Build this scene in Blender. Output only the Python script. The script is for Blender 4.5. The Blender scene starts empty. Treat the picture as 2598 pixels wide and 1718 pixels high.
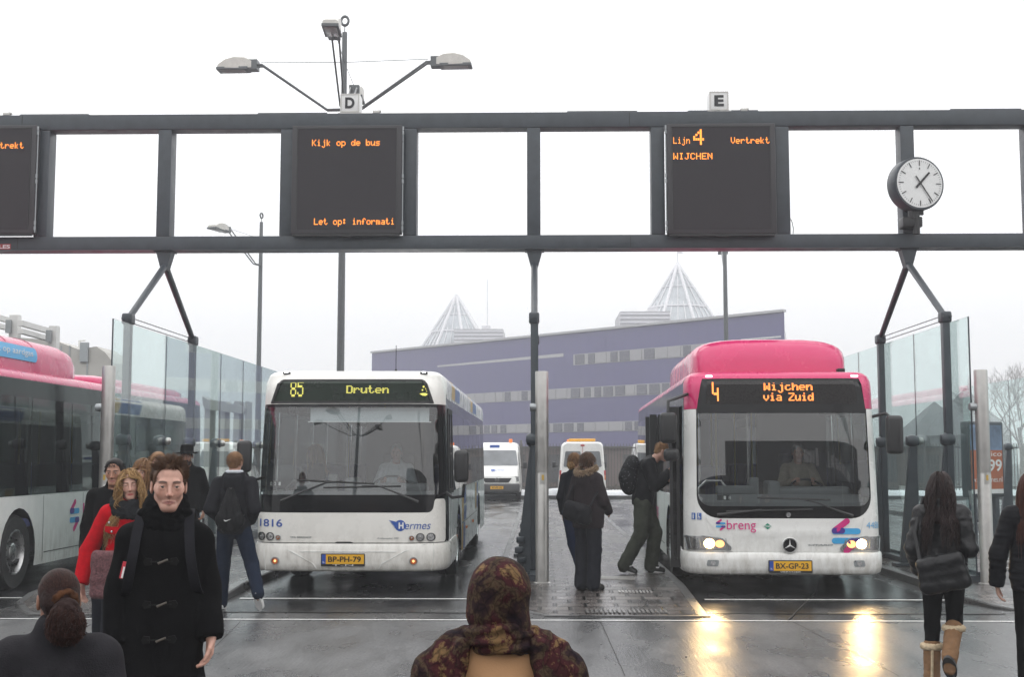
import bpy, bmesh, math, random
import numpy as np
from mathutils import Vector, Matrix, noise as mnoise
from mathutils.geometry import delaunay_2d_cdt
R = math.radians
random.seed(7)
rng = np.random.default_rng(7)
scene = bpy.context.scene
col = scene.collection

# ---------------------------------------------------------------- camera
CAM_H = 1.78; YAW = R(1.235); PITCH = R(5.36); FPX = 3200.0
cd = bpy.data.cameras.new('camera'); cam = bpy.data.objects.new('camera', cd); col.objects.link(cam)
cd.sensor_width = 36.0; cd.lens = 36.0 * FPX / 2598; cd.clip_start = 0.1; cd.clip_end = 2000
cam.location = (0, 0, CAM_H); cam.rotation_euler = (math.pi / 2 + PITCH, 0, YAW)
scene.camera = cam
# ---------------------------------------------------------------- world: overcast sky
w = bpy.data.worlds.new("World"); scene.world = w; w.use_nodes = True
nt = w.node_tree; N = nt.nodes; L = nt.links
bg = N['Background']; bg.inputs['Strength'].default_value = 0.1
sky = N.new('ShaderNodeTexSky'); sky.sky_type = 'NISHITA'; sky.sun_disc = False
SUN_EL, SUN_ROT = R(38), R(150)
sky.sun_elevation = SUN_EL; sky.sun_rotation = SUN_ROT; sky.dust_density = 5
tc = N.new('ShaderNodeTexCoord'); sp = N.new('ShaderNodeSeparateXYZ'); L.new(tc.outputs['Generated'], sp.inputs[0])
mr = N.new('ShaderNodeMapRange'); mr.inputs['From Min'].default_value = 0.0; mr.inputs['From Max'].default_value = 1.0
mr.inputs['To Min'].default_value = 12.4; mr.inputs['To Max'].default_value = 24.0
L.new(sp.outputs['Z'], mr.inputs['Value'])
cb = N.new('ShaderNodeCombineXYZ')
m1 = N.new('ShaderNodeMath'); m1.operation = 'MULTIPLY'; m1.inputs[1].default_value = 0.985; L.new(mr.outputs[0], m1.inputs[0])
m2 = N.new('ShaderNodeMath'); m2.operation = 'MULTIPLY'; m2.inputs[1].default_value = 0.99; L.new(mr.outputs[0], m2.inputs[0])
L.new(m1.outputs[0], cb.inputs[0]); L.new(m2.outputs[0], cb.inputs[1]); L.new(mr.outputs[0], cb.inputs[2])
mx = N.new('ShaderNodeMix'); mx.data_type = 'RGBA'; mx.inputs['Factor'].default_value = 0.93
L.new(sky.outputs[0], mx.inputs['A']); L.new(cb.outputs[0], mx.inputs['B']); L.new(mx.outputs['Result'], bg.inputs['Color'])
# ---------------------------------------------------------------- weak sun behind the cloud
sl = bpy.data.lights.new('sun', 'SUN'); sl.energy = 0.6; sl.angle = R(40); sl.color = (1, .97, .93)
so = bpy.data.objects.new('sun', sl); col.objects.link(so)
so.rotation_euler = (math.pi / 2 - SUN_EL, 0, math.pi - SUN_ROT + math.pi)
scene.view_settings.view_transform = 'Standard'; scene.view_settings.look = 'None'
scene.view_settings.exposure = 0.0; scene.view_settings.gamma = 1.0
scene.render.engine = 'CYCLES'
cy = scene.cycles
cy.max_bounces = 10; cy.diffuse_bounces = 3; cy.glossy_bounces = 4; cy.transmission_bounces = 6
cy.transparent_max_bounces = 24; cy.volume_bounces = 0; cy.use_denoising = True; cy.sample_clamp_indirect = 6
cy.caustics_reflective = False; cy.caustics_refractive = False

# ================================================================= helpers
_F = Vector((-math.sin(YAW) * math.cos(PITCH), math.cos(YAW) * math.cos(PITCH), math.sin(PITCH)))
_Rt = Vector((math.cos(YAW), math.sin(YAW), 0)); _U = _Rt.cross(_F)
def ray(x, y):
    return _F * FPX + _Rt * (x - 1299) - _U * (y - 859)
def at(x, y, Y):
    """photo pixel (2598 wide) on the vertical plane at distance Y -> world point"""
    d = ray(x, y); t = Y / d.y
    return Vector((d.x * t, Y, CAM_H + d.z * t))
def gnd(x, y, z=0.0):
    d = ray(x, y); t = (z - CAM_H) / d.z
    return Vector((d.x * t, d.y * t, z))

def tag(o, label=None, cat=None, group=None, kind=None):
    if label: o['label'] = label
    if cat: o['category'] = cat
    if group: o['group'] = group
    if kind: o['kind'] = kind
    return o
def empty(name, loc=(0, 0, 0), rz=0.0, label=None, cat=None, group=None):
    o = bpy.data.objects.new(name, None); col.objects.link(o); o.empty_display_size = .2
    o.location = loc; o.rotation_euler = (0, 0, rz)
    return tag(o, label, cat, group)

class MB:
    def __init__(s): s.v = []; s.f = []; s.m = []
    def add(s, vs, fs, mi=0):
        b = len(s.v); s.v.extend([tuple(p) for p in vs])
        for f in fs: s.f.append(tuple(i + b for i in f)); s.m.append(mi)
    def box(s, c, d, mi=0, rot=None):
        x, y, z = d[0] / 2, d[1] / 2, d[2] / 2
        vs = [Vector((sx * x, sy * y, sz * z)) for sx in (-1, 1) for sy in (-1, 1) for sz in (-1, 1)]
        if rot is not None: vs = [rot @ v for v in vs]
        vs = [v + Vector(c) for v in vs]
        s.add(vs, [(0, 1, 3, 2), (4, 6, 7, 5), (0, 4, 5, 1), (2, 3, 7, 6), (0, 2, 6, 4), (1, 5, 7, 3)], mi)
    def rbox(s, c, d, r=.02, mi=0, rot=None, n=3):
        """box with all edges rounded: convex hull style superellipsoid-free build, rounded in XZ or all"""
        x, y, z = [max(q / 2, 1e-4) for q in d]; r = min(r, x, y, z)
        vs = []; rings = []
        prof = []
        for k in range(n + 1):
            a = -math.pi / 2 + (math.pi / 2) * k / n
            prof.append((math.cos(a) * r, -z + r + math.sin(a) * r))
        for k in range(n + 1):
            a = (math.pi / 2) * k / n
            prof.append((math.cos(a) * r, z - r + math.sin(a) * r))
        M = 4 * (n + 1)
        for (e, zz) in prof:
            for q, (sx, sy) in enumerate(((1, 1), (-1, 1), (-1, -1), (1, -1))):
                for k in range(n + 1):
                    a = math.pi / 2 * q + (math.pi / 2) * k / n
                    vs.append(Vector((sx * (x - r) + math.cos(a) * e, sy * (y - r) + math.sin(a) * e, zz)))
        fs = []
        for i in range(len(prof) - 1):
            for j in range(M):
                a = i * M + j; b = i * M + (j + 1) % M
                fs.append((a, b, b + M, a + M))
        fs.append(tuple(range(M))[::-1]); fs.append(tuple((len(prof) - 1) * M + j for j in range(M)))
        if rot is not None: vs = [rot @ v for v in vs]
        s.add([v + Vector(c) for v in vs], fs, mi)
    def tube(s, pts, rad, n=8, mi=0, caps=True, flat=1.0):
        pts = [Vector(p) for p in pts]
        if not hasattr(rad, '__len__'): rad = [rad] * len(pts)
        vs = []; up = None
        for i, p in enumerate(pts):
            t = (pts[min(i + 1, len(pts) - 1)] - pts[max(i - 1, 0)]).normalized()
            if up is None:
                a = Vector((0, 0, 1)) if abs(t.z) < .9 else Vector((1, 0, 0))
                up = (a - t * a.dot(t)).normalized()
            else:
                up = (up - t * up.dot(t)).normalized()
            sd = t.cross(up)
            for k in range(n):
                an = 2 * math.pi * (k + .5) / n
                vs.append(p + (up * math.cos(an) + sd * math.sin(an) * flat) * rad[i])
        fs = []
        for i in range(len(pts) - 1):
            for k in range(n):
                a = i * n + k; b = i * n + (k + 1) % n
                fs.append((a, b, b + n, a + n))
        if caps: fs.append(tuple(range(n))[::-1]); fs.append(tuple((len(pts) - 1) * n + k for k in range(n)))
        s.add(vs, fs, mi)
    def cyl(s, a, b, r, r2=None, n=24, mi=0):
        s.tube([a, b], [r, r if r2 is None else r2], n, mi)
    def lathe(s, prof, c, n=24, mi=0, axis='z', rot=None, caps=True):
        """prof: (radius, height) list round an axis"""
        vs = []
        for (r, h) in prof:
            for k in range(n):
                a = 2 * math.pi * k / n
                p = Vector((math.cos(a) * r, math.sin(a) * r, h))
                if axis == 'y': p = Vector((p.x, p.z, p.y))
                if axis == 'x': p = Vector((p.z, p.y, p.x))
                if rot is not None: p = rot @ p
                vs.append(p + Vector(c))
        fs = []
        for i in range(len(prof) - 1):
            for k in range(n):
                a = i * n + k; b = i * n + (k + 1) % n
                fs.append((a, b, b + n, a + n))
        if caps: fs.append(tuple(range(n))[::-1]); fs.append(tuple((len(prof) - 1) * n + k for k in range(n)))
        s.add(vs, fs, mi)
    def prism(s, poly, d, axis='y', c=(0, 0, 0), mi=0):
        """polygon (2D) extruded by d centred about c; axis y: poly is (x,z); axis x: poly is (y,z); axis z: (x,y)"""
        n = len(poly); vs = []
        for h in (-d / 2, d / 2):
            for (a, b) in poly:
                p = {'y': (a, h, b), 'x': (h, a, b), 'z': (a, b, h)}[axis]
                vs.append(Vector(p) + Vector(c))
        fs = [tuple(range(n)), tuple(range(2 * n - 1, n - 1, -1))] + [(i, i + n, (i + 1) % n + n, (i + 1) % n) for i in range(n)]
        s.add(vs, fs, mi)
    def loft(s, rings, mi=0, closed=True, caps=True):
        n = len(rings[0]); vs = [p for r_ in rings for p in r_]; fs = []
        for i in range(len(rings) - 1):
            for k in range(n if closed else n - 1):
                a = i * n + k; b = i * n + (k + 1) % n
                fs.append((a, b, b + n, a + n))
        if caps and closed: fs.append(tuple(range(n))[::-1]); fs.append(tuple((len(rings) - 1) * n + k for k in range(n)))
        s.add(vs, fs, mi)
    def build(s, name, mat, parent=None, smooth=None, label=None, fix=True):
        me = bpy.data.meshes.new(name); me.from_pydata(s.v, [], s.f)
        mats = mat if isinstance(mat, (list, tuple)) else [mat]
        for m in mats: me.materials.append(m)
        if len(mats) > 1: me.polygons.foreach_set('material_index', s.m)
        if fix:
            bm = bmesh.new(); bm.from_mesh(me); bmesh.ops.recalc_face_normals(bm, faces=bm.faces); bm.to_mesh(me); bm.free()
        me.update()
        if smooth is not None: me.shade_smooth() if smooth >= 180 else me.set_sharp_from_angle(angle=R(smooth))
        if smooth is not None and smooth < 180:
            me.polygons.foreach_set('use_smooth', [True] * len(me.polygons)); me.set_sharp_from_angle(angle=R(smooth))
        o = bpy.data.objects.new(name, me); col.objects.link(o)
        if parent is not None: o.parent = parent
        if label: o['label'] = label
        return o

def copy_tree(o, parent=None):
    c = o.copy(); col.objects.link(c); c.parent = parent
    for ch in list(o.children): copy_tree(ch, c)
    return c

# ---------------------------------------------------------------- materials
M = {}
def mat(name, color, rough=.5, metal=0.0, var=.12, scale=6.0, bump=0.0, bscale=60.0, spec=.5, coat=0.0, rvar=.1, emit=None, estr=0.0, alpha=1.0, sheen=0.0):
    m = bpy.data.materials.new(name); m.use_nodes = True; nt = m.node_tree; N = nt.nodes; L = nt.links
    b = N['Principled BSDF']
    t = N.new('ShaderNodeTexCoord'); nz = N.new('ShaderNodeTexNoise'); nz.inputs['Scale'].default_value = scale
    nz.inputs['Detail'].default_value = 6; nz.inputs['Roughness'].default_value = .6
    L.new(t.outputs['Object'], nz.inputs['Vector'])
    r = N.new('ShaderNodeMapRange'); r.inputs['From Min'].default_value = .25; r.inputs['From Max'].default_value = .75
    r.inputs['To Min'].default_value = 1 - var; r.inputs['To Max'].default_value = 1 + var
    L.new(nz.outputs['Fac'], r.inputs['Value'])
    v = N.new('ShaderNodeVectorMath'); v.operation = 'SCALE'; v.inputs[0].default_value = color[:3]
    L.new(r.outputs[0], v.inputs['Scale']); L.new(v.outputs[0], b.inputs['Base Color'])
    r2 = N.new('ShaderNodeMapRange'); r2.inputs['From Min'].default_value = .3; r2.inputs['From Max'].default_value = .7
    r2.inputs['To Min'].default_value = max(0, rough - rvar); r2.inputs['To Max'].default_value = min(1, rough + rvar)
    L.new(nz.outputs['Fac'], r2.inputs['Value']); L.new(r2.outputs[0], b.inputs['Roughness'])
    b.inputs['Metallic'].default_value = metal; b.inputs['Specular IOR Level'].default_value = spec
    b.inputs['Coat Weight'].default_value = coat; b.inputs['Coat Roughness'].default_value = .05
    if sheen: b.inputs['Sheen Weight'].default_value = sheen
    if bump:
        n2 = N.new('ShaderNodeTexNoise'); n2.inputs['Scale'].default_value = bscale; n2.inputs['Detail'].default_value = 4
        L.new(t.outputs['Object'], n2.inputs['Vector'])
        bp = N.new('ShaderNodeBump'); bp.inputs['Strength'].default_value = bump; bp.inputs['Distance'].default_value = .01
        L.new(n2.outputs['Fac'], bp.inputs['Height']); L.new(bp.outputs[0], b.inputs['Normal'])
    if emit: b.inputs['Emission Color'].default_value = (*emit, 1); b.inputs['Emission Strength'].default_value = estr
    M[name] = m
    return m
def glassmat(name, tint, refl=1.0, ior=1.5, rough=0.0, haze=0.0, hcol=(.5, .5, .5)):
    """sheet glass: tinted see-through plus a Fresnel mirror; haze adds a little diffuse film (drizzle, dirt)"""
    m = bpy.data.materials.new(name); m.use_nodes = True; nt = m.node_tree; N = nt.nodes; L = nt.links
    N.remove(N['Principled BSDF']); out = N['Material Output']
    tr = N.new('ShaderNodeBsdfTransparent'); tr.inputs[0].default_value = (*tint, 1)
    gl = N.new('ShaderNodeBsdfGlossy'); gl.inputs['Roughness'].default_value = rough; gl.inputs[0].default_value = (refl, refl, refl, 1)
    fr = N.new('ShaderNodeFresnel'); fr.inputs['IOR'].default_value = ior
    ge = N.new('ShaderNodeNewGeometry')
    # same Fresnel from both sides of the sheet
    im = N.new('ShaderNodeMapRange'); im.inputs['To Min'].default_value = ior; im.inputs['To Max'].default_value = 1 / ior
    L.new(ge.outputs['Backfacing'], im.inputs['Value']); L.new(im.outputs[0], fr.inputs['IOR'])
    mx = N.new('ShaderNodeMixShader'); L.new(fr.outputs[0], mx.inputs[0])
    src = tr.outputs[0]
    if haze:
        df = N.new('ShaderNodeBsdfDiffuse'); df.inputs[0].default_value = (*hcol, 1)
        t = N.new('ShaderNodeTexCoord'); nz = N.new('ShaderNodeTexNoise'); nz.inputs['Scale'].default_value = 1.7; nz.inputs['Detail'].default_value = 7
        L.new(t.outputs['Object'], nz.inputs['Vector'])
        r = N.new('ShaderNodeMapRange'); r.inputs['From Min'].default_value = .3; r.inputs['From Max'].default_value = .8
        r.inputs['To Min'].default_value = haze * .5; r.inputs['To Max'].default_value = haze * 1.6
        L.new(nz.outputs['Fac'], r.inputs['Value'])
        m0 = N.new('ShaderNodeMixShader'); L.new(r.outputs[0], m0.inputs[0]); L.new(tr.outputs[0], m0.inputs[1]); L.new(df.outputs[0], m0.inputs[2])
        src = m0.outputs[0]
    L.new(src, mx.inputs[1]); L.new(gl.outputs[0], mx.inputs[2]); L.new(mx.outputs[0], out.inputs[0])
    M[name] = m
    return m
def emitmat(name, color, strength):
    m = bpy.data.materials.new(name); m.use_nodes = True; b = m.node_tree.nodes['Principled BSDF']
    b.inputs['Base Color'].default_value = (*[c * .3 for c in color], 1)
    b.inputs['Emission Color'].default_value = (*color, 1); b.inputs['Emission Strength'].default_value = strength
    M[name] = m; return m

mat('steel_blue', (.038, .047, .057), .42, var=.28, scale=5, bump=.05, bscale=200)
mat('steel_grey', (.30, .32, .33), .35, metal=.6, scale=20)
mat('zinc', (.48, .47, .45), .38, metal=.75, var=.12, scale=9, bump=.08, bscale=90)
mat('black_plastic', (.012, .012, .013), .42, var=.2)
mat('black_gloss', (.006, .006, .007), .12, var=.1, rvar=.04, spec=.28)
mat('rubber', (.018, .018, .018), .7, var=.25, scale=20, bump=.3, bscale=120)
def grimy(m):
    """splashed road dirt: patchy brown-grey film on the lowest panels"""
    N = m.node_tree.nodes; L = m.node_tree.links; b = N['Principled BSDF']; src = b.inputs['Base Color'].links[0].from_socket
    t = N.new('ShaderNodeTexCoord'); s_ = N.new('ShaderNodeSeparateXYZ'); L.new(t.outputs['Object'], s_.inputs[0])
    r = N.new('ShaderNodeMapRange'); r.inputs['From Min'].default_value = .95; r.inputs['From Max'].default_value = .22; L.new(s_.outputs['Z'], r.inputs['Value'])
    mp = N.new('ShaderNodeMapping'); mp.inputs['Scale'].default_value = (5, 5, 1.6); L.new(t.outputs['Object'], mp.inputs[0])
    n = N.new('ShaderNodeTexNoise'); n.inputs['Scale'].default_value = 2.2; n.inputs['Detail'].default_value = 8; n.inputs['Roughness'].default_value = .7; L.new(mp.outputs[0], n.inputs['Vector'])
    k = N.new('ShaderNodeMapRange'); k.inputs['From Min'].default_value = .42; k.inputs['From Max'].default_value = .72; k.inputs['To Min'].default_value = .05; k.inputs['To Max'].default_value = .75; L.new(n.outputs['Fac'], k.inputs['Value'])
    p = N.new('ShaderNodeMath'); p.operation = 'MULTIPLY'; L.new(r.outputs[0], p.inputs[0]); L.new(k.outputs[0], p.inputs[1])
    x = N.new('ShaderNodeMix'); x.data_type = 'RGBA'; L.new(p.outputs[0], x.inputs['Factor']); L.new(src, x.inputs['A']); x.inputs['B'].default_value = (.30, .27, .22, 1); L.new(x.outputs['Result'], b.inputs['Base Color'])
    return m
grimy(mat('white_paint', (.78, .78, .755), .28, var=.035, scale=2.5, coat=.4))
grimy(mat('cream_paint', (.80, .785, .74), .28, var=.04, scale=2.5, coat=.4))
mat('pink_paint', (.57, .007, .115), .25, var=.06, scale=2.5, coat=.35)
mat('pale_pink_paint', (.72, .18, .34), .3, var=.04, scale=2.5, coat=.5)
mat('seal', (.01, .01, .01), .6)
mat('chrome', (.75, .75, .75), .12, metal=1.0, var=.05, rvar=.03)
mat('display_black', (.030, .028, .032), .55, var=.15, scale=30)
mat('led_panel', (.036, .033, .037), .6, var=.3, scale=160, rvar=.05, spec=.15)
mat('white_plastic', (.75, .75, .74), .35, var=.06)
mat('letter_black', (.01, .01, .012), .4)
emitmat('led_orange', (1.0, .28, .03), 3.0)
emitmat('led_amber', (1.0, .28, .055), 2.8)
emitmat('led_yellow', (.80, .74, .14), 1.15)
emitmat('lamp_white', (.95, .97, 1.0), 4)
emitmat('headlamp', (1.0, .66, .28), 40)
emitmat('fog_warm', (1.0, .45, .16), 3)
emitmat('amber_on', (1.0, .16, .03), 1.2)
glassmat('screen_glass', (.86, .935, .925), haze=.045, hcol=(.45, .55, .55), ior=1.6)
glassmat('windscreen', (.68, .72, .72), ior=1.95, refl=1.0, haze=.006)
glassmat('side_glass', (.08, .09, .09), ior=1.42, refl=1.0, haze=.004)
glassmat('lamp_glass', (.85, .85, .85), ior=1.5)

# ---------------------------------------------------------------- surfaces from outlines
def pip(p, poly):
    x, y = p; c = False; n = len(poly); j = n - 1
    for i in range(n):
        xi, yi = poly[i]; xj, yj = poly[j]
        if (yi > y) != (yj > y) and x < (xj - xi) * (y - yi) / (yj - yi) + xi: c = not c
        j = i
    return c
def resample(poly, step):
    out = []
    for i in range(len(poly)):
        a = poly[i]; b = poly[(i + 1) % len(poly)]
        d = math.hypot(b[0] - a[0], b[1] - a[1]); n = max(1, int(d / step))
        for k in range(n): out.append((a[0] + (b[0] - a[0]) * k / n, a[1] + (b[1] - a[1]) * k / n))
    return out
def rounded(poly, r, n=5):
    """round the corners of a polygon; r a number or one per corner"""
    out = []; N_ = len(poly)
    for i in range(N_):
        rr = r[i] if hasattr(r, '__len__') else r
        p = Vector(poly[i]); a = Vector(poly[i - 1]) - p; b = Vector(poly[(i + 1) % N_]) - p
        if rr <= 0: out.append(tuple(p)); continue
        la, lb = a.length, b.length; a.normalize(); b.normalize()
        ang = a.angle(b); t = min(rr / math.tan(ang / 2), la * .49, lb * .49); rr = t * math.tan(ang / 2)
        c = p + (a + b).normalized() * (rr / math.sin(ang / 2))
        s0 = p + a * t - c; s1 = p + b * t - c
        for k in range(n + 1):
            q = s0.lerp(s1, k / n)
            # slerp-ish
            th = s0.angle(s1); w0 = math.sin((1 - k / n) * th) / math.sin(th); w1 = math.sin(k / n * th) / math.sin(th)
            out.append(tuple(c + s0 * w0 + s1 * w1))
    return out
def rect(a, b, c, d): return [(a, c), (b, c), (b, d), (a, d)]
def circle(cx, cy, r, n=24, ry=None): return [(cx + r * math.cos(2 * math.pi * k / n), cy + (ry or r) * math.sin(2 * math.pi * k / n)) for k in range(n)]
def patch(mb, outline, surf, holes=(), step=.12, mi=0, off=0.0, thick=0.0):
    loops = [resample(outline, step)] + [resample(h, step) for h in holes]
    vs = []; es = []
    for lp in loops:
        b = len(vs); vs += lp; es += [(b + i, b + (i + 1) % len(lp)) for i in range(len(lp))]
    xs = [p[0] for p in loops[0]]; ys = [p[1] for p in loops[0]]
    nx = int((max(xs) - min(xs)) / step); ny = int((max(ys) - min(ys)) / step)
    for i in range(1, nx + 1):
        for j in range(1, ny + 1):
            p = (min(xs) + (max(xs) - min(xs)) * i / (nx + 1), min(ys) + (max(ys) - min(ys)) * j / (ny + 1))
            if pip(p, outline) and not any(pip(p, h) for h in holes): vs.append(p)
    r = delaunay_2d_cdt([Vector(v) for v in vs], es, [], 0, 1e-6)
    V2 = [tuple(v) for v in r[0]]; T = []
    for t in r[2]:
        c = (sum(V2[i][0] for i in t) / len(t), sum(V2[i][1] for i in t) / len(t))
        if pip(c, loops[0]) and not any(pip(c, h) for h in loops[1:]): T.append(tuple(t))
    P = [surf(u, v, off) for (u, v) in V2]
    if thick <= 0: mb.add(P, T, mi); return
    P2 = [surf(u, v, off - thick) for (u, v) in V2]; n = len(P)
    cnt = {}
    for t in T:
        for i in range(3):
            e = (t[i], t[(i + 1) % 3]); cnt[e] = 1
    rim = [(a, b) for (a, b) in cnt if (b, a) not in cnt]
    mb.add(P + P2, T + [tuple(i + n for i in t[::-1]) for t in T] + [(b, a, a + n, b + n) for a, b in rim], mi)
def plane_surf(origin, ux, uz):
    o = Vector(origin); ux = Vector(ux).normalized(); uz = Vector(uz).normalized(); nn = ux.cross(uz)
    return lambda u, v, off=0.0: o + ux * u + uz * v + nn * off
# text as mesh, laid on a surface
_tc = {}
def text_geo(txt, bold=0.0, shear=0.0, spacing=1.0):
    k = (txt, bold, shear, spacing)
    if k in _tc: return _tc[k]
    cu = bpy.data.curves.new('t', 'FONT'); cu.body = txt; cu.size = 1.0; cu.offset = bold; cu.shear = shear
    cu.space_character = spacing; cu.fill_mode = 'FRONT'; cu.resolution_u = 4
    o = bpy.data.objects.new('t', cu); col.objects.link(o)
    dg = bpy.context.evaluated_depsgraph_get(); me = bpy.data.meshes.new_from_object(o.evaluated_get(dg))
    vs = [(v.co.x, v.co.y) for v in me.vertices]; fs = [tuple(p.vertices) for p in me.polygons]
    bpy.data.objects.remove(o); bpy.data.meshes.remove(me); bpy.data.curves.remove(cu)
    x0 = min(v[0] for v in vs); x1 = max(v[0] for v in vs); y0 = min(v[1] for v in vs); y1 = max(v[1] for v in vs)
    _tc[k] = ([((v[0] - x0) / (x1 - x0), (v[1] - y0) / (y1 - y0)) for v in vs], fs)
    return _tc[k]
def text(mb, txt, surf, x0, x1, z0, z1, off=.004, mi=0, **kw):
    vs, fs = text_geo(txt, **kw)
    mb.add([surf(x0 + (x1 - x0) * u, z0 + (z1 - z0) * v, off) for u, v in vs], fs, mi)
FONT = {k: v.split(',') for k, v in {
 'K': '10001,10010,10100,11000,10100,10010,10001', 'i': '00100,0,01100,00100,00100,00100,01110',
 'j': '00010,0,00110,00010,00010,00010,00010,10010,01100', 'k': '10000,10000,10010,10100,11000,10100,10010',
 'o': '0,0,01110,10001,10001,10001,01110', 'p': '0,0,11110,10001,10001,10001,11110,10000,10000',
 'd': '00001,00001,01101,10011,10001,10011,01101', 'e': '0,0,01110,10001,11111,10000,01110',
 'b': '10000,10000,10110,11001,10001,11001,10110', 'u': '0,0,10001,10001,10001,10011,01101',
 's': '0,0,01111,10000,01110,00001,11110', 'L': '10000,10000,10000,10000,10000,10000,11111',
 't': '01000,01000,11100,01000,01000,01001,00110', ':': '0,01100,01100,0,01100,01100,0',
 'n': '0,0,10110,11001,10001,10001,10001', 'f': '00110,01001,01000,11100,01000,01000,01000',
 'r': '0,0,10110,11001,10000,10000,10000', 'm': '0,0,11010,10101,10101,10101,10101',
 'a': '0,0,01110,00001,01111,10001,01111', 'V': '10001,10001,10001,10001,10001,01010,00100',
 'W': '10001,10001,10001,10101,10101,11011,10001', 'I': '01110,00100,00100,00100,00100,00100,01110',
 'J': '00111,00010,00010,00010,00010,10010,01100', 'C': '01110,10001,10000,10000,10000,10001,01110',
 'H': '10001,10001,10001,11111,10001,10001,10001', 'E': '11111,10000,10000,11110,10000,10000,11111',
 'N': '10001,11001,10101,10101,10011,10001,10001', 'c': '0,0,01110,10000,10000,10001,01110',
 'h': '10000,10000,10110,11001,10001,10001,10001', 'v': '0,0,10001,10001,10001,01010,00100',
 'Z': '11111,00001,00010,00100,01000,10000,11111', 'D': '11110,10001,10001,10001,10001,10001,11110',
 '4': '00010,00110,01010,10010,11111,00010,00010', '8': '01110,10001,10001,01110,10001,10001,01110',
 '5': '11111,10000,11110,00001,00001,10001,01110', ' ': '0', '~': '0,0,00100,00100,00110,00101,00100'}.items()}
def dots(mb, txt, surf, x0, z1, pitch, fill=.86, off=.003, mi=0, adv=6, sx=1, sz=1, bold=0, x1=None):
    """dot-matrix writing: x0 left, z1 top; one small square per lit lamp"""
    cells = set()
    for ci, ch in enumerate(txt):
        for r_, row in enumerate(FONT[ch]):
            for c_, q in enumerate(row):
                if q == '1' and row != '0':
                    for a in range(sx + bold):
                        for b_ in range(sz): cells.add((ci * adv * sx + c_ * sx + a, r_ * sz + b_))
    px = pitch if x1 is None else (x1 - x0) / (max(c for c, r_ in cells) + 1)
    for (c_, r_) in cells:
        cx = x0 + (c_ + .5) * px; cz = z1 - (r_ + .5) * pitch; h = pitch * fill / 2; hx = px * fill / 2
        mb.add([surf(cx - hx, cz - h, off), surf(cx + hx, cz - h, off), surf(cx + hx, cz + h, off), surf(cx - hx, cz + h, off)], [(0, 1, 2, 3)], mi)
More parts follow.
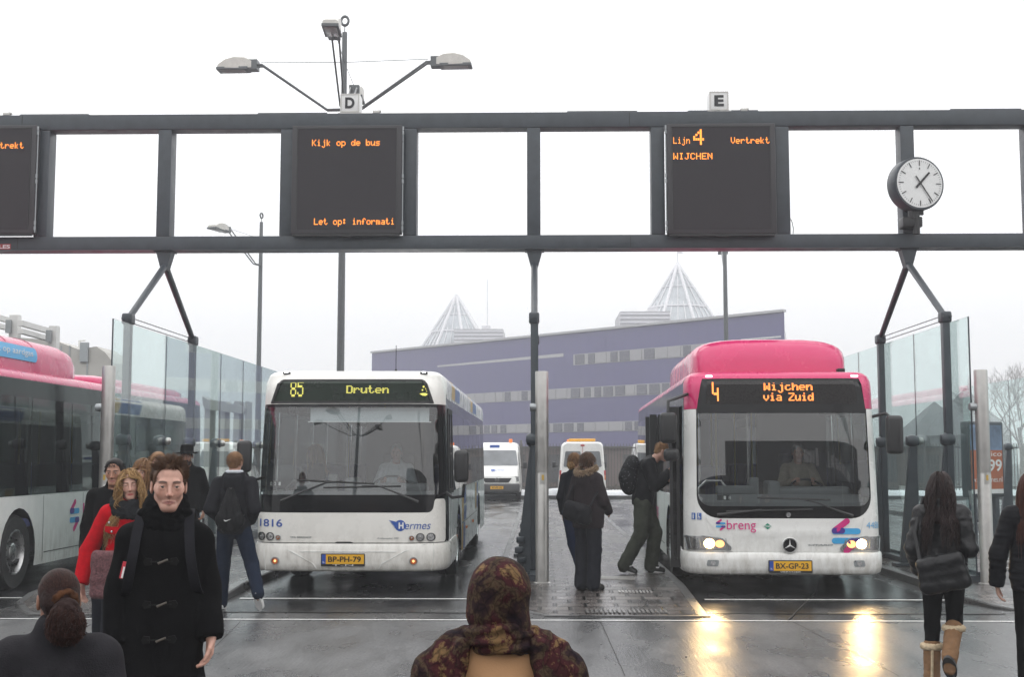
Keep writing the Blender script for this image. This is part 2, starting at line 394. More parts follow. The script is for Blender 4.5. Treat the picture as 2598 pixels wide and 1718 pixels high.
# ================================================================= ground
def wetmat(name, base, base2, r_lo, r_hi, scale, bumpd, bscale, brick=None, streak=False):
    m = bpy.data.materials.new(name); m.use_nodes = True; nt = m.node_tree; N = nt.nodes; L = nt.links
    b = N['Principled BSDF']; g = N.new('ShaderNodeNewGeometry')
    n1 = N.new('ShaderNodeTexNoise'); n1.inputs['Scale'].default_value = scale; n1.inputs['Detail'].default_value = 5; n1.inputs['Roughness'].default_value = .55
    mp = N.new('ShaderNodeMapping'); mp.inputs['Scale'].default_value = (1, .35, 1); L.new(g.outputs['Position'], mp.inputs[0]); L.new(mp.outputs[0], n1.inputs['Vector'])
    cr = N.new('ShaderNodeMapRange'); cr.inputs['From Min'].default_value = .38; cr.inputs['From Max'].default_value = .62; L.new(n1.outputs['Fac'], cr.inputs['Value'])
    n2 = N.new('ShaderNodeTexNoise'); n2.inputs['Scale'].default_value = bscale; n2.inputs['Detail'].default_value = 3; L.new(g.outputs['Position'], n2.inputs['Vector'])
    mx = N.new('ShaderNodeMix'); mx.data_type = 'RGBA'; mx.inputs['A'].default_value = (*base, 1); mx.inputs['B'].default_value = (*base2, 1)
    L.new(cr.outputs[0], mx.inputs['Factor']); colr = mx.outputs['Result']
    hgt = n2.outputs['Fac']
    # fine speckle of the chippings
    sv = N.new('ShaderNodeMapRange'); sv.inputs['From Min'].default_value = .3; sv.inputs['From Max'].default_value = .7; sv.inputs['To Min'].default_value = .5; sv.inputs['To Max'].default_value = 1.6
    L.new(n2.outputs['Fac'], sv.inputs['Value'])
    vm = N.new('ShaderNodeVectorMath'); vm.operation = 'SCALE'; L.new(colr, vm.inputs[0]); L.new(sv.outputs[0], vm.inputs['Scale']); colr = vm.outputs[0]
    if brick:
        bw, bh, rot = brick
        bt = N.new('ShaderNodeTexBrick'); m2 = N.new('ShaderNodeMapping'); m2.inputs['Rotation'].default_value = (0, 0, rot)
        L.new(g.outputs['Position'], m2.inputs[0]); L.new(m2.outputs[0], bt.inputs['Vector'])
        bt.inputs['Scale'].default_value = 1.0; bt.inputs['Brick Width'].default_value = bw; bt.inputs['Row Height'].default_value = bh
        bt.inputs['Mortar Size'].default_value = .026; bt.inputs['Mortar Smooth'].default_value = .4
        bt.inputs['Color1'].default_value = (1.6, 1.55, 1.5, 1); bt.inputs['Color2'].default_value = (.45, .43, .43, 1); bt.inputs['Mortar'].default_value = (.12, .11, .1, 1)
        mm = N.new('ShaderNodeMix'); mm.data_type = 'RGBA'; mm.blend_type = 'MULTIPLY'; mm.inputs['Factor'].default_value = 1
        L.new(colr, mm.inputs['A']); L.new(bt.outputs['Color'], mm.inputs['B']); colr = mm.outputs['Result']
        iv = N.new('ShaderNodeMath'); iv.operation = 'MULTIPLY_ADD'; iv.inputs[1].default_value = -2.6; L.new(bt.outputs['Fac'], iv.inputs[0]); L.new(n2.outputs['Fac'], iv.inputs[2])
        hgt = iv.outputs[0]
    if streak:
        m3 = N.new('ShaderNodeMapping'); m3.inputs['Rotation'].default_value = (0, 0, .5); m3.inputs['Scale'].default_value = (14, .7, 1)
        L.new(g.outputs['Position'], m3.inputs[0]); n3 = N.new('ShaderNodeTexNoise'); n3.inputs['Scale'].default_value = 3; n3.inputs['Detail'].default_value = 4
        L.new(m3.outputs[0], n3.inputs['Vector'])
        ad = N.new('ShaderNodeMath'); ad.operation = 'MULTIPLY_ADD'; ad.inputs[1].default_value = .8; L.new(n3.outputs['Fac'], ad.inputs[0]); L.new(hgt, ad.inputs[2]); hgt = ad.outputs[0]
    # trodden-in specks of grit and old chewing gum
    vo = N.new('ShaderNodeTexVoronoi'); vo.inputs['Scale'].default_value = 3.1; L.new(g.outputs['Position'], vo.inputs['Vector'])
    vr = N.new('ShaderNodeMapRange'); vr.inputs['From Min'].default_value = .060; vr.inputs['From Max'].default_value = .045; L.new(vo.outputs['Distance'], vr.inputs['Value'])
    vc = N.new('ShaderNodeSeparateXYZ'); L.new(vo.outputs['Color'], vc.inputs[0]); vt = N.new('ShaderNodeMath'); vt.operation = 'GREATER_THAN'; vt.inputs[1].default_value = .62; L.new(vc.outputs[0], vt.inputs[0])
    vm2 = N.new('ShaderNodeMath'); vm2.operation = 'MULTIPLY'; L.new(vr.outputs[0], vm2.inputs[0]); L.new(vt.outputs[0], vm2.inputs[1])
    vx = N.new('ShaderNodeMix'); vx.data_type = 'RGBA'; L.new(vm2.outputs[0], vx.inputs['Factor']); L.new(colr, vx.inputs['A']); vx.inputs['B'].default_value = (.26, .25, .24, 1); colr = vx.outputs['Result']
    L.new(colr, b.inputs['Base Color'])
    rr = N.new('ShaderNodeMapRange'); rr.inputs['To Min'].default_value = r_lo; rr.inputs['To Max'].default_value = r_hi; L.new(cr.outputs[0], rr.inputs['Value'])
    L.new(rr.outputs[0], b.inputs['Roughness'])
    bp = N.new('ShaderNodeBump'); bp.inputs['Strength'].default_value = 1.0; bp.inputs['Distance'].default_value = bumpd
    L.new(hgt, bp.inputs['Height']); L.new(bp.outputs[0], b.inputs['Normal'])
    b.inputs['Specular IOR Level'].default_value = .5
    M[name] = m; return m
wetmat('wet_asphalt', (.035, .035, .036), (.055, .055, .056), .10, .34, 1.3, .0016, 90)
wetmat('bay_asphalt', (.020, .020, .021), (.036, .036, .037), .08, .30, 1.1, .0014, 90)
wetmat('wet_concrete', (.060, .060, .062), (.105, .105, .107), .22, .42, 1.6, .0034, 48, streak=True)
wetmat('wet_paving', (.065, .058, .056), (.085, .078, .075), .14, .34, 1.6, .0035, 60, brick=(.36, .25, 0.0))
wetmat('kerb_stone', (.05, .05, .05), (.08, .08, .08), .25, .45, 2.5, .002, 70)
wetmat('road_paint', (.62, .62, .60), (.45, .45, .44), .3, .5, 9.0, .001, 80)
mat('snow', (.82, .84, .87), .8, var=.06, bump=.5, bscale=20)
mat('tactile', (.16, .155, .15), .28, var=.2, scale=30, bump=.4, bscale=60)
mat('asphalt_crack', (.008, .008, .008), .6)

def sheet(name, poly, z, m, kind='structure', sub=None):
    mb = MB(); mb.add([(x, y, z) for x, y in poly], [tuple(range(len(poly)))])
    return tag(mb.build(name, m, fix=False), kind=kind)
sheet('ground', [(-130, -60), (130, -60), (130, 300), (-130, 300)], 0.0, M['wet_asphalt'])
YL = gnd(1300, 1577).y
sheet('crossing_pavement', [(-30, -6), (30, -6), (30, YL - .03), (-30, YL - .03)], 0.004, M['wet_concrete'])
# joints of the concrete slabs
mb = MB()
def seam(a, b, wd=.007, z=.008):
    a = Vector((a[0], a[1], 0)); b = Vector((b[0], b[1], 0)); n = (b - a).normalized().cross(Vector((0, 0, 1))) * wd / 2
    L_ = (b - a).length; k = max(1, int(L_ / .35)); pv = None
    pts = []
    for i in range(k + 1):
        p = a.lerp(b, i / k) + n * random.uniform(-.8, .8); pts.append((p + n, p - n))
    for i in range(k):
        p, q = pts[i], pts[i + 1]
        mb.add([(*p[0][:2], z), (*q[0][:2], z), (*q[1][:2], z), (*p[1][:2], z)], [(0, 1, 2, 3)])
for (x0, y0, x1, y1) in ((1524, 1580, 1585, 1718), (2010, 1580, 2280, 1718), (610, 1580, 470, 1718)):
    seam(gnd(x0, y0), gnd(x1, y1))

tag(mb.build('pavement_joint', M['asphalt_crack'], fix=False), kind='structure')
for i in range(-3, 4):
    xa = i * 5.8 + 2.0; xb = (i + 1) * 5.8 - .62
    sheet('bus_bay', [(xa - .1, 14.6), (xb + .1, 14.6), (xb + .1, 44), (xa - .1, 44)], .004, M['bay_asphalt'])
mb = MB()
def strip(x0, x1, y, wd, z=.012):
    k = int((x1 - x0) / .5) + 1
    for i in range(k):
        a = x0 + (x1 - x0) * i / k; b = x0 + (x1 - x0) * (i + 1) / k
        mb.add([(a, y - wd / 2, z), (b, y - wd / 2, z), (b, y + wd / 2, z), (a, y + wd / 2, z)], [(0, 1, 2, 3)])
strip(-25, 25, YL, .07)
tag(mb.build('road_marking', M['road_paint'], fix=False), kind='structure')
for i in range(-3, 4):
    mb = MB(); strip(i * 5.8 + 2.05, (i + 1) * 5.8 - .62, 15.95, .10); tag(mb.build('road_marking', M['road_paint'], fix=False), kind='structure')
# cracks and dark joints in the strip before the bays
mb = MB(); seam((-9, 14.62), (-.6, 14.60), .03, .010); seam((2.6, 14.6), (12, 14.66), .03, .010)
seam((2.7, 14.0), (3.6, 16.8), .02, .010); seam((4.4, 13.8), (4.4, 14.6), .015, .010)
tag(mb.build('asphalt_seam', M['asphalt_crack'], fix=False), kind='structure')

# islands: raised brick platforms between the bays, ramped down at the near end
def island(xc):
    xa, xb = xc - .62, xc + 1.90; H = .12
    def zt(y): return .010 + (H - .010) * min(1, max(0, (y - 14.6) / 2.2))
    mb = MB(); ys = [14.35, 14.6, 15.2, 15.9, 16.8, 20, 26, 32, 38, 41.0]
    def xl(y): return xa + .10 + max(0, (15.9 - y)) ** 2 * .28
    rings = [[(xl(y), y, zt(y)), (xb - .12, y, zt(y))] for y in ys]
    mb.loft(rings, closed=False, caps=False)
    o = tag(mb.build('platform_pavement', M['wet_paving'], fix=False), kind='structure')
    mb = MB()
    for side in (0, 1):
        rr = []
        for y in ys:
            if side == 0: x0, x1 = xl(y) - .10, xl(y)
            else: x0, x1 = xb - .12, xb
            z = zt(y) + .003
            rr.append([(x0, y, -.01), (x0, y, z - .015), (x0 + .015, y, z), (x1, y, z), (x1, y, -.01)] if side == 0 else
                      [(x0, y, -.01), (x0, y, z), (x1 - .015, y, z), (x1, y, z - .015), (x1, y, -.01)])
        mb.loft(rr)
    mb.box(((xl(14.35) + xb) / 2 - .05, 14.31, .004), (xb - xl(14.35) + .1, .08, .022))
    tag(mb.build('kerb', M['kerb_stone']), kind='structure')
    return zt
zt = None
for i in range(-3, 4): zt = island(i * 5.8)
# tactile ribs and drain covers on the island between the two front buses
mb = MB()
def ribs(x0, x1, y0, y1, n, z, along='x'):
    for k in range(n):
        if along == 'x':
            x = x0 + (x1 - x0) * (k + .5) / n; mb.box((x, (y0 + y1) / 2, z), ((x1 - x0) / n * .5, y1 - y0, .012))
        else:
            y = y0 + (y1 - y0) * (k + .5) / n; mb.box(((x0 + x1) / 2, y, z), (x1 - x0, (y1 - y0) / n * .5, .012))
for (xa_, xb_) in ((.52, .98), (1.0, 1.46)): ribs(xa_, xb_, 14.48, 14.80, 9, .024)
tag(mb.build('tactile_paving', M['tactile']), kind='structure')
mb = MB(); ribs(.98, 1.42, 16.0, 16.22, 10, zt(16.1) + .004)
ribs(.60, 1.30, 17.35, 17.75, 12, .124, 'y')
tag(mb.build('drain_cover', M['zinc']), kind='structure')
# low snow bank and road kerb in front of the fence
mb = MB()
def bank(x0, x1, y, h, wd, seed):
    n = int((x1 - x0) / .35); rr = []
    for i in range(n + 1):
        x = x0 + (x1 - x0) * i / n; hh = h * (.6 + .5 * mnoise.noise((x * .5, seed, 0)) + .2 * mnoise.noise((x * 2, seed, 3)))
        hh = max(.02, hh); ww = wd * (.8 + .5 * mnoise.noise((x * .4, seed + 9, 0)))
        rr.append([(x, y - ww / 2 + ww * t, .15 + hh * math.sin(math.pi * t) ** .6 if 0 < t < 1 else .14) for t in [k / 8 for k in range(9)]])
    mb.loft(rr, closed=False, caps=False)
bank(-26, 36, 54.4, .34, 1.0, 1)
bank(-26, 36, 57.6, .22, 1.6, 5)
tag(mb.build('snow_bank', M['snow'], smooth=180), 'ridge of old snow lying along the verge before the bar fence', 'snow', kind='stuff')
mb = MB(); mb.box((0, 53.7, .06), (70, .2, .16)); mb.box((0, 56.5, .05), (70, 5.4, .18)); tag(mb.build('verge', M['kerb_stone']), kind='structure')
# ================================================================= gantry over the platforms
GY0, GY1 = 19.45, 19.75; GYC = (GY0 + GY1) / 2
Zt1 = at(1300, 284, GY0).z; Zt0 = at(1300, 323, GY0).z; Zb1 = at(1300, 596, GY0).z; Zb0 = at(1300, 629, GY0).z
ST = M['steel_blue']
g = empty('gantry', (0, GYC, Zb0), 0, 'long dark blue-grey steel frame of square bays spanning above all the bus platforms', 'gantry')
def gl(o): o.matrix_parent_inverse = Matrix.Translation(-Vector(g.location)); return o
X0, X1 = -17.4, 17.4
mb = MB(); mb.rbox(((X0 + X1) / 2, GYC, (Zt0 + Zt1) / 2), (X1 - X0, GY1 - GY0, Zt1 - Zt0), .012)
for x in (-13.5, -7.7, -3.9, 1.0, 2.9, 7.0, 9.5): mb.box((x, GYC - .1, Zt1 + .010), (1.1, .05, .02))
gl(mb.build('top_beam', ST, g, smooth=30))
mb = MB(); mb.rbox(((X0 + X1) / 2, GYC, (Zb0 + Zb1) / 2), (X1 - X0, GY1 - GY0, Zb1 - Zb0), .012)
mb.box((0, GYC, Zb0 - .008), (34, .34, .014))
gl(mb.build('bottom_beam', ST, g, smooth=30))
for k in range(-9, 10):
    x = -.079 + k * 1.945
    mb = MB(); mb.rbox((x, GYC, (Zt0 + Zb1) / 2), (.21, GY1 - GY0 - .01, Zt0 - Zb1 - .004), .01)
    gl(mb.build('upright', ST, g, smooth=30))
# seams on the beams
mb = MB()
for x in (at(1597, 300, GY0).x, -8.2):
    mb.box((x, GY0 - .001, (Zt0 + Zt1) / 2), (.008, .006, Zt1 - Zt0 - .02)); mb.box((x, GY0 - .001, (Zb0 + Zb1) / 2), (.008, .006, Zb1 - Zb0 - .02))
gl(mb.build('beam_joint', M['seal'], g))
PY0, PY1 = 17.9, 21.3; PTZ = 3.74
for pi_, xp in enumerate((-11.73, -5.90, -.07, 5.75, 11.58)):
    mb = MB(); z = Zb0 - .016
    mb.loft([[(xp - .15, GYC - .12, z), (xp + .15, GYC - .12, z), (xp + .15, GYC + .12, z), (xp - .15, GYC + .12, z)],
             [(xp - .15, GYC - .12, z - .02), (xp + .15, GYC - .12, z - .02), (xp + .15, GYC + .12, z - .02), (xp - .15, GYC + .12, z - .02)],
             [(xp - .12, GYC - .10, z - .021), (xp + .12, GYC - .10, z - .021), (xp + .12, GYC + .10, z - .021), (xp - .12, GYC + .10, z - .021)],
             [(xp - .045, GYC - .09, z - .30), (xp + .045, GYC - .09, z - .30), (xp + .045, GYC + .09, z - .30), (xp - .045, GYC + .09, z - .30)]])
    gl(mb.build('bracket', ST, g))
    for py in (PY0, PY1):
        mb = MB(); mb.tube([(xp, GYC + (-.05 if py < GYC else .05), z - .25), (xp, py, PTZ + .02)], [.052, .045], 16)
        gl(mb.build('strut', ST, g, smooth=60))
        mb = MB()
        mb.rbox((xp, py, (PTZ + .12) / 2), (.10, .13, PTZ - .12), .012)
        mb.rbox((xp, py, PTZ + .01), (.15, .19, .16), .03)
        for sx in (-.045, .045): mb.cyl((xp + sx, py - .125, PTZ + .01), (xp + sx, py - .10, PTZ + .01), .018, n=10)
        # tapered plate at the foot, widening towards the bay
        mb.prism([(xp + .045, .12), (xp + .045, 2.0), (xp - .055, 2.0), (xp - .27, .12)], .10, 'y', (0, py, 0))
        mb.prism([(xp + .10, .13), (xp + .10, .17), (xp - .36, .17), (xp - .36, .13)], .30, 'y', (0, py, 0))
        for q in range(4): mb.rbox((xp - .20 + (q % 2) * .03 - q * .008, py - .09 + .03 * (q % 2), .2 + q * .14), (.12, .08, .09), .02)
        mb.lathe([(.0, -.10), (.07, -.09), (.10, -.03), (.10, .03), (.07, .09), (0, .1)], (xp - .02, py - .01, 2.02), 14, axis='x')
        gl(mb.build('post', ST, g, smooth=40))
# small clips and a loose cable on the frame
mb = MB()
for (x, y) in ((955, 281), (1887, 277), (18, 290)):
    p = at(x, y, GY0 + .05); mb.rbox((p.x, p.y, Zt1 + .025), (.11, .08, .05), .008); mb.rbox((p.x + .05, p.y, Zt1 + .04), (.05, .07, .03), .006)
    mb.tube([(p.x - .05, p.y, Zt1 + .01), (p.x - .25, p.y - .02, Zt1 + .006)], .005, 5)
gl(mb.build('cable_clip', M['zinc'], g, smooth=30))
mb = MB(); p = at(2006, 560, GY0)
mb.tube([at(2006, 555, GY0 + .1), at(2010, 565, GY0 + .1), at(2013, 580, GY0 + .1), at(2012, 596, GY0 + .1)], .006, 6)
gl(mb.build('loose_cable', M['black_plastic'], g))
# sticker: red with white letters at the left end of the beam
s = plane_surf(at(-60, 638, GY0 - .001), (1, 0, 0), (0, 0, 1))
mb = MB(); w_ = (30 + 60) / 165; patch(mb, rect(0, w_, 0.03, .12), s, off=.003, step=.3)
gl(mb.build('sticker', [mat('sticker_red', (.30, .02, .025), .4)], g))
mb = MB(); text(mb, 'BUSTLES', s, .06, w_ - .01, .045, .105, off=.006, bold=.03); gl(mb.build('sticker_lettering', M['white_plastic'], g))

# departure displays
def display(px0, px1, hinge, lines, label):
    a = at(px0, 318 if px0 < 1500 else 313, GY0 - .16); b = at(px1, 592, GY0 - .16)
    x0, x1, z1, z0 = a.x, b.x, a.z, b.z; yf = GY0 - .16
    e = empty('departure_display', ((x0 + x1) / 2, yf, z0), 0, label, 'departure display', 'departure displays hung on the gantry')
    T = Matrix.Translation(-Vector(e.location))
    def P(o): o.matrix_parent_inverse = T; return o
    mb = MB(); mb.rbox(((x0 + x1) / 2, yf + .08, (z0 + z1) / 2), (x1 - x0, .155, z1 - z0), .012)
    fr = .07
    P(mb.build('casing', M['display_black'], e, smooth=30))
    s = plane_surf((x0, yf, z0), (1, 0, 0), (0, 0, 1)); W = x1 - x0; H = z1 - z0
    mb = MB(); patch(mb, rect(fr * 1.3, W - fr * 1.3, fr, H - fr * .8), s, step=5, off=.003); P(mb.build('screen', M['led_panel'], e))
    mb = MB()
    for (u0, u1, v0, v1) in ((fr * 1.15, fr * 1.3, fr, H - fr * .8), (W - fr * 1.3, W - fr * 1.15, fr, H - fr * .8), (fr, W - fr, H - fr * .8, H - fr * .66)):
        mb.box((x0 + (u0 + u1) / 2, yf - .004, z0 + (v0 + v1) / 2), (u1 - u0, .01, v1 - v0))
    P(mb.build('screen_edge', M['black_plastic'], e))
    mb = MB(); hx = x1 + .012 if hinge > 0 else x0 - .012
    mb.cyl((hx, yf + .03, z0 + .02), (hx, yf + .03, z1 - .02), .010, n=8)
    for t in (.05, .10, .48, .53, .93, .97): mb.cyl((hx, yf + .02, z0 + (z1 - z0) * t - .03), (hx, yf + .02, z0 + (z1 - z0) * t + .03), .018, n=8)
    P(mb.build('hinge', M['steel_grey'], e, smooth=40))
    mb = MB(); mb.box(((x0 + x1) / 2, yf + .03, z0 - .018), (x1 - x0 - .06, .05, .03)); mb.box(((x0 + x1) / 2, yf + .02, z0 - .03), (.16, .05, .04))
    P(mb.build('latch', M['black_plastic'], e))
    mb = MB()
    for (txt, lx, ly, rx, pit, kw) in lines:
        q = at(lx, ly, yf); r_ = at(rx, ly, yf)
        dots(mb, txt, s, q.x - x0, q.z - z0, pit, off=.007, x1=r_.x - x0, fill=.8, **kw)
    P(mb.build('led_text', M['led_orange'], e, fix=False))
    return e
display(742, 1018, 1, [('Kijk op de bus', 792, 354, 964, .0145, {}), ('Let op: informati', 797, 554, 999, .0145, {})],
        'dark display reading Kijk op de bus, over the white bus bay')
display(1691, 1972, -1, [('Lijn', 1708, 348, 1750, .0145, {}), ('4', 1758, 328, 1786, .0175, dict(sx=1, sz=2, bold=0)), ('Vertrekt', 1854, 348, 1952, .0145, {}), ('WIJCHEN', 1708, 388, 1807, .0145, {})],
        'dark display reading Lijn 4 Wijchen, over the pink-roofed bus bay')
display(-200, 84, 1, [('Vertrekt', -36, 361, 61, .0145, {})], 'dark display cut by the left edge, reading Vertrekt')

# letter cubes
def letter_cube(ch, px, py, label):
    p = at(px, py, GY0 + .02); c = (p.x, GY0 + .19, Zt1 + .175)
    e = empty('letter_sign', (c[0], c[1], Zt1), 0, label, 'letter sign', 'platform letter cubes on the gantry')
    T = Matrix.Translation(-Vector(e.location))
    mb = MB(); mb.rbox(c, (.31, .31, .31), .012); o = mb.build('cube', M['white_plastic'], e, smooth=30); o.matrix_parent_inverse = T
    mb = MB()
    for (dx, dz, sx, sz) in ((-.140, 0, .02, .3), (.140, 0, .02, .3), (0, .140, .26, .02), (0, -.140, .26, .02)): mb.box((c[0] + dx, c[1] - .158, c[2] + dz), (sx, .008, sz))
    mb.box((c[0], c[1], Zt1 + .01), (.37, .33, .018))
    o = mb.build('frame', M['zinc'], e); o.matrix_parent_inverse = T
    s = plane_surf((c[0], c[1] - .155, c[2]), (1, 0, 0), (0, 0, 1))
    mb = MB(); text(mb, ch, s, -.075, .075, -.09, .09, off=.006, bold=.045); o = mb.build('letter', M['letter_black'], e); o.matrix_parent_inverse = T
letter_cube('D', 887, 283, 'white cube sign with a black letter D standing on top of the gantry')
letter_cube('E', 1825, 280, 'white cube sign with a black letter E standing on top of the gantry')

# station clock
pc = at(2322, 469, GY0 - .22); rz = R(13)
e = empty('station_clock', (pc.x, pc.y, Zb1), 0, 'round white two-faced station clock in a dark rim standing on the gantry beam', 'clock')
T = Matrix.Translation(-Vector(e.location)); rot = Matrix.Rotation(rz, 3, 'Z')
def P(o): o.matrix_parent_inverse = T; return o
CR = .405
mb = MB(); mb.lathe([(CR - .02, -.13), (CR, -.13), (CR + .012, -.10), (CR + .012, .10), (CR, .13), (CR - .02, .13)], pc, 56, axis='y', rot=rot); P(mb.build('rim', M['steel_blue'], e, smooth=40))
sf = plane_surf(Vector(pc) + rot @ Vector((0, -.131, 0)), rot @ Vector((1, 0, 0)), (0, 0, 1))
mb = MB(); patch(mb, circle(0, 0, CR - .025, 48), sf, step=1, off=.004); P(mb.build('dial', mat('dial_white', (.74, .75, .74), .25, var=.03), e))
mb = MB()
def hand(a, r0, r1, w0, w1=None, off=.012):
    a = R(a); d = Vector((math.sin(a), math.cos(a))); n_ = Vector((d.y, -d.x)); w1 = w1 or w0
    pts = [d * r0 - n_ * w0 / 2, d * r0 + n_ * w0 / 2, d * r1 + n_ * w1 / 2, d * r1 - n_ * w1 / 2]
    patch(mb, [tuple(q) for q in pts], sf, step=2, off=off)
for k in range(60):
    if k % 5 == 0: hand(k * 6, CR - .135, CR - .05, .014)
    else: hand(k * 6, CR - .075, CR - .05, .005)
hand(0, CR - .19, CR - .165, .014)
P(mb.build('dial_marks', M['letter_black'], e))
mb = MB(); hand(43, -.10, .235, .034, .030, .020); P(mb.build('hour_hand', M['letter_black'], e))
mb = MB(); hand(145, -.13, .335, .024, .018, .026); patch(mb, circle(0, 0, .022, 16), sf, step=1, off=.029); P(mb.build('minute_hand', M['letter_black'], e))
mb = MB(); mb.cyl((pc.x, pc.y, pc.z - CR), (pc.x, pc.y, Zb1 - .05), .052, n=16); mb.rbox((pc.x - .06, pc.y + .10, Zb1 + .14), (.30, .26, .16), .02)
mb.cyl((pc.x - .03, pc.y + .02, Zb1 + .20), (pc.x - .03, pc.y + .02, Zb1 + .34), .085, n=14); mb.rbox((pc.x + .06, pc.y - .02, Zb1 + .3), (.09, .05, .12), .01)
mb.tube([(pc.x - .02, pc.y - .07, Zb1 + .35), (pc.x - .07, pc.y - .11, Zb1 + .2), (pc.x - .04, pc.y - .08, Zb1 + .06)], .009, 6)
P(mb.build('stand', M['black_plastic'], e, smooth=40))

# ================================================================= glass screens of the platforms
GZ = at(282, 808, 17.08).z
js = [17.08, 19.6, 23.0, 24.75, 26.4, 28.1, 29.8, 31.5, 33.2, 34.9]
descr = {-11.6: 'glass platform screen wall beyond the big pink bus at the far left', -5.8: 'pale green glass screen wall on the platform left of the white bus',
         0: 'glass platform screen seen edge-on behind the centre column', 5.8: 'pale green glass screen wall on the platform right of the pink-roofed bus',
         11.6: 'far glass screen wall at the right edge behind the advert panel'}
for xn in (-11.6, -5.8, 0, 5.8, 11.6):
    xs = xn * 1.0043 - .075
    e = empty('glass_screen', (xs, 17.1, .12), 0, descr[xn], 'glass screen', 'glass screen walls along the platforms')
    T = Matrix.Translation(-Vector(e.location))
    for i in range(len(js) - 1):
        mb = MB(); a, b = js[i] + .008, js[i + 1] - .008
        mb.box((xs + .055, (a + b) / 2, (.20 + GZ) / 2), (.014, b - a, GZ - .20))
        o = mb.build('glass_pane', M['screen_glass'], e); o.matrix_parent_inverse = T
        mb = MB(); mb.box((xs + .055, a + .004, (.2 + GZ) / 2), (.018, .012, GZ - .2)) if i == 0 else mb.box((xs + .055, js[i], (.2 + GZ) / 2), (.012, .014, GZ - .2))
        o = mb.build('pane_joint', M['steel_blue'], e); o.matrix_parent_inverse = T
    mb = MB(); mb.box((xs + .02, 26.2, .16), (.16, 18.2, .08))
    mb.box((xs + .11, 26.2, .2), (.03, 18.2, .10)); o = mb.build('base_rail', M['steel_blue'], e); o.matrix_parent_inverse = T
    for j in js[1:-1] + []:
        mb = MB()
        mb.prism([(xs + .045, .17), (xs + .045, 2.0), (xs - .05, 2.0), (xs - .25, .17)], .09, 'y', (0, j, 0))
        mb.lathe([(.0, -.10), (.07, -.09), (.095, -.03), (.095, .03), (.07, .09), (0, .1)], (xs - .01, j, 2.02), 14, axis='x')
        mb.prism([(xs + .10, .125), (xs + .10, .165), (xs - .34, .165), (xs - .34, .125)], .28, 'y', (0, j, 0))
        o = mb.build('fin', ST, e, smooth=40); o.matrix_parent_inverse = T
        mb = MB(); mb.lathe([(.0, -.03), (.05, -.03), (.062, 0), (.05, .04), (0, .055)], (xs + .11, j, 2.02), 14, axis='x')
        o = mb.build('glass_clamp', M['zinc'], e, smooth=60); o.matrix_parent_inverse = T
    mb = MB()
    for dz in (-.03, .04): mb.cyl((xs, PY0 + .1, PTZ + dz), (xs, PY1 - .1, PTZ + dz), .007, n=6)
    o = mb.build('tie_rod', ST, e); o.matrix_parent_inverse = T

# silver bollard poles at the head of each platform
for (px, top, label) in ((270, 928, 'tall silver cylinder pole between the big pink bus and the glass wall'), (1375, 942, 'tall silver cylinder pole on the centre platform beside the dark column'),
                  (2495, 938, 'tall silver cylinder pole right of the woman with fur boots')):
    p = at(px, 1159, 16.9); ztop = at(px, top, 16.9).z
    e = empty('platform_pole', (p.x, 16.9, .04), 0, label, 'pole', 'silver poles at the platform heads')
    T = Matrix.Translation(-Vector(e.location)); def_ = []
    mb = MB(); mb.lathe([(.088, .10), (.088, 1.55), (.0865, 1.555), (.0865, 1.575), (.088, 1.58), (.088, ztop - .02), (.084, ztop - .004), (.0, ztop)], (p.x, 16.9, 0), 32)
    mb.lathe([(.12, .04), (.12, .10), (.09, .115)], (p.x, 16.9, .02), 24)
    o = mb.build('shaft', M['zinc'], e, smooth=40); o.matrix_parent_inverse = T
    mb = MB(); mb.lathe([(0, -.05), (.05, -.05), (.055, 0), (.05, .035), (.0, .05)], (p.x - .11, 16.9, 2.44), 16, axis='x'); mb.cyl((p.x - .08, 16.9, 2.44), (p.x - .13, 16.9, 2.44), .02, n=10)
    o = mb.build('knob', M['steel_grey'], e, smooth=60); o.matrix_parent_inverse = T
    s = lambda u, v, off=0, cx=p.x: Vector((cx + (.089 + off) * math.sin(u / .089), 16.9 - (.089 + off) * math.cos(u / .089), v))
    mb = MB(); patch(mb, rect(-.03, .05, 1.42, 1.57), s, step=.02, off=.002); mb2 = MB(); patch(mb2, rect(-.005, .025, 1.47, 1.54), s, step=.02, off=.004)
    o = mb.build('notice_sticker', M['zinc'], e); o.matrix_parent_inverse = T
    o = mb2.build('yellow_mark', mat('yellow_mark', (.5, .33, .06), .5), e); o.matrix_parent_inverse = T

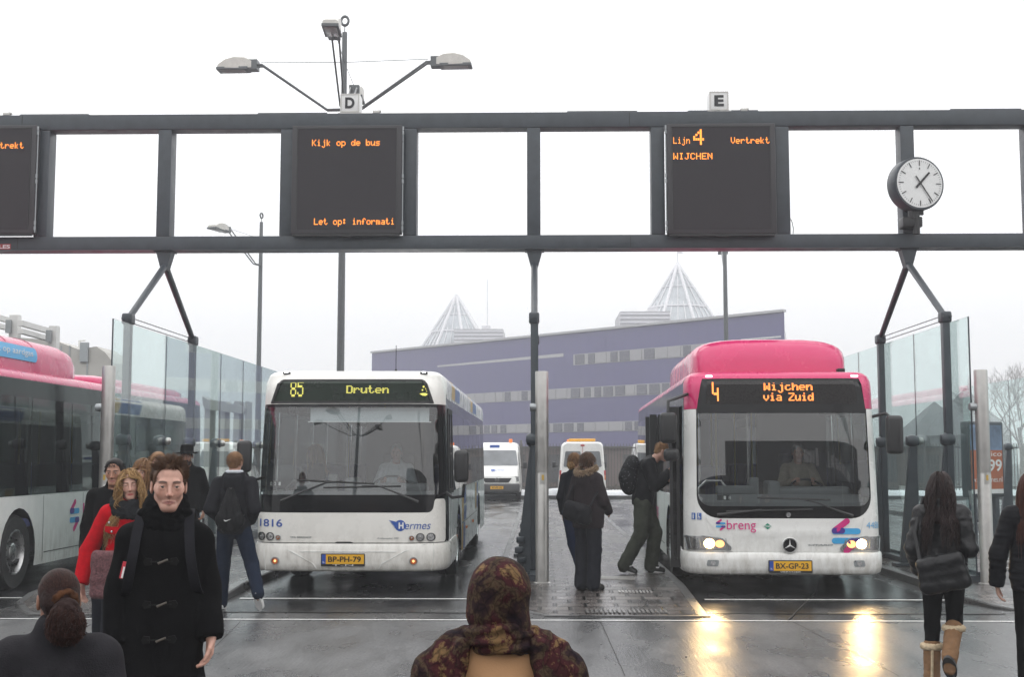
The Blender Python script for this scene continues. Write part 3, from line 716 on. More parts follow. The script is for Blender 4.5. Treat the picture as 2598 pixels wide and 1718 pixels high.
# ================================================================= lamp masts
mat('mast_paint', (.10, .11, .115), .4, metal=.2, var=.15, scale=10)
def mast_mesh():
    e = empty('lamp_mast', (0, 0, 0)); H = 11.3
    mb = MB(); mb.tube([(0, 0, 0), (0, 0, 4), (0, 0, H - 3.2)], [.11, .10, .085], 16); mb.tube([(0, 0, H - 3.2), (0, 0, H - .35)], [.085, .07], 16); mb.tube([(0, 0, H - .36), (0, 0, H - .2)], .015, 8)
    mb.build('pole', M['mast_paint'], e, smooth=50)
    mb = MB(); R_ = .10
    rr = [Vector((math.cos(2 * math.pi * k / 24) * R_, 0, H - .09 + math.sin(2 * math.pi * k / 24) * R_)) for k in range(25)]
    mb.tube(rr, .034, 8, caps=False); mb.build('ring', M['mast_paint'], e, smooth=60)
    zj = H - 2.08; zw = H - 1.02
    for q, ang in enumerate((0, 94, 180, 275)):
        a = R(ang); d = Vector((math.cos(a), math.sin(a), 0)); n_ = Vector((-d.y, d.x, 0))
        mb = MB()
        for sgn in (-.09, .09):
            mb.tube([n_ * sgn * .5 + Vector((0, 0, zj)), d * .45 + n_ * sgn * .6 + Vector((0, 0, zj)), d * 2.25 + n_ * sgn + Vector((0, 0, zj + 1.02)), d * 2.5 + n_ * sgn + Vector((0, 0, zj + 1.02))], .026, 8)
        mb.tube([Vector((0, 0, zw)), d * 2.3 + Vector((0, 0, zw + .04))], .008, 5)
        arm = mb.build('arm', M['mast_paint'], e, smooth=50)
        rot = Matrix.Rotation(a, 3, 'Z') ; c = d * 2.5 + Vector((0, 0, zj + 1.02))
        mb = MB()
        def sec(x, wd, z0, z1): return [c + rot @ Vector((x, wd * sx, z)) for sx, z in ((-1, z0), (1, z0), (1, z1 - .03), (.7, z1), (-.7, z1), (-1, z1 - .03))]
        mb.loft([sec(-.05, .13, -.06, .08), sec(.22, .2, -.09, .17), sec(.5, .22, -.09, .18), sec(.75, .21, -.08, .13), sec(.95, .19, -.07, .02)])
        mb.build('lamp_head', mat('lamp_housing', (.55, .54, .50), .35) if 'lamp_housing' not in M else M['lamp_housing'], e, smooth=30)
        mb = MB()
        mb.loft([[c + rot @ Vector((x, y, z)) for x, y in ((.12 - .0, -.21), (.98, -.21), (.98, .21), (.12, .21))] for z in (-.115, -.06)])
        mb.box(c + rot @ Vector((.02, 0, 0)), (.3, .3, .22), rot=rot)
        mb.build('lamp_frame', M['mast_paint'], e)
        mb = MB(); mb.rbox(c + rot @ Vector((.55, 0, -.118)), (.66, .30, .03), .01, rot=rot); mb.build('lamp_lens', mat('lamp_lens', (.34, .35, .34), .15) if 'lamp_lens' not in M else M['lamp_lens'], e, smooth=40)
    return e
m0 = mast_mesh()
keep0 = [next(ch.data for ch in m0.children if ch.name.startswith(k)) for k in ('arm', 'lamp_head', 'lamp_frame', 'lamp_lens')]
pm = at(861, 1159, 28.0); m0.location = (pm.x, 28, 0); m0.scale = (.84, .84, (at(861, 40, 28).z) / 11.32); m0.rotation_euler.z = R(-2)
tag(m0, 'tall four-armed lamp mast rising behind the letter D sign', 'lamp mast', 'four-armed lamp masts')
for (px, Y, lab, rz_) in ((652, 50.7, 'thin distant lamp mast left of the white bus roof, ring at its top', 250), (1847, 50.7, 'thin distant lamp mast behind the roof of the pink-topped bus', 83)):
    c = copy_tree(m0)
    for ch in sorted(c.children, key=lambda q: q.name)[:0]: pass
    for ch in c.children:
        if any(ch.name.startswith(k) for k in ('arm', 'lamp_head', 'lamp_frame', 'lamp_lens')) and ch.data not in keep0: bpy.data.objects.remove(ch)
    p = at(px, 1159, Y); c.location = (p.x, Y, 0); c.rotation_euler.z = R(rz_); c.scale = (1, 1, at(656, 540, 50.7).z / 11.32); c['label'] = lab
# mast standing behind the viewer: seen mirrored in the windscreen of the white bus
c = copy_tree(m0); c.location = (-7.6, -19.0, 0); c.rotation_euler.z = R(15); c['label'] = 'four-armed lamp mast behind the viewer, mirrored in the white bus windscreen'
# ================================================================= far building with slanted blue-purple face
mat('cladding', (.082, .074, .200), .45, var=.08, scale=.4)
mat('win_frame', (.33, .325, .34), .5, var=.06)
mat('win_dark', (.10, .10, .13), .25)
mat('blind_white', (.62, .62, .62), .6)
mat('corrugated', (.42, .42, .43), .5)
A = at(941, 1159, 157.0); B = at(1997, 1159, 112.0)
zA = at(941, 897, 157.0).z; zB = at(1997, 792, 112.0).z
Lb = (Vector((B.x, B.y)) - Vector((A.x, A.y))).length
ux = Vector((B.x - A.x, B.y - A.y, 0)).normalized(); nb = ux.cross(Vector((0, 0, 1)))      # nb faces the viewer
if nb.y > 0: nb = -nb
e = empty('office_building', (A.x, A.y, 0), 0, 'long purple-blue office block with ribbon windows and rising roofline behind the buses', 'building')
T = Matrix.Translation(-Vector(e.location))
def P(o): o.matrix_parent_inverse = T; return o
def F(u, z, off=0.0): return Vector((A.x, A.y, z)) + ux * u + nb * off
zt = lambda u: zA + (zB - zA) * u / Lb
# storeys: (z bottom, z top) of ribbon windows, in photo measured at x=1236 (u1) and x=1690 (u2)
def zpx(px, py):
    # world z where the pixel column px meets the facade plane
    d = ray(px, py); o = Vector((0, 0, CAM_H)); t = (Vector((A.x, A.y, 0)) - o).dot(nb) / d.dot(nb); q = o + d * t
    return (q - Vector((A.x, A.y, 0))).dot(ux), q.z
rib = []
for (ya, yb) in ((997, 1022), (1079, 1101), (1171, 1192)):
    rib.append((zpx(1236, yb)[1], zpx(1236, ya)[1]))
r3 = (zpx(1500, 924)[1], zpx(1500, 896)[1])
r4 = (zpx(1900, 863)[1], zpx(1900, 859)[1])
mb = MB()
D = 14.0
dvA = Vector((A.x, A.y, 0)).normalized() * D; dvB = Vector((B.x - 2.5, B.y, 0)).normalized() * D
mb.loft([[F(0, 0), F(0, zt(0)), F(0, zt(0)) + dvA, F(0, 0) + dvA], [F(Lb, 0), F(Lb, zt(Lb)), F(Lb, zt(Lb)) + dvB, F(Lb, 0) + dvB]])
P(mb.build('wall', M['cladding'], e))
# cladding panel joints (thin vertical and horizontal lips)
mb = MB(); k = 0
u = .6
while u < Lb:
    p0 = F(u, 0, .02); mb.add([F(u - .02, .2, .012), F(u + .02, .2, .012), F(u + .02, zt(u) - .1, .012), F(u - .02, zt(u) - .1, .012)], [(0, 1, 2, 3)]); u += 1.2
P(mb.build('panel_joint', mat('clad_joint', (.062, .057, .155), .5), e, fix=False))
mb = MB(); mb.loft([[F(0, zt(0) + .02, .25), F(0, zt(0) + .25, .25), F(0, zt(0) + .25, -.3), F(0, zt(0) + .02, -.3)], [F(Lb, zt(Lb) + .02, .25), F(Lb, zt(Lb) + .25, .25), F(Lb, zt(Lb) + .25, -.3), F(Lb, zt(Lb) + .02, -.3)]])
P(mb.build('roof_edge', M['corrugated'], e))
u_of = lambda px, py: zpx(px, py)[0]
rr = random.Random(3); wins = []
bands = [(rib[0], 9.0, Lb), (rib[1], 9.0, Lb), (rib[2], 9.0, Lb), (r3, u_of(1455, 910), Lb - 2)]
for (z0, z1), u0, u1 in bands:
    z1n = z1
    mb = MB(); zc = (z0 + z1) / 2
    def bx(u_a, u_b, za, zb, off, m_): m_.add([F(u_a, za, off), F(u_b, za, off), F(u_b, zb, off), F(u_a, zb, off), F(u_a, za, off - .1), F(u_b, za, off - .1), F(u_b, zb, off - .1), F(u_a, zb, off - .1)], [(0, 1, 2, 3), (0, 4, 5, 1), (1, 5, 6, 2), (2, 6, 7, 3), (3, 7, 4, 0)])
    bx(u0, u1, z0, z1, .03, mb); P(mb.build('window_band', M['win_frame'], e))
    u = u0 + .3; cnt = 0
    while u < u1 - 1.6 and cnt < 30:
        wt = rr.choice((1.3, .9, 1.3)); wf = MB(); bx(u, u + wt, z0 + .06, z1 - .06, .09, wf)
        w_o = P(wf.build('window', M['win_dark'] if rr.random() < .62 else M['win_frame'], e))
        iv = MB(); bx(u + .16, u + wt - .16, z0 + .16, z1 - .14, .13, iv)
        po = iv.build('pane', M['blind_white'] if rr.random() < .7 else M['win_dark'], w_o); po.matrix_parent_inverse = T
        iv = MB(); bx(u + wt + .10, u + wt + .22, z0 + .03, z1, .14, iv)
        po = iv.build('window_fin', M['blind_white'], w_o); po.matrix_parent_inverse = T
        u += wt + rr.choice((.35, .35, .6)); cnt += 1
mb = MB(); (za, zb_) = r4; ua = u_of(1880, 861)
bx(ua, Lb - .4, r4[0], r4[1], .03, mb); P(mb.build('clerestory', M['blind_white'], e))
mb = MB(); u2, zz2 = zpx(1110, 932); u3, zz3 = zpx(1430, 905)
mb.add([F(u2, zz2, .03), F(u3, zz3, .03), F(u3, zz3 + .35, .03), F(u2, zz2 + .2, .03)], [(0, 1, 2, 3)])
P(mb.build('ledge', M['corrugated'], e, fix=False))
mb = MB(); bx(9, Lb, .0, zpx(1236, 1192)[1] - 1.9, .05, mb) if zpx(1236, 1192)[1] > 2.5 else None
# end wall face seen at the right
q_ = dvB.normalized()
mb.add([F(Lb, 0, 0) + ux * .05, F(Lb, zt(Lb) - 1.6, 0) + ux * .05, F(Lb, zt(Lb) - 1.6) + q_ * 3 + ux * .2, F(Lb, 0) + q_ * 3 + ux * 1.0], [(0, 1, 2, 3)])
P(mb.build('end_wall', M['corrugated'], e, fix=False))

# rooftop plant rooms and glass pyramids on the block behind
mat('pyr_frame', (.72, .72, .74), .4)
mat('pyr_glass', (.44, .47, .49), .3, var=.25, scale=.5)
def plant_room(px0, px1, py0, Y, depth, label, slats):
    a = at(px0, py0, Y); b = at(px1, py0, Y); zz = a.z
    e = empty('plant_room', ((a.x + b.x) / 2, Y, 0), 0, label, 'rooftop building', 'grey corrugated boxes behind the office roof')
    T = Matrix.Translation(-Vector(e.location))
    mb = MB(); mb.box(((a.x + b.x) / 2, Y + depth / 2, zz / 2), (b.x - a.x, depth, zz)); o = mb.build('wall', M['corrugated'], e); o.matrix_parent_inverse = T
    mb = MB()
    for k in range(slats): mb.box(((a.x + b.x) / 2, Y - .03, zz - .3 - k * .5), (b.x - a.x, .08, .22))
    mb.box(((a.x + b.x) / 2 + 1, Y + 1, zz + .25), (1.2, 1, .5)); mb.cyl((b.x - (b.x - a.x) * .33, Y + 1, zz), (b.x - (b.x - a.x) * .33, Y + 1, zz + (7 if slats > 12 else .6)), .06, n=6)
    o = mb.build('louvre', M['pyr_frame'], e); o.matrix_parent_inverse = T
plant_room(1152, 1277, 835, 172, 10, 'grey corrugated box right of the smaller glass pyramid', 16)
plant_room(1573, 1700, 790, 150, 10, 'grey corrugated box left of the larger glass pyramid', 12)
def pyramid(ax, ay, bl, br, by, Y, label, flag):
    top = at(ax, ay, Y + 0.0); l = at(bl, by, Y); r_ = at(br, by, Y); half = (r_.x - l.x) / 2 / 1.12; zb = l.z
    k = (top.z - 0) / (top.z - zb); full = half * k; cx = top.x
    e = empty('glass_pyramid', (cx, Y, 0), 0, label, 'glass pyramid', 'white-ribbed glass pyramids in the fog')
    T = Matrix.Translation(-Vector(e.location))
    nS = 8; base = [Vector((cx + full * 1.12 * math.cos(2 * math.pi * (q + .35) / nS), Y + full * 1.12 * math.sin(2 * math.pi * (q + .35) / nS), 0)) for q in range(nS)]
    tp = Vector((cx, Y, top.z))
    mb = MB(); mb.add([tp] + base, [(0, 1 + q, 1 + (q + 1) % nS) for q in range(nS)]); o = mb.build('glazing', M['pyr_glass'], e, fix=False); o.matrix_parent_inverse = T
    mb = MB(); sc = full / 14
    for q in range(nS):
        mb.tube([base[q] + (base[q] - Vector((cx, Y, 0))).normalized() * .1, tp], .22, 6)
        for s_ in (1, 2, 3):
            bq = base[q].lerp(base[(q + 1) % nS], s_ / 4); out = (bq - Vector((cx, Y, 0))).normalized() * .08
            mb.tube([bq + out, bq.lerp(tp, .80 if s_ != 2 else .93) + out], .07, 5)
    for t in (.3, .42, .54, .66, .78, .88, .95):
        rg = [b_.lerp(tp, t) + (b_ - Vector((cx, Y, 0))).normalized() * .08 for b_ in base]; rg.append(rg[0]); mb.tube(rg, .14 if t in (.54, .78, .3) else .07, 5, caps=False)
    if flag: mb.tube([tp, tp + Vector((0, 0, 1.7))], .06, 6); mb.add([tp + Vector((0.05, 0, 1.6)), tp + Vector((.9, 0, 1.3)), tp + Vector((.05, 0, 1.2))], [(0, 1, 2)])
    o = mb.build('ribs', M['pyr_frame'], e, fix=False); o.matrix_parent_inverse = T
pyramid(1158, 748, 1068, 1246, 885, 178, 'smaller white-ribbed glass pyramid behind the left of the office roof', False)
pyramid(1719, 668, 1612, 1822, 826, 158, 'larger white-ribbed glass pyramid with a flag behind the office roof', True)

# ================================================================= bar fence
mat('fence_paint', (.10, .095, .09), .5)
fz0, fz1 = .30, at(1500, 1126, 56).z
for (xa, xb, lab) in ((-24, -6, 'dark bar fence seen through the left glass wall'), (-6, 6.5, 'dark vertical-bar fence behind the vans, below the purple building'), (6.5, 30, 'dark bar fence seen through the right glass walls')):
    e = empty('bar_fence', ((xa + xb) / 2, 56, .14), 0, lab, 'fence', 'runs of bar fence along the verge'); T = Matrix.Translation(-Vector(e.location))
    mb = MB(); x = xa
    while x < xb: mb.box((x, 56, (fz0 + fz1) / 2), (.028, .028, fz1 - fz0)); x += .135
    mb.box(((xa + xb) / 2, 56.05, fz1 - .18), (xb - xa, .05, .05)); mb.box(((xa + xb) / 2, 56.05, fz0 + .15), (xb - xa, .05, .05))
    o = mb.build('bars', M['fence_paint'], e, fix=False); o.matrix_parent_inverse = T
    x = xa
    while x < xb - .1:
        mb = MB(); mb.box((x, 56.0, (fz1 + .3) / 2), (.09, .10, fz1)); o = mb.build('post', M['fence_paint'], e); o.matrix_parent_inverse = T; x += 2.6
# shrubs and grey yard behind the fence
mb = MB(); rq = random.Random(5)
for k in range(3200):
    x = rq.uniform(-24, 32); h = .5 + .35 * mnoise.noise((x * .3, 0, 0)); z = rq.uniform(.1, max(.2, h)); y = 58.6 + rq.uniform(-.5, .9)
    a = rq.uniform(0, 6.28); b_ = rq.uniform(-1, 1); s_ = rq.uniform(.03, .10); d1 = Vector((math.cos(a), math.sin(a) * .6, b_)) * s_; d2 = Vector((-math.sin(a), .4, .8 * b_)) * s_ * .6
    c = Vector((x, y, z)); mb.add([c - d1, c + d2, c + d1, c - d2], [(0, 1, 2, 3)])
tag(mb.build('ground_cover', mat('scrub', (.10, .085, .06), .8, var=.3, scale=.6), fix=False), 'low brown winter scrub growing behind the bar fence', 'scrub', kind='stuff')
mat('shop_front', (.15, .115, .105), .6, var=.2, scale=.3); mat('shop_dark', (.07, .07, .075), .3)
e = empty('low_building', (8, 74, 0), 0, 'low grey yard building with doors behind the bar fence', 'building'); T = Matrix.Translation(-Vector(e.location))
mb = MB(); mb.box((9, 78, 1.15), (30, 8, 2.3)); o = mb.build('wall', M['shop_front'], e); o.matrix_parent_inverse = T
for k in range(12):
    mb = MB(); mb.box((-4 + k * 2.4, 73.98, 1.1), (1.5, .08, 1.6)); o = mb.build('window', M['shop_dark'], e); o.matrix_parent_inverse = T
mb = MB(); mb.box((9, 77.9, 2.34), (30.5, 8.6, .10)); o = mb.build('roof', M['shop_dark'], e); o.matrix_parent_inverse = T

# ================================================================= left: concrete viaduct, white railing
mat('concrete', (.42, .41, .38), .75, var=.16, scale=1.2, bump=.3, bscale=12)
e = empty('concrete_viaduct', (-24, 40, 0), 0, 'pale concrete ramp wall with stained panels behind the big pink bus', 'viaduct'); T = Matrix.Translation(-Vector(e.location))
Yv = 46.0
def pv(x, y, Y=Yv): return at(x, y, Y)
mb = MB()
pl = [pv(165, 870), pv(225, 893), pv(268, 885), pv(290, 900), pv(310, 925), pv(312, 960)]
poly = [(pv(60, 855).x, 0)] + [(pv(60, 862).x, pv(60, 862).z)] + [(q.x, q.z) for q in pl] + [(pl[-1].x, 0)]
mb.prism(poly, 2.0, 'y', (0, Yv, 0)); o = mb.build('wall', M['concrete'], e); o.matrix_parent_inverse = T
mb = MB()
for px in (182, 203, 248): a = pv(px, 880); mb.box((a.x, Yv - 1.01, a.z - 1), (.05, .03, 1.9))
a = pv(240, 900); mb.box((a.x, Yv - 1.05, a.z), (.3, .12, .7)); o = mb.build('panel_joint', M['steel_grey'], e); o.matrix_parent_inverse = T
# broken concrete frames further right
for (px0, px1) in ((527, 541), (562, 578), (600, 614), (628, 634)):
    a = pv(px0, 1020); b = pv(px1, 1020); mb = MB(); mb.box(((a.x + b.x) / 2, Yv, a.z / 2), (b.x - a.x, .8, a.z)); o = mb.build('pillar', M['concrete'], e); o.matrix_parent_inverse = T
mb = MB(); poly = [(pv(x, y).x, pv(x, y).z) for x, y in ((522, 1008), (536, 1016), (575, 1020), (584, 1026), (612, 1028), (632, 1038), (626, 1052), (530, 1040), (524, 1030))]
mb.prism(poly, 1.0, 'y', (0, Yv, 0)); o = mb.build('beam', M['concrete'], e); o.matrix_parent_inverse = T
mat('rail_white', (.66, .66, .64), .5, var=.06)
e = empty('deck_railing', (-15, 34, 0), 0, 'white steel deck railing with square posts above the big pink bus roof', 'railing'); T = Matrix.Translation(-Vector(e.location))
Yr = 34.0
def bar(x0, y0, x1, y1, h, dp=.12, name='rail', Y0=Yr - 1.2, Y1=Yr + 1.2):
    a = at(x0, y0, Y0); b = at(x1, y1, Y1); mb = MB(); mb.tube([a, b], h, 4); o = mb.build(name, M['rail_white'], e); o.matrix_parent_inverse = T
bar(-60, 790, 28, 815, .10); bar(-60, 812, 28, 835, .09); bar(52, 820, 130, 842, .10); bar(52, 840, 130, 862, .09)
for (x0, x1, y0) in ((28, 51, 799), (128, 149, 827)):
    a = at(x0, y0, Yr); b = at(x1, y0, Yr); mb = MB(); mb.rbox(((a.x + b.x) / 2, Yr, a.z / 2), (b.x - a.x, .24, a.z), .02); o = mb.build('post', M['rail_white'], e); o.matrix_parent_inverse = T
for (x, y0, y1) in ((22, 812, 845), (124, 838, 868)):
    a = at(x, y0, Yr - .2); b = at(x, y1, Yr - .2); mb = MB(); mb.box(((a.x + b.x) / 2, Yr - .2, (a.z + b.z) / 2), (.14, .1, a.z - b.z)); o = mb.build('rail_joint', M['steel_grey'], e); o.matrix_parent_inverse = T
e = empty('roof_antenna', (0, 0, 0), 0, 'small pale antenna with arms standing on the concrete wall', 'antenna'); 
mb = MB(); a = at(202, 890, Yv); b = at(202, 864, Yv); mb.tube([a, b], .05, 6)
for dy in (0, 9, 18): q = at(202, 865 + dy, Yv); mb.tube([q, q + Vector((.22, 0, .02))], .03, 5)
mb.build('antenna_mast', M['rail_white'], e)

# ================================================================= parked cars glimpsed through the glass, advert panel at the right
e = empty('advert_panel', (0, 0, 0)); yA = 28.6
a = at(2470, 1070, yA); b = at(2546, 1070, yA); z1 = a.z; z0 = at(2520, 1262, yA).z; cx = (a.x + b.x) / 2 - .16
e.location = (cx, yA, 0); e.rotation_euler.z = R(28)
tag(e, 'lit advert panel with an orange poster reading 699 behind the right silver pole', 'advert panel')
W = 1.12
mb = MB(); mb.rbox((0, 0, (z0 + z1) / 2), (W, .22, z1 - z0), .04); mb.box((-.35, 0, z0 / 2), (.12, .12, z0)); mb.box((.35, 0, z0 / 2), (.12, .12, z0)); mb.build('casing', M['steel_blue'], e, smooth=30)
s = plane_surf((-W / 2, -.112, z0), (1, 0, 0), (0, 0, 1)); H = z1 - z0
mat('poster_orange', (.42, .12, .05), .4); mat('poster_blue', (.14, .20, .30), .4, var=.6, scale=3)
mb = MB(); patch(mb, rect(.07, W - .07, .18, H * .62), s, step=2, off=.004); mb.build('poster', M['poster_orange'], e)
mb = MB(); patch(mb, rect(.07, W - .07, H * .62, H - .08), s, step=2, off=.004); mb.build('poster_picture', M['poster_blue'], e)
mb = MB(); patch(mb, rect(.07, W - .07, .08, .18), s, step=2, off=.004)
text(mb, '699', s, W - .72, W - .10, H * .34, H * .50, off=.008, bold=.02); text(mb, 'ico', s, W - .42, W - .1, H * .54, H * .60, off=.008); text(mb, 'v.a. Airlines.nl', s, .15, W - .10, H * .20, H * .27, off=.008)
mb.build('poster_lettering', M['white_plastic'], e)

# hazy silhouettes beyond the right-hand screens: steep roofs and bare trees
mat('far_grey', (.22, .22, .23), .8)
def tower(px, base_w, ztop_py, Y, label):
    p = at(px, ztop_py, Y); e = empty('spired_building', (p.x, Y, 0), 0, label, 'building', 'spired houses dim in the fog')
    mb = MB(); h = p.z; bw = base_w; mb.loft([[(-bw, -bw, 0), (bw, -bw, 0), (bw, bw, 0), (-bw, bw, 0)], [(-bw, -bw, h * .45), (bw, -bw, h * .45), (bw, bw, h * .45), (-bw, bw, h * .45)]]); mb.build('wall', M['far_grey'], e)
    mb = MB(); mb.loft([[(-bw - .3, -bw - .3, h * .45), (bw + .3, -bw - .3, h * .45), (bw + .3, bw + .3, h * .45), (-bw - .3, bw + .3, h * .45)], [(-.05, -.05, h), (.05, -.05, h), (.05, .05, h), (-.05, .05, h)]]); mb.build('roof', M['far_grey'], e)
tower(2448, 3.2, 985, 125, 'steep spired roof faint through the right glass wall'); tower(2370, 3.6, 1020, 130, 'lower spired roof faint left of the steep one')
def bare_tree(x, Y, h, seed, label):
    e = empty('bare_tree', (x, Y, 0), 0, label, 'tree', 'bare winter trees beyond the fence'); rt = random.Random(seed)
    tr = MB(); br = MB()
    tr.tube([(0, 0, 0), (.1, 0, h * .25), (0, .1, h * .45)], [.16, .12, .10], 8)
    def grow(p, d, l, r_, lv):
        q = p + d * l; br.tube([p, p.lerp(q, .5) + Vector((rt.uniform(-.1, .1), rt.uniform(-.1, .1), 0)) * l, q], [r_, r_ * .8, r_ * .6], 4, caps=False)
        if lv == 0: return
        for k in range(rt.choice((2, 3, 3))):
            nd = (d + Vector((rt.uniform(-.8, .8), rt.uniform(-.8, .8), rt.uniform(-.15, .55)))).normalized(); grow(p.lerp(q, rt.uniform(.55, 1)), nd, l * rt.uniform(.6, .82), r_ * .55, lv - 1)
    for k in range(5):
        a = k * 1.26 + rt.random(); grow(Vector((0, .05, h * (.25 + .04 * k))), Vector((math.cos(a) * .6, math.sin(a) * .6, .9)).normalized(), h * .26, .06, 5)
    tr.build('trunk', mat('bark', (.06, .05, .045), .9) if 'bark' not in M else M['bark'], e, smooth=60); br.build('crown', M['bark'], e, fix=False)
bare_tree(at(2590, 1159, 70).x, 70, 7.5, 4, 'bare winter tree at the right edge behind the glass'); bare_tree(at(2520, 1159, 84).x, 84, 7, 9, 'bare winter tree behind the advert panel')
# ================================================================= buses
for nm, c in (('livery_blue', (.035, .09, .30)), ('livery_yellow', (.50, .30, .05)), ('logo_blue', (.03, .09, .36)), ('logo_pink', (.60, .02, .20)), ('logo_cyan', (.05, .36, .68)), ('logo_navy', (.06, .03, .24)),
              ('plate_yellow', (.75, .40, .02)), ('plate_blue', (.02, .07, .35)), ('cng_green', (.02, .25, .15)), ('sign_blue', (.03, .12, .42)), ('sticker_blue', (.10, .42, .75)), ('number_blue', (.16, .42, .68))):
    mat(nm, c, .35, var=.05)
grimy(mat('white_bus_grey', (.62, .65, .64), .3, var=.06, scale=1.5, coat=.3))
mat('underbody', (.015, .015, .015), .8)
mat('interior_grey', (.16, .165, .17), .6); mat('interior_dark', (.03, .03, .032), .6); mat('seat_fabric', (.05, .06, .16), .8, var=.3, scale=30); mat('yellow_rail', (.55, .42, .05), .4)
mat('blind_cloth', (.62, .66, .68), .6, var=.1, scale=3); mat('sign_green', (.003, .012, .005), .3, var=.4, scale=4, spec=.25); mat('sign_matrix', (.010, .008, .008), .3, var=.3, scale=60, spec=.25)
mat('reflector', (.55, .55, .55), .15, metal=.8); mat('amber_lens', (.55, .16, .03), .25); mat('red_lens', (.4, .02, .02), .25); mat('rim_steel', (.42, .42, .42), .3, metal=.9, var=.15, scale=12)
grimy(mat('dirt_white', (.74, .75, .73), .45, var=.08, scale=5))

class Shell:
    """body surface: s = arc length round the plan from the middle of the front (positive to +x side), z = height"""
    def __init__(S, W, Lg, n, m, depth, rake, tumble, roof_z, roof_r):
        S.hw = W / 2; S.L = Lg; S.rake = rake; S.tumble = tumble; S.rz = roof_z; S.rr = roof_r
        pts = []
        for k in range(121):
            t = (k / 120) ** 1.0 * math.pi / 2
            x = S.hw * math.sin(t) ** (2 / n); y = depth - depth * max(0.0, math.cos(t)) ** (2 / m)
            pts.append((x, y))
        r = .14
        pts.append((S.hw, Lg - r))
        for k in range(1, 7): a = math.pi / 2 * k / 6; pts.append((S.hw - r + r * math.cos(a), Lg - r + r * math.sin(a)))
        pts.append((0, Lg))
        P_ = np.array(pts); d = np.hypot(*np.diff(P_, axis=0).T); S.s = np.concatenate([[0], np.cumsum(d)]); S.P = P_; S.half = S.s[-1]
    def plan(S, s):
        a = abs(s); x = float(np.interp(a, S.s, S.P[:, 0])); y = float(np.interp(a, S.s, S.P[:, 1])); return (x if s >= 0 else -x), y
    def nrm(S, s):
        x0, y0 = S.plan(s - .02); x1, y1 = S.plan(s + .02); dx, dy = x1 - x0, y1 - y0; l = math.hypot(dx, dy) or 1; return dy / l, -dx / l
    def __call__(S, s, z, off=0.0):
        x, y = S.plan(s); nx, ny = S.nrm(s); ins = 0.0
        zz = z
        if z > S.rz:
            t = (z - S.rz); # roof rounding: z beyond rz bends inwards along a quarter circle
            a = min(t / S.rr, math.pi / 2); ins = S.rr * (1 - math.cos(a)); zz = S.rz + S.rr * math.sin(a)
            off_z = off * math.sin(a); off_h = off * math.cos(a)
        else: off_z, off_h = 0, off
        ins += S.tumble * max(0, min(1, (zz - 1.0) / 1.9)) * (1 if abs(nx) > .01 else 1)
        f = max(0.0, 1 - y / 1.4); f = f * f * (3 - 2 * f)
        yy = y + S.rake(zz) * f
        return Vector((x - nx * (ins * (abs(nx) if z <= S.rz else 1)) + nx * off_h, yy - ny * (0 if z <= S.rz else ins) + ny * off_h, zz + off_z))
    def sx(S, x):  # arc length for a lateral x in the front
        a = abs(x); i = np.searchsorted(S.P[:121, 0], a); 
        v = float(np.interp(a, S.P[:121, 0], S.s[:121])); return math.copysign(v, x)
    def sy(S, y): # arc length (positive) for a y on the side
        return float(np.interp(y, S.P[:-1, 1], S.s[:-1]))

def wheel(par, x, y, r=.48, side=1, steer=0.0):
    w_ = bpy.data.objects.new('wheel', None); 
    mb = MB(); rot = Matrix.Rotation(steer, 3, 'Z')
    prof = [(r * .60, -.13), (r * .95, -.14), (r, -.10), (r * 1.0, -.03), (r * .985, -.025), (r * .985, -.015), (r, -.01), (r, .10), (r * .95, .14), (r * .60, .13)]
    c = Vector((x, y, r))
    prof = [(a, b * side) for a, b in prof]
    mb.lathe(prof, c, 40, axis='x', rot=rot, caps=False); o = mb.build('wheel', M['rubber'], par, smooth=50)
    mb = MB()
    mb.lathe([(r * .60, -.05 * side), (r * .61, .135 * side), (r * .57, .14 * side), (r * .54, .11 * side), (r * .52, .02 * side), (r * .40, .0), (r * .27, .015 * side), (r * .25, .10 * side), (r * .20, .12 * side), (0, .12 * side)], c, 40, axis='x', rot=rot)
    for k in range(10):
        a = 2 * math.pi * k / 10; q = rot @ Vector((.01 * side, math.cos(a) * r * .335, math.sin(a) * r * .335)); q2 = rot @ Vector((.05 * side, math.cos(a) * r * .335, math.sin(a) * r * .335))
        mb.cyl(c + q, c + q2, .014, n=8)
    rim = mb.build('rim', M['rim_steel'], o, smooth=40)
    mb = MB()
    for k in range(10):
        a = 2 * math.pi * (k + .5) / 10; q = rot @ Vector((.003 * side, math.cos(a) * r * .455, math.sin(a) * r * .455)); q2 = rot @ Vector((.014 * side, math.cos(a) * r * .455, math.sin(a) * r * .455))
        mb.cyl(c + q, c + q2, .026, n=10)
    mb.build('rim_hole', M['black_plastic'], o)
    return o
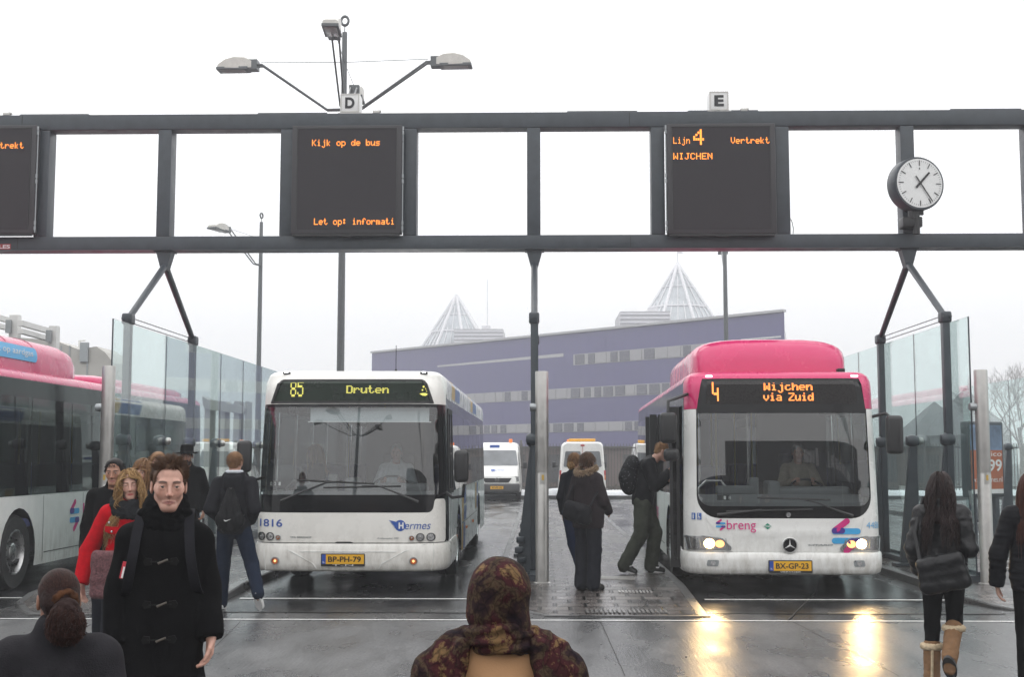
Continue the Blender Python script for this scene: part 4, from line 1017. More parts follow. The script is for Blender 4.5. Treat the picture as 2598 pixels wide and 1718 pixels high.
def plate(par, S, x0, x1, z0, z1, txt, sub):
    f = lambda u, v, off=0: S(S.sx(x0 + u * (x1 - x0)), z0 + v * (z1 - z0), off)
    mb = MB(); patch(mb, rounded(rect(x0 - .012, x1 + .012, z0 - .03, z1 + .012), .01), lambda u, v, o=0: S(S.sx(u), v, o), off=.046, thick=.02); o = mb.build('plate_holder', M['black_plastic'], par)
    mb = MB(); patch(mb, rect(0, 1, 0, 1), f, step=.3, off=.050); p = mb.build('number_plate', M['plate_yellow'], par)
    mb = MB(); patch(mb, rect(0, .095, 0, 1), f, step=.3, off=.053); mb.build('plate_band', M['plate_blue'], p)
    mb = MB(); text(mb, txt, f, .15, .93, .2, .80, off=.053, bold=.02); mb.build('plate_lettering', M['letter_black'], p)
    mb = MB(); text(mb, 'NL', f, .025, .07, .1, .3, off=.056); 
    g_ = lambda u, v, off=0: S(S.sx(x0 + u * (x1 - x0)), z0 - .026 + v * .022, off); text(mb, sub, g_, .25, .75, .1, .9, off=.050); mb.build('plate_small_text', M['white_plastic'], p)
def ring_patch(mb, S, cx, cz, r0, r1, off, n=24):
    vs = []; 
    for k in range(n):
        a = 2 * math.pi * k / n
        for r_ in (r0, r1): vs.append(S(S.sx(cx + r_ * math.cos(a)), cz + r_ * math.sin(a), off))
    mb.add(vs, [(2 * k, 2 * k + 1, (2 * k + 3) % (2 * n), (2 * k + 2) % (2 * n)) for k in range(n)])
def lampunit(par, S, cx, cz, r, lens, name='headlamp', glow=None, lift=.008):
    f = lambda u, v, off=0: S(S.sx(cx + u), cz + v, off + lift)
    mb = MB()
    prof = [(r * 1.12, .002), (r * 1.12, .018), (r * .96, .018), (r * .9, -.004)]
    vs = []; n = 24
    for (rr_, o_) in prof:
        for k in range(n): a = 2 * math.pi * k / n; vs.append(f(rr_ * math.cos(a), rr_ * math.sin(a), o_))
    mb.add(vs, [(i * n + k, i * n + (k + 1) % n, (i + 1) * n + (k + 1) % n, (i + 1) * n + k) for i in range(3) for k in range(n)])
    o = mb.build(name, M['black_plastic'] if lens is not M['amber_lens'] else M['steel_grey'], par, smooth=40)
    mb = MB(); patch(mb, circle(0, 0, r * .95), f, step=r, off=.006); mb.build('reflector', lens, o)
    mb = MB(); vs = []
    for (rr_, o_) in ((r * .95, .014), (r * .7, .024), (r * .35, .03), (.001, .032)):
        for k in range(n): a = 2 * math.pi * k / n; vs.append(f(rr_ * math.cos(a), rr_ * math.sin(a), o_))
    mb.add(vs, [(i * n + k, i * n + (k + 1) % n, (i + 1) * n + (k + 1) % n, (i + 1) * n + k) for i in range(3) for k in range(n)])
    mb.build('lens', M['lamp_glass'], o, smooth=60)
    mb = MB(); mb.lathe([(0, -.01), (r * .32, -.008), (r * .36, .004), (0, .01)], f(0, 0, .01), 14, axis='y'); mb.build('bulb', glow or M['reflector'], o, smooth=60)
    return o
def mirror(par, c, w_, h, arm, depth=.14):
    mb = MB(); mb.rbox(c, (w_, depth, h), .055, n=4); o = mb.build('mirror', M['black_plastic'], par, smooth=50)
    mb = MB(); mb.tube(arm, .022, 8); mb.build('mirror_arm', M['black_plastic'], o, smooth=60)
    mb = MB(); mb.box((c[0], c[1] + depth / 2 + .001, c[2]), (w_ * .8, .004, h * .85)); mb.build('mirror_glass', M['chrome'], o)
    return o
def wiper(par, S, pts, blade):
    mb = MB(); f = lambda x, z, o: S(S.sx(x), z, o)
    mb.tube([f(x, z, .03 + .01 * i) for i, (x, z) in enumerate(pts)], [.022, .013, .010, .009][:len(pts)], 6); o = mb.build('wiper', M['black_plastic'], par)
    (x0, z0), (x1, z1) = blade; mb = MB(); mb.tube([f(x0 + (x1 - x0) * t, z0 + (z1 - z0) * t, .018) for t in np.linspace(0, 1, 9)], .012, 5); mb.build('wiper_blade', M['seal'], o)
def interior(par, S, dash_z, blind=None, seats=True, wheel_x=.45, cup_x=-.3):
    L_ = S.L; hw = S.hw - .07
    mb = MB(); mb.box((0, L_ / 2 + .2, .36), (2 * hw, L_ - .8, .05)); mb.build('floor', M['interior_dark'], par)
    mb = MB(); mb.box((0, L_ / 2 + .35, 2.62), (2 * hw - .1, L_ - 1.0, .04))
    for sx in (-1, 1): mb.rbox((sx * (hw - .22), L_ / 2 + .6, 2.48), (.3, L_ - 2, .2), .06)
    mb.build('ceiling', M['interior_grey'], par)
    mb = MB(); mb.box((0, L_ - .35, 1.5), (2 * hw - .1, .05, 2.3)); mb.build('rear_wall', M['interior_dark'], par)
    # dashboard and driver's desk
    mb = MB(); mb.loft([[(x, y, z) for y, z in ((.30, .5), (.34, dash_z - .10), (.50, dash_z), (.75, dash_z - .02), (.80, dash_z - .25), (.70, .5))] for x in (-1.08, -.7, 0, .7, 1.08)])
    mb.rbox((wheel_x, .72, dash_z + .02), (1.05, .32, .16), .06); mb.rbox((-.05, .75, dash_z - .1), (.16, .5, .55), .04)
    mb.build('dashboard', M['interior_grey'], par, smooth=35)
    mb = MB(); mb.rbox((-.55, .66, dash_z + .05), (.5, .2, .12), .03); mb.rbox((cup_x, .62, dash_z + .10), (.12, .10, .24), .02); mb.build('ticket_machine', M['interior_grey'], par, smooth=35)
    # steering wheel
    c = Vector((wheel_x, .86, dash_z + .06)); t = Vector((0, -.55, .83)).normalized(); a_ = Vector((1, 0, 0)); b_ = t.cross(a_)
    mb = MB(); mb.tube([c + (a_ * math.cos(q) + b_ * math.sin(q)) * .23 for q in np.linspace(0, 2 * math.pi, 29)], .016, 8, caps=False)
    for q in (.3, 2.84, 4.7): mb.tube([c - t * .03, c + (a_ * math.cos(q) + b_ * math.sin(q)) * .225], .014, 6)
    mb.tube([c - t * .02, c - t * .4], .03, 8); mb.build('steering_wheel', M['interior_dark'], par, smooth=60)
    mb = MB(); mb.rbox((wheel_x, 1.62, 1.10), (.5, .48, .14), .05); mb.rbox((wheel_x, 1.84, 1.45), (.46, .14, .75), .06); mb.rbox((wheel_x, 1.84, .75), (.3, .3, .6), .03); mb.build('driver_seat', M['interior_dark'], par, smooth=40)
    mb = MB(); mb.box((wheel_x, 2.05, 1.5), (1.0, .03, 2.0)); mb.build('cab_partition', M['interior_dark'], par)
    for x, y in ((-.25, 1.5), (-.95, 1.3), (.1, 3.0), (-.5, 3.2), (.3, 5), (-.35, 5.2), (.3, 7.2), (-.35, 7.4)):
        mb = MB(); mb.tube([(x, y, .38), (x, y, 2.6)], .018, 8); mb.build('grab_pole', M['yellow_rail'] if y > 2 else M['reflector'], par, smooth=60)
    mb = MB(); mb.tube([(-1.0, .95, .9), (-1.0, .95, 1.35), (-.9, .95, 1.45), (-.7, .95, 1.45), (-.62, .95, 1.35), (-.62, .95, .9)], .02, 8); mb.build('door_rail', M['reflector'], par, smooth=60)
    for k in range(7):
        for x in (-.82, .82):
            if x < 0 and k in (2, 3): continue
            mb = MB(); y = 3.2 + k * 1.1; mb.rbox((x, y, .85), (.85, .42, .12), .04); mb.rbox((x, y + .22, 1.25), (.85, .1, .75), .04); mb.build('passenger_seat', M['seat_fabric'], par, smooth=40)
    if blind:
        x0, x1, z0, z1 = blind; mb = MB(); patch(mb, rect(x0, x1, z0, z1), lambda u, v, o=0: S(S.sx(u), v, o), off=-.09, thick=.006, step=.2); mb.build('sun_blind', M['blind_cloth'], par)
        mb = MB(); patch(mb, rect(x0 - .03, x1 + .03, z0 - .012, z0), lambda u, v, o=0: S(S.sx(u), v, o), off=-.08, thick=.02, step=.2); mb.build('blind_bar', M['white_plastic'], par)

def arch(y, r, z0, n=14):
    """points of a wheel arch, from front to back at sill height z0"""
    cz = .48; a0 = math.asin((z0 - cz) / r) if abs(z0 - cz) < r else 0
    return [(y - r * math.cos(a0 + (math.pi - 2 * a0) * k / n), cz + r * math.sin(a0 + (math.pi - 2 * a0) * k / n)) for k in range(n + 1)]

def roof(mb, S, z_lo, mi=0, half=None):
    """rounded roof edge plus the flat crown"""
    hs = half or S.half; N_ = 200; ss = [-hs + 2 * hs * k / N_ for k in range(N_)]
    zs = [z_lo] + [S.rz + S.rr * math.pi / 2 * t for t in (.0, .17, .33, .5, .67, .83, 1.0)]
    rings = [[S(s, z, 0) for s in ss] for z in zs if z >= z_lo]
    top = rings[-1]; cen = Vector((0, S.L / 2, 0)); 
    for t, dz in ((.7, .02), (.3, .035)): rings.append([Vector((p.x * t, (p.y - cen.y) * (.93 if t > .5 else .8) + cen.y, p.z + dz)) for p in top])
    mb.loft(rings, mi, closed=True, caps=False); n = len(rings[0]); b = len(mb.v) - n
    mb.f.append(tuple(range(b, b + n))); mb.m.append(mi)

def side_panel(mb, S, sg, y0, y1, z0, z1, wheels=(), mi=0, off=0.0, r=0.0, holes=(), step=.35, thick=0.0, arch_r=.58):
    """outline in (y,z) on one side, with wheel arches along the lower edge"""
    low = [(y0, z0)]
    for wy in wheels: low += arch(wy, arch_r, z0)
    low.append((y1, z0)); pts = low + [(y1, z1), (y0, z1)]
    if r: pts = rounded(pts, r, 4)
    f = lambda y, z, o=0: S(sg * S.sy(y), z, o)
    hs = [[(a, b) for a, b in h] for h in holes]
    patch(mb, pts, f, hs, step=step, off=off, thick=thick, mi=mi)

def stripe_logo(mbs, f, x0, z0, k, lean=.30):
    """slanted rounded bars: pink top, navy/cyan middle, cyan/navy, pink bottom"""
    def cap(ax, az, bx, bz, w_, key, off):
        a = Vector((ax, az)); b = Vector((bx, bz)); d = (b - a).normalized(); n_ = Vector((-d.y, d.x)) * w_ / 2; pts = []
        an = math.atan2(d.y, d.x)
        for q in range(7): t = an - math.pi / 2 + math.pi * q / 6; pts.append((b.x + math.cos(t) * w_ / 2, b.y + math.sin(t) * w_ / 2))
        for q in range(7): t = an + math.pi / 2 + math.pi * q / 6; pts.append((a.x + math.cos(t) * w_ / 2, a.y + math.sin(t) * w_ / 2))
        patch(mbs[key], pts, lambda u, v, o=0: f(x0 + u * k, z0 + v * k, o), step=5, off=off)
    w_ = .19
    cap(.12, .68, .52, .98, w_, 'p', .004); cap(.12, .66, .86, .66, .19, 'c', .005); cap(.12, .68, .36, .68, .192, 'n', .006)
    cap(.12, .36, .86, .36, .19, 'c', .005); cap(.48, .04, .86, .34, w_, 'p', .004); cap(.62, .345, .86, .345, .192, 'n', .006)
def build_keys(mbs, par, names):
    for k_, (nm, m_) in names.items():
        if mbs[k_].v: mbs[k_].build(nm, m_, par, fix=False)

# ----------------------------------------------------------------- white bus (line 85)
def white_bus():
    S = Shell(2.53, 12.0, 6, 2.4, .55, lambda z: .02 + .16 * max(0, (z - 1.05) / 1.8) ** 1.3, .05, 2.76, .16)
    e = empty('bus', (0, 0, 0)); fr = lambda u, v, o=0: S(S.sx(u), v, o)
    WP = M['cream_paint']
    X = S.sx(1.262)
    def both(poly): return [(S.sx(x) if abs(x) < 1.262 else math.copysign(X + abs(x) - 1.262, x), z) for x, z in poly]
    G = lambda s, z, o=0: S(s, z, o)
    # roof and header with the sign opening
    sign = rounded(both([(-1.10, 2.478), (1.10, 2.478), (.98, 2.80), (-.98, 2.80)]), [.01, .01, .09, .09])
    mb = MB()
    zs_top = 2.76 + .16 * math.pi / 2
    patch(mb, both([(-1.262, 2.47), (1.262, 2.47), (1.262, 2.86), (-1.262, 2.86)]), G, [sign], step=.10)
    hs = S.half; N_ = 160
    s0 = X
    # roof ring: everything above the header line
    ss = np.concatenate([np.linspace(-hs, -s0, 70), np.linspace(-s0, s0, 60)[1:-1], np.linspace(s0, hs, 70)[:-1]])
    def lo(s): return 2.86 if abs(s) <= s0 + 1e-6 else 2.56
    rings = []
    for t in np.linspace(0, 1, 9): rings.append([S(s, lo(s) + (zs_top - lo(s)) * t) for s in ss])
    top = rings[-1]
    for t, dz in ((.7, .02), (.3, .03)): rings.append([Vector((p.x * t, (p.y - 6) * (.93 if t > .5 else .8) + 6, p.z + dz)) for p in top])
    mb.loft(rings, closed=True, caps=False); n = len(rings[0]); b = len(mb.v) - n; mb.f.append(tuple(range(b, b + n))); mb.m.append(0)
    mb.build('roof', WP, e, smooth=40)
    mb = MB(); patch(mb, sign, G, step=.06, off=-.012); sg_ = mb.build('destination_sign', M['sign_green'], e)
    mb = MB(); patch(mb, sign, G, [rounded(both([(-1.05, 2.51), (1.05, 2.51), (.945, 2.775), (-.945, 2.775)]), [.01, .01, .08, .08])], step=.15, off=.006, thick=.01); mb.build('sign_seal', M['seal'], sg_)
    mb = MB(); dots(mb, '85', fr, -.815, 2.78, .0152, adv=6, sx=2, sz=2, bold=0, off=-.004, x1=-.64, fill=.9)
    dots(mb, 'Druten', fr, -.07, 2.715, .0150, off=-.004, x1=.495, fill=.8, sx=2, bold=1, adv=6)
    # yellow leaf mark on the sign
    patch(mb, [(.90, 2.605), (.94, 2.582), (.985, 2.578), (1.015, 2.60), (.985, 2.615), (.94, 2.615)], fr, step=1, off=-.004)
    for (x, z, r_) in ((.955, 2.70, .014), (.995, 2.675, .018), (.94, 2.655, .011), (.985, 2.72, .009), (1.0, 2.64, .010)): patch(mb, circle(x, z, r_, 10), fr, step=1, off=-.004)
    mb.build('led_text', M['led_yellow'], sg_, fix=False)
    for x in (-.915, .975):
        mb = MB(); mb.rbox(S(S.sx(x), 2.90, .01), (.10, .06, .028), .012); ml = mb.build('marker_lamp', M['black_plastic'], e, smooth=50)
        mb = MB(); mb.rbox(S(S.sx(x), 2.90, .02) - Vector((0, .012, 0)), (.05, .05, .016), .006); mb.build('marker_lens', M['lamp_white'], ml)
    mb = MB(); p = Vector((.52, .75, 2.92)); mb.tube([p, p + Vector((0, 0, .05))], [.03, .012], 8); mb.tube([p + Vector((0, 0, .04)), p + Vector((0, 0, .38))], .005, 5); mb.build('aerial', M['black_plastic'], e)
    # windscreen with black surround
    ws_o = both([(-1.262, 1.035), (1.262, 1.035), (1.262, 2.465), (-1.262, 2.465)])
    ws_i = rounded(both([(-1.20, 1.28), (1.17, 1.28), (1.15, 2.43), (-1.18, 2.43)]), .04)
    mb = MB(); patch(mb, ws_o, G, [ws_i], step=.10, off=.0); mb.build('windscreen_surround', M['black_gloss'], e, smooth=40)
    mb = MB(); patch(mb, ws_i, G, step=.10, off=-.004); mb.build('windscreen', M['windscreen'], e, smooth=180)
    # front panel
    zt_ = 1.05
    pan = rounded(both([(-1.255, .665), (1.235, .665), (1.235, 1.225), (1.115, 1.225), (1.085, 1.05), (-1.255, 1.05)]), [.02, .05, .06, .04, .09, .02])
    mb = MB(); patch(mb, pan, G, step=.04, off=.008, thick=.02); mb.build('front_panel', WP, e, smooth=35)
    # bumper
    mb = MB(); 
    ss = np.linspace(-S.sy(1.9), S.sy(1.9), 90)
    def bz(s): return .655
    rings = [[S(s, z, o) for s in ss] for z, o in ((.655, -.03), (.652, .018), (.62, .032), (.50, .036), (.40, .032), (.32, .016), (.295, -.02), (.29, -.2))]
    mb.loft(rings, closed=False, caps=False); mb.build('bumper', WP, e, smooth=50)
    mb = MB()
    for sg in (-1, 1):
        mb.tube([S(S.sx(sg * 1.0), .652, .030), S(S.sx(sg * .72), .55, .038), S(S.sx(sg * .45), .40, .036), S(S.sx(sg * .40), .33, .026)], .006, 5)
        mb.tube([S(S.sx(sg * 1.09), .652, .024), S(S.sx(sg * 1.085), .5, .04), S(S.sx(sg * 1.07), .30, .02)], .005, 5)
    mb.tube([S(S.sx(x), .553, .036) for x in np.linspace(-.62, .62, 12)], .006, 5)
    mb.build('bumper_crease', M['dirt_white'], e, smooth=60)
    mb = MB(); patch(mb, [(S.sx(-.18), .662), (S.sx(.08), .662), (S.sx(.03), .678), (S.sx(-.14), .678)], G, step=.1, off=.02, thick=.006); mb.build('panel_handle', M['seal'], e)
    for x in (-1.145, -1.02): lampunit(e, S, x, .742, .047, M['reflector'])
    lampunit(e, S, -.912, .728, .030, M['amber_lens'], 'indicator')
    for x in (1.06, .93): lampunit(e, S, x, .735, .047, M['reflector'])
    lampunit(e, S, .822, .722, .030, M['amber_lens'], 'indicator')
    for x in (-.935, .845): lampunit(e, S, x, .43, .045, M['amber_lens'], 'fog_lamp', glow=M['fog_warm'], lift=.036)
    plate(e, S, -.33, .215, .395, .515, 'BP-PH-79', 'T-N')
    mb = MB(); text(mb, '1816', fr, -1.185, -.86, .865, .965, off=.012, bold=.015); mb.build('fleet_number', M['logo_blue'], e)
    mb = MB(); text(mb, 'ermes', fr, .735, 1.06, .835, .905, off=.012, shear=.25, bold=.0); mb.build('operator_name', M['logo_blue'], e)
    mb = MB()
    patch(mb, circle(.675, .885, .072), fr, step=.1, off=.011)
    for k in range(6):   # wing feathers
        z = .955 - k * .018; patch(mb, [(.52 + k * .014, z), (.545 + k * .016, z - .002), (.66, .925 - k * .016), (.64, .912 - k * .016), (.56 + k * .014, z - .018)], fr, step=1, off=.012)
    mb.build('wing_logo', M['logo_blue'], e)
    mb = MB(); text(mb, 'H', fr, .655, .72, .845, .925, off=.016, bold=.05); mb.build('logo_letter', M['white_plastic'], e)
    mb = MB(); text(mb, 'VDL BERKHOF', fr, -.755, -.475, .722, .745, off=.012, bold=.02); text(mb, 'Ambassador 200', fr, .375, .655, .71, .735, off=.012, shear=.3); mb.build('maker_badge', M['steel_grey'], e)
    mb = MB(); 
    for k, ch in enumerate('021'): patch(mb, rect(-1.085 + k * .064, -1.027 + k * .064, 1.385, 1.46), fr, step=1, off=-.03)
    bx = mb.build('bay_number_box', M['interior_dark'], e)
    mb = MB()
    for k, ch in enumerate('021'): text(mb, ch, fr, -1.07 + k * .064, -1.04 + k * .064, 1.40, 1.445, off=-.024)
    mb.build('bay_number', M['white_plastic'], bx)
    wiper(e, S, [(-.88, 1.20), (-.6, 1.32), (-.30, 1.44), (-.08, 1.46)], ((-.68, 1.475), (.33, 1.425)))
    wiper(e, S, [(.90, 1.19), (.62, 1.31), (.38, 1.40), (.18, 1.40)], ((-.33, 1.375), (.68, 1.395)))
    # sides
    for sg in (-1, 1):
        wl = (2.75, 9.0)
        mb = MB(); f = lambda y, z, o=0: S(sg * S.sy(y), z, o)
        side_panel(mb, S, sg, 1.9, 11.95, .30, 1.30, wl, off=0)
        patch(mb, [(.62, .655), (1.9, .655), (1.9, 1.30), (.62, 1.30)], f, step=.3)
        mb.build('side_panel', M['white_bus_grey'], e, smooth=35)
        mb = MB(); side_panel(mb, S, sg, .45, 11.95, 2.40, 2.57, step=.35); mb.build('cantrail', M['black_gloss'], e, smooth=35)
        # window glass, pane by pane
        ys = [.50, 1.55, 2.9, 4.3, 5.7, 7.1, 8.5, 9.9, 11.6]
        for a, b in zip(ys[:-1], ys[1:]):
            mb = MB(); patch(mb, rounded(rect(a + .012, b - .012, 1.30, 2.40), .03, 2), f, step=.4, off=.004); mb.build('side_window', M['side_glass'], e)
        mb = MB()
        for yy in ys[1:-1]: patch(mb, rect(yy - .04, yy + .04, 1.30, 2.40), f, step=.5, off=-.02)
        patch(mb, rect(.40, .52, .66, 2.46), f, step=.5, off=.001); patch(mb, rect(11.6, 11.95, 1.30, 2.40), f, step=.5)
        mb.build('window_pillar', M['black_gloss'], e)
        # livery: yellow and blue blocks on the panels and roof edge
        for (nm, m_, qs) in (('yellow_livery', M['livery_yellow'], ((3.35, 3.75, .32, .72), (3.5, 3.9, .76, 1.28), (7.6, 8.0, .8, 1.28))), ('blue_livery', M['livery_blue'], ((3.75, 4.25, .32, .72), (3.95, 4.6, .76, .98), (4.0, 4.5, 1.02, 1.28), (8.0, 8.5, .8, 1.02), (8.2, 8.6, 1.06, 1.28)))):
            mb = MB()
            for (a, b, c_, d_) in qs: patch(mb, [(a, c_), (b, c_), (b + .12, d_), (a + .12, d_)], f, step=.3, off=.003)
            for (a, b) in (((1.6, 2.3), (6.6, 7.3)) if nm[0] == 'y' else ((2.3, 3.4), (7.3, 8.6))):
                patch(mb, [(a, 2.60), (b, 2.60), (b + .35, 2.98), (a + .35, 2.98)], f, step=.12, off=.003)
            mb.build(nm, m_, e, fix=False)
        mb = MB()
        for yy in (1.6, 4.9, 6.2, 7.4, 10.2): patch(mb, rect(yy, yy + .012, .34, 1.28), f, step=.3, off=.003)
        patch(mb, rect(3.4, 8.3, .735, .745), f, step=.3, off=.004)
        mb.build('panel_gap', M['seal'], e, fix=False)
        for yy in (2.0, 4.6, 6.6): mb = MB(); mb.rbox(f(yy, .62, .012), (.03, .09, .05), .008); mb.build('side_marker', M['amber_lens'], e)
        for yy in wl:
            wheel(e, sg * 1.10, yy, .48, sg)
            mb = MB(); mb.lathe([(.60, -.35), (.60, .0)], (sg * 1.24 - (.0 if sg > 0 else 0), yy, .48), 28, axis='x'); 
            vs = []
            for xx in (sg * 1.245, sg * .8):
                for k in range(29): a = math.pi * k / 28; vs.append((xx, yy + .59 * math.cos(a), .45 + .60 * math.sin(a)))
            mb = MB(); mb.add(vs, [(k, k + 1, k + 30, k + 29) for k in range(28)]); mb.add([(sg * .8, yy - .7, .2), (sg * .8, yy + .7, .2), (sg * .8, yy + .7, 1.3), (sg * .8, yy - .7, 1.3)], [(0, 1, 2, 3)]); mb.build('wheel_housing', M['underbody'], e, fix=False)
    # driver's side window recess and sliding frame on +x
    f = lambda y, z, o=0: S(S.sy(y), z, o)
    mb = MB()
    patch(mb, rect(.60, 1.50, 1.28, 2.43), f, [rect(.68, 1.42, 1.34, 2.36)], step=.3, off=.014, thick=.016); patch(mb, rect(1.02, 1.06, 1.34, 2.36), f, step=.3, off=.014, thick=.01)
    mb.build('cab_window_frame', M['seal'], e)
    mirror(e, (1.46, .12, 1.65), .19, .42, [(1.24, .42, 1.30), (1.34, .2, 1.24), (1.48, .12, 1.26), (1.50, .10, 1.42)])
    mirror(e, (-1.40, .14, 1.78), .19, .42, [(-1.2, .45, 1.50), (-1.34, .25, 1.46), (-1.40, .16, 1.6)])
    # rear and underside
    mb = MB(); sr = S.sy(11.9)
    ssr = np.linspace(sr, 2 * S.half - sr, 12)
    mb.add([(-1.24, 11.99, .35), (1.24, 11.99, .35), (1.2, 11.97, 2.6), (-1.2, 11.97, 2.6)], [(0, 1, 2, 3)]); mb.build('rear_panel', M['white_bus_grey'], e)
    mb = MB(); mb.box((0, 6.2, .31), (1.9, 11.2, .08)); mb.box((0, 2.75, .5), (1.7, .2, .2)); mb.build('chassis', M['underbody'], e)
    interior(e, S, 1.32, blind=(-.55, 1.08, 2.24, 2.42))
    return e
wb = white_bus()
pw = at(890, 1159, 16.62); wb.location = (pw.x, 16.45, .004)
tag(wb, 'white single-deck bus with a green sign reading 85 Druten, headlamps off', 'bus')

# ----------------------------------------------------------------- pink-roofed bus (line 4)
def pink_bus(front):
    S = Shell(2.55, 11.95, 7, 2.3, .48, lambda z: .01 + .12 * max(0, (z - 1.0) / 1.9) ** 1.4, .04, 2.74, .15)
    e = empty('bus', (0, 0, 0)); fr = lambda u, v, o=0: S(S.sx(u), v, o)
    WP = M['white_paint']; PK = M['pink_paint']; X = S.sx(1.272)
    def both(poly): return [(S.sx(x) if abs(x) < 1.272 else math.copysign(X + abs(x) - 1.272, x), z) for x, z in poly]
    G = lambda s, z, o=0: S(s, z, o)
    zs_top = 2.74 + .15 * math.pi / 2
    sign = both([(-1.10, 2.395), (1.10, 2.395), (1.045, 2.80), (-1.03, 2.80)])
    mb = MB(); patch(mb, both([(-1.272, 2.40), (-1.10, 2.40), (-1.03, 2.80), (1.045, 2.80), (1.10, 2.40), (1.272, 2.40), (1.272, 2.84), (-1.272, 2.84)]), G, step=.08)
    hs = S.half; s0 = X
    ss = np.concatenate([np.linspace(-hs, -s0, 70), np.linspace(-s0, s0, 60)[1:-1], np.linspace(s0, hs, 70)[:-1]])
    def lo(s): return 2.84 if abs(s) <= s0 + 1e-6 else 2.76
    rings = [[S(s, lo(s) + (zs_top - lo(s)) * t) for s in ss] for t in np.linspace(0, 1, 8)]; top = rings[-1]
    for t, dz in ((.7, .02), (.3, .03)): rings.append([Vector((p.x * t, (p.y - 6) * (.93 if t > .5 else .8) + 6, p.z + dz)) for p in top])
    mb.loft(rings, closed=True, caps=False); n = len(rings[0]); b = len(mb.v) - n; mb.f.append(tuple(range(b, b + n))); mb.m.append(0)
    rf = mb.build('roof', PK, e, smooth=40)
    # roof pods: big gas-tank fairing at the front, low one behind
    mb = MB()
    def pod(y0, y1, hw0, h, nose, tail):
        def sec(y, w_, hh):
            pts = []
            for k in range(17):
                t = math.pi * k / 16; cx = math.cos(t); sz = math.sin(t)
                pts.append((math.copysign(abs(cx) ** .5, cx) * w_, y, 2.84 + hh * sz ** .36))
            return pts
        ys = [(0, 0, .88), (.02, .42, .90), (.10, .74, .94), (.25, .94, .98), (.5, 1.0, 1.0)]
        rr = [sec(y0 + nose * a, hw0 * c_, h * b_) for a, b_, c_ in ys]
        rr += [sec(y0 + nose * .5 + (y1 - y0 - nose * .5 - tail * .5) * t, hw0, h) for t in (.2, .4, .6, .8, 1.0)]
        rr += [sec(y1 - tail * a, hw0 * c_, h * b_) for a, b_, c_ in ys[::-1][1:]]
        rr = [[(x, y + (.12 * abs(x) ** 2 if y < y0 + nose else 0), z) for x, y, z in q] for q in rr]
        mb.loft(rr, closed=False, caps=False)
    pod(.75, 5.45, 1.07, .57, .95, 1.3)
    pod(6.6, 11.6, .98, .24, .6, .8)
    mb.build('roof_pod', PK, e, smooth=60)
    # sunken scoops with raised lips at the pod's front corners
    mb = MB()
    for sg in (-1, 1):
        for r_, t_ in ((.20, .014), ):
            mb.tube([(sg * .80 + .11 * math.cos(a), .98 + .05 * math.cos(a) * sg * 0 + .12 * abs(.80) ** 2 * .6 - .10 + .10 * (math.sin(a) + .2), 3.0 + .20 * math.sin(a)) for a in np.linspace(-.5, math.pi + .5, 18)], .012, 6)
    mb.build('pod_scoop', PK, e, smooth=60)
    mb = MB()
    for y in (1.9, 2.7, 3.6): mb.tube([(math.copysign(abs(math.cos(t)) ** .5, math.cos(t)) * 1.062, y, 2.845 + .572 * math.sin(t) ** .36) for t in np.linspace(.03, math.pi - .03, 30)], .005, 4)
    mb.tube([(.35, .84 + i * .07, 2.90 + h) for i, h in enumerate((.0, .18, .30, .36))], .005, 4)
    mb.build('pod_seam', mat('pink_dark', (.25, .008, .06), .5) if 'pink_dark' not in M else M['pink_dark'], e)
    mb = MB(); mb.rbox((.88, .62, 2.93), (.10, .12, .05), .01); mb.build('roof_sensor', M['black_plastic'], e)
    # destination sign
    mb = MB(); patch(mb, sign, G, step=.06, off=-.008); sg_ = mb.build('destination_sign', M['black_gloss'], e)
    mb = MB(); patch(mb, both([(-.98, 2.46), (.98, 2.46), (.96, 2.77), (-.96, 2.77)]), G, step=.06, off=-.005); mb.build('sign_matrix', M['sign_matrix'], sg_)
    mb = MB(); p_ = .0147
    # tall figure 4 as on the sign
    four = ['10000', '10000', '10000', '10000', '10000', '10010', '10010', '10010', '10010', '11110', '01110', '00010', '00010', '00010', '00010', '00010']
    for r_, row in enumerate(four):
        for c_, q in enumerate(row):
            if q == '1':
                cx = -.885 + c_ * .0215; cz = 2.745 - r_ * .0158
                mb.add([fr(cx - .010, cz - .0066, .001), fr(cx + .010, cz - .0066, .001), fr(cx + .010, cz + .0066, .001), fr(cx - .010, cz + .0066, .001)], [(0, 1, 2, 3)])
    dots(mb, 'Wijchen', fr, -.225, 2.742, .0150, off=.001, x1=.405, sx=2, bold=1, fill=.82); dots(mb, 'via Zuid', fr, -.235, 2.606, .0150, off=.001, x1=.415, sx=2, bold=1, fill=.82)
    mb.build('led_text', M['led_amber'], sg_, fix=False)
    for x in (-.935, .985):
        mb = MB(); mb.rbox(S(S.sx(x), 2.83, .012), (.09, .03, .022), .008); mb.build('marker_lamp', M['lamp_white'], e)
    # windscreen
    ws_o = rounded(both([(-1.115, .985), (1.125, .985), (1.11, 2.395), (-1.105, 2.395)]), [.30, .30, .01, .01], 8)
    ws_i = rounded(both([(-1.10, 1.14), (1.11, 1.14), (1.10, 2.34), (-1.095, 2.34)]), [.17, .17, .02, .02], 6)
    mb = MB(); patch(mb, ws_o, G, [ws_i], step=.08); mb.build('windscreen_surround', M['black_gloss'], e, smooth=40)
    mb = MB(); patch(mb, ws_i, G, step=.10, off=-.003); mb.build('windscreen', M['windscreen'], e, smooth=180)
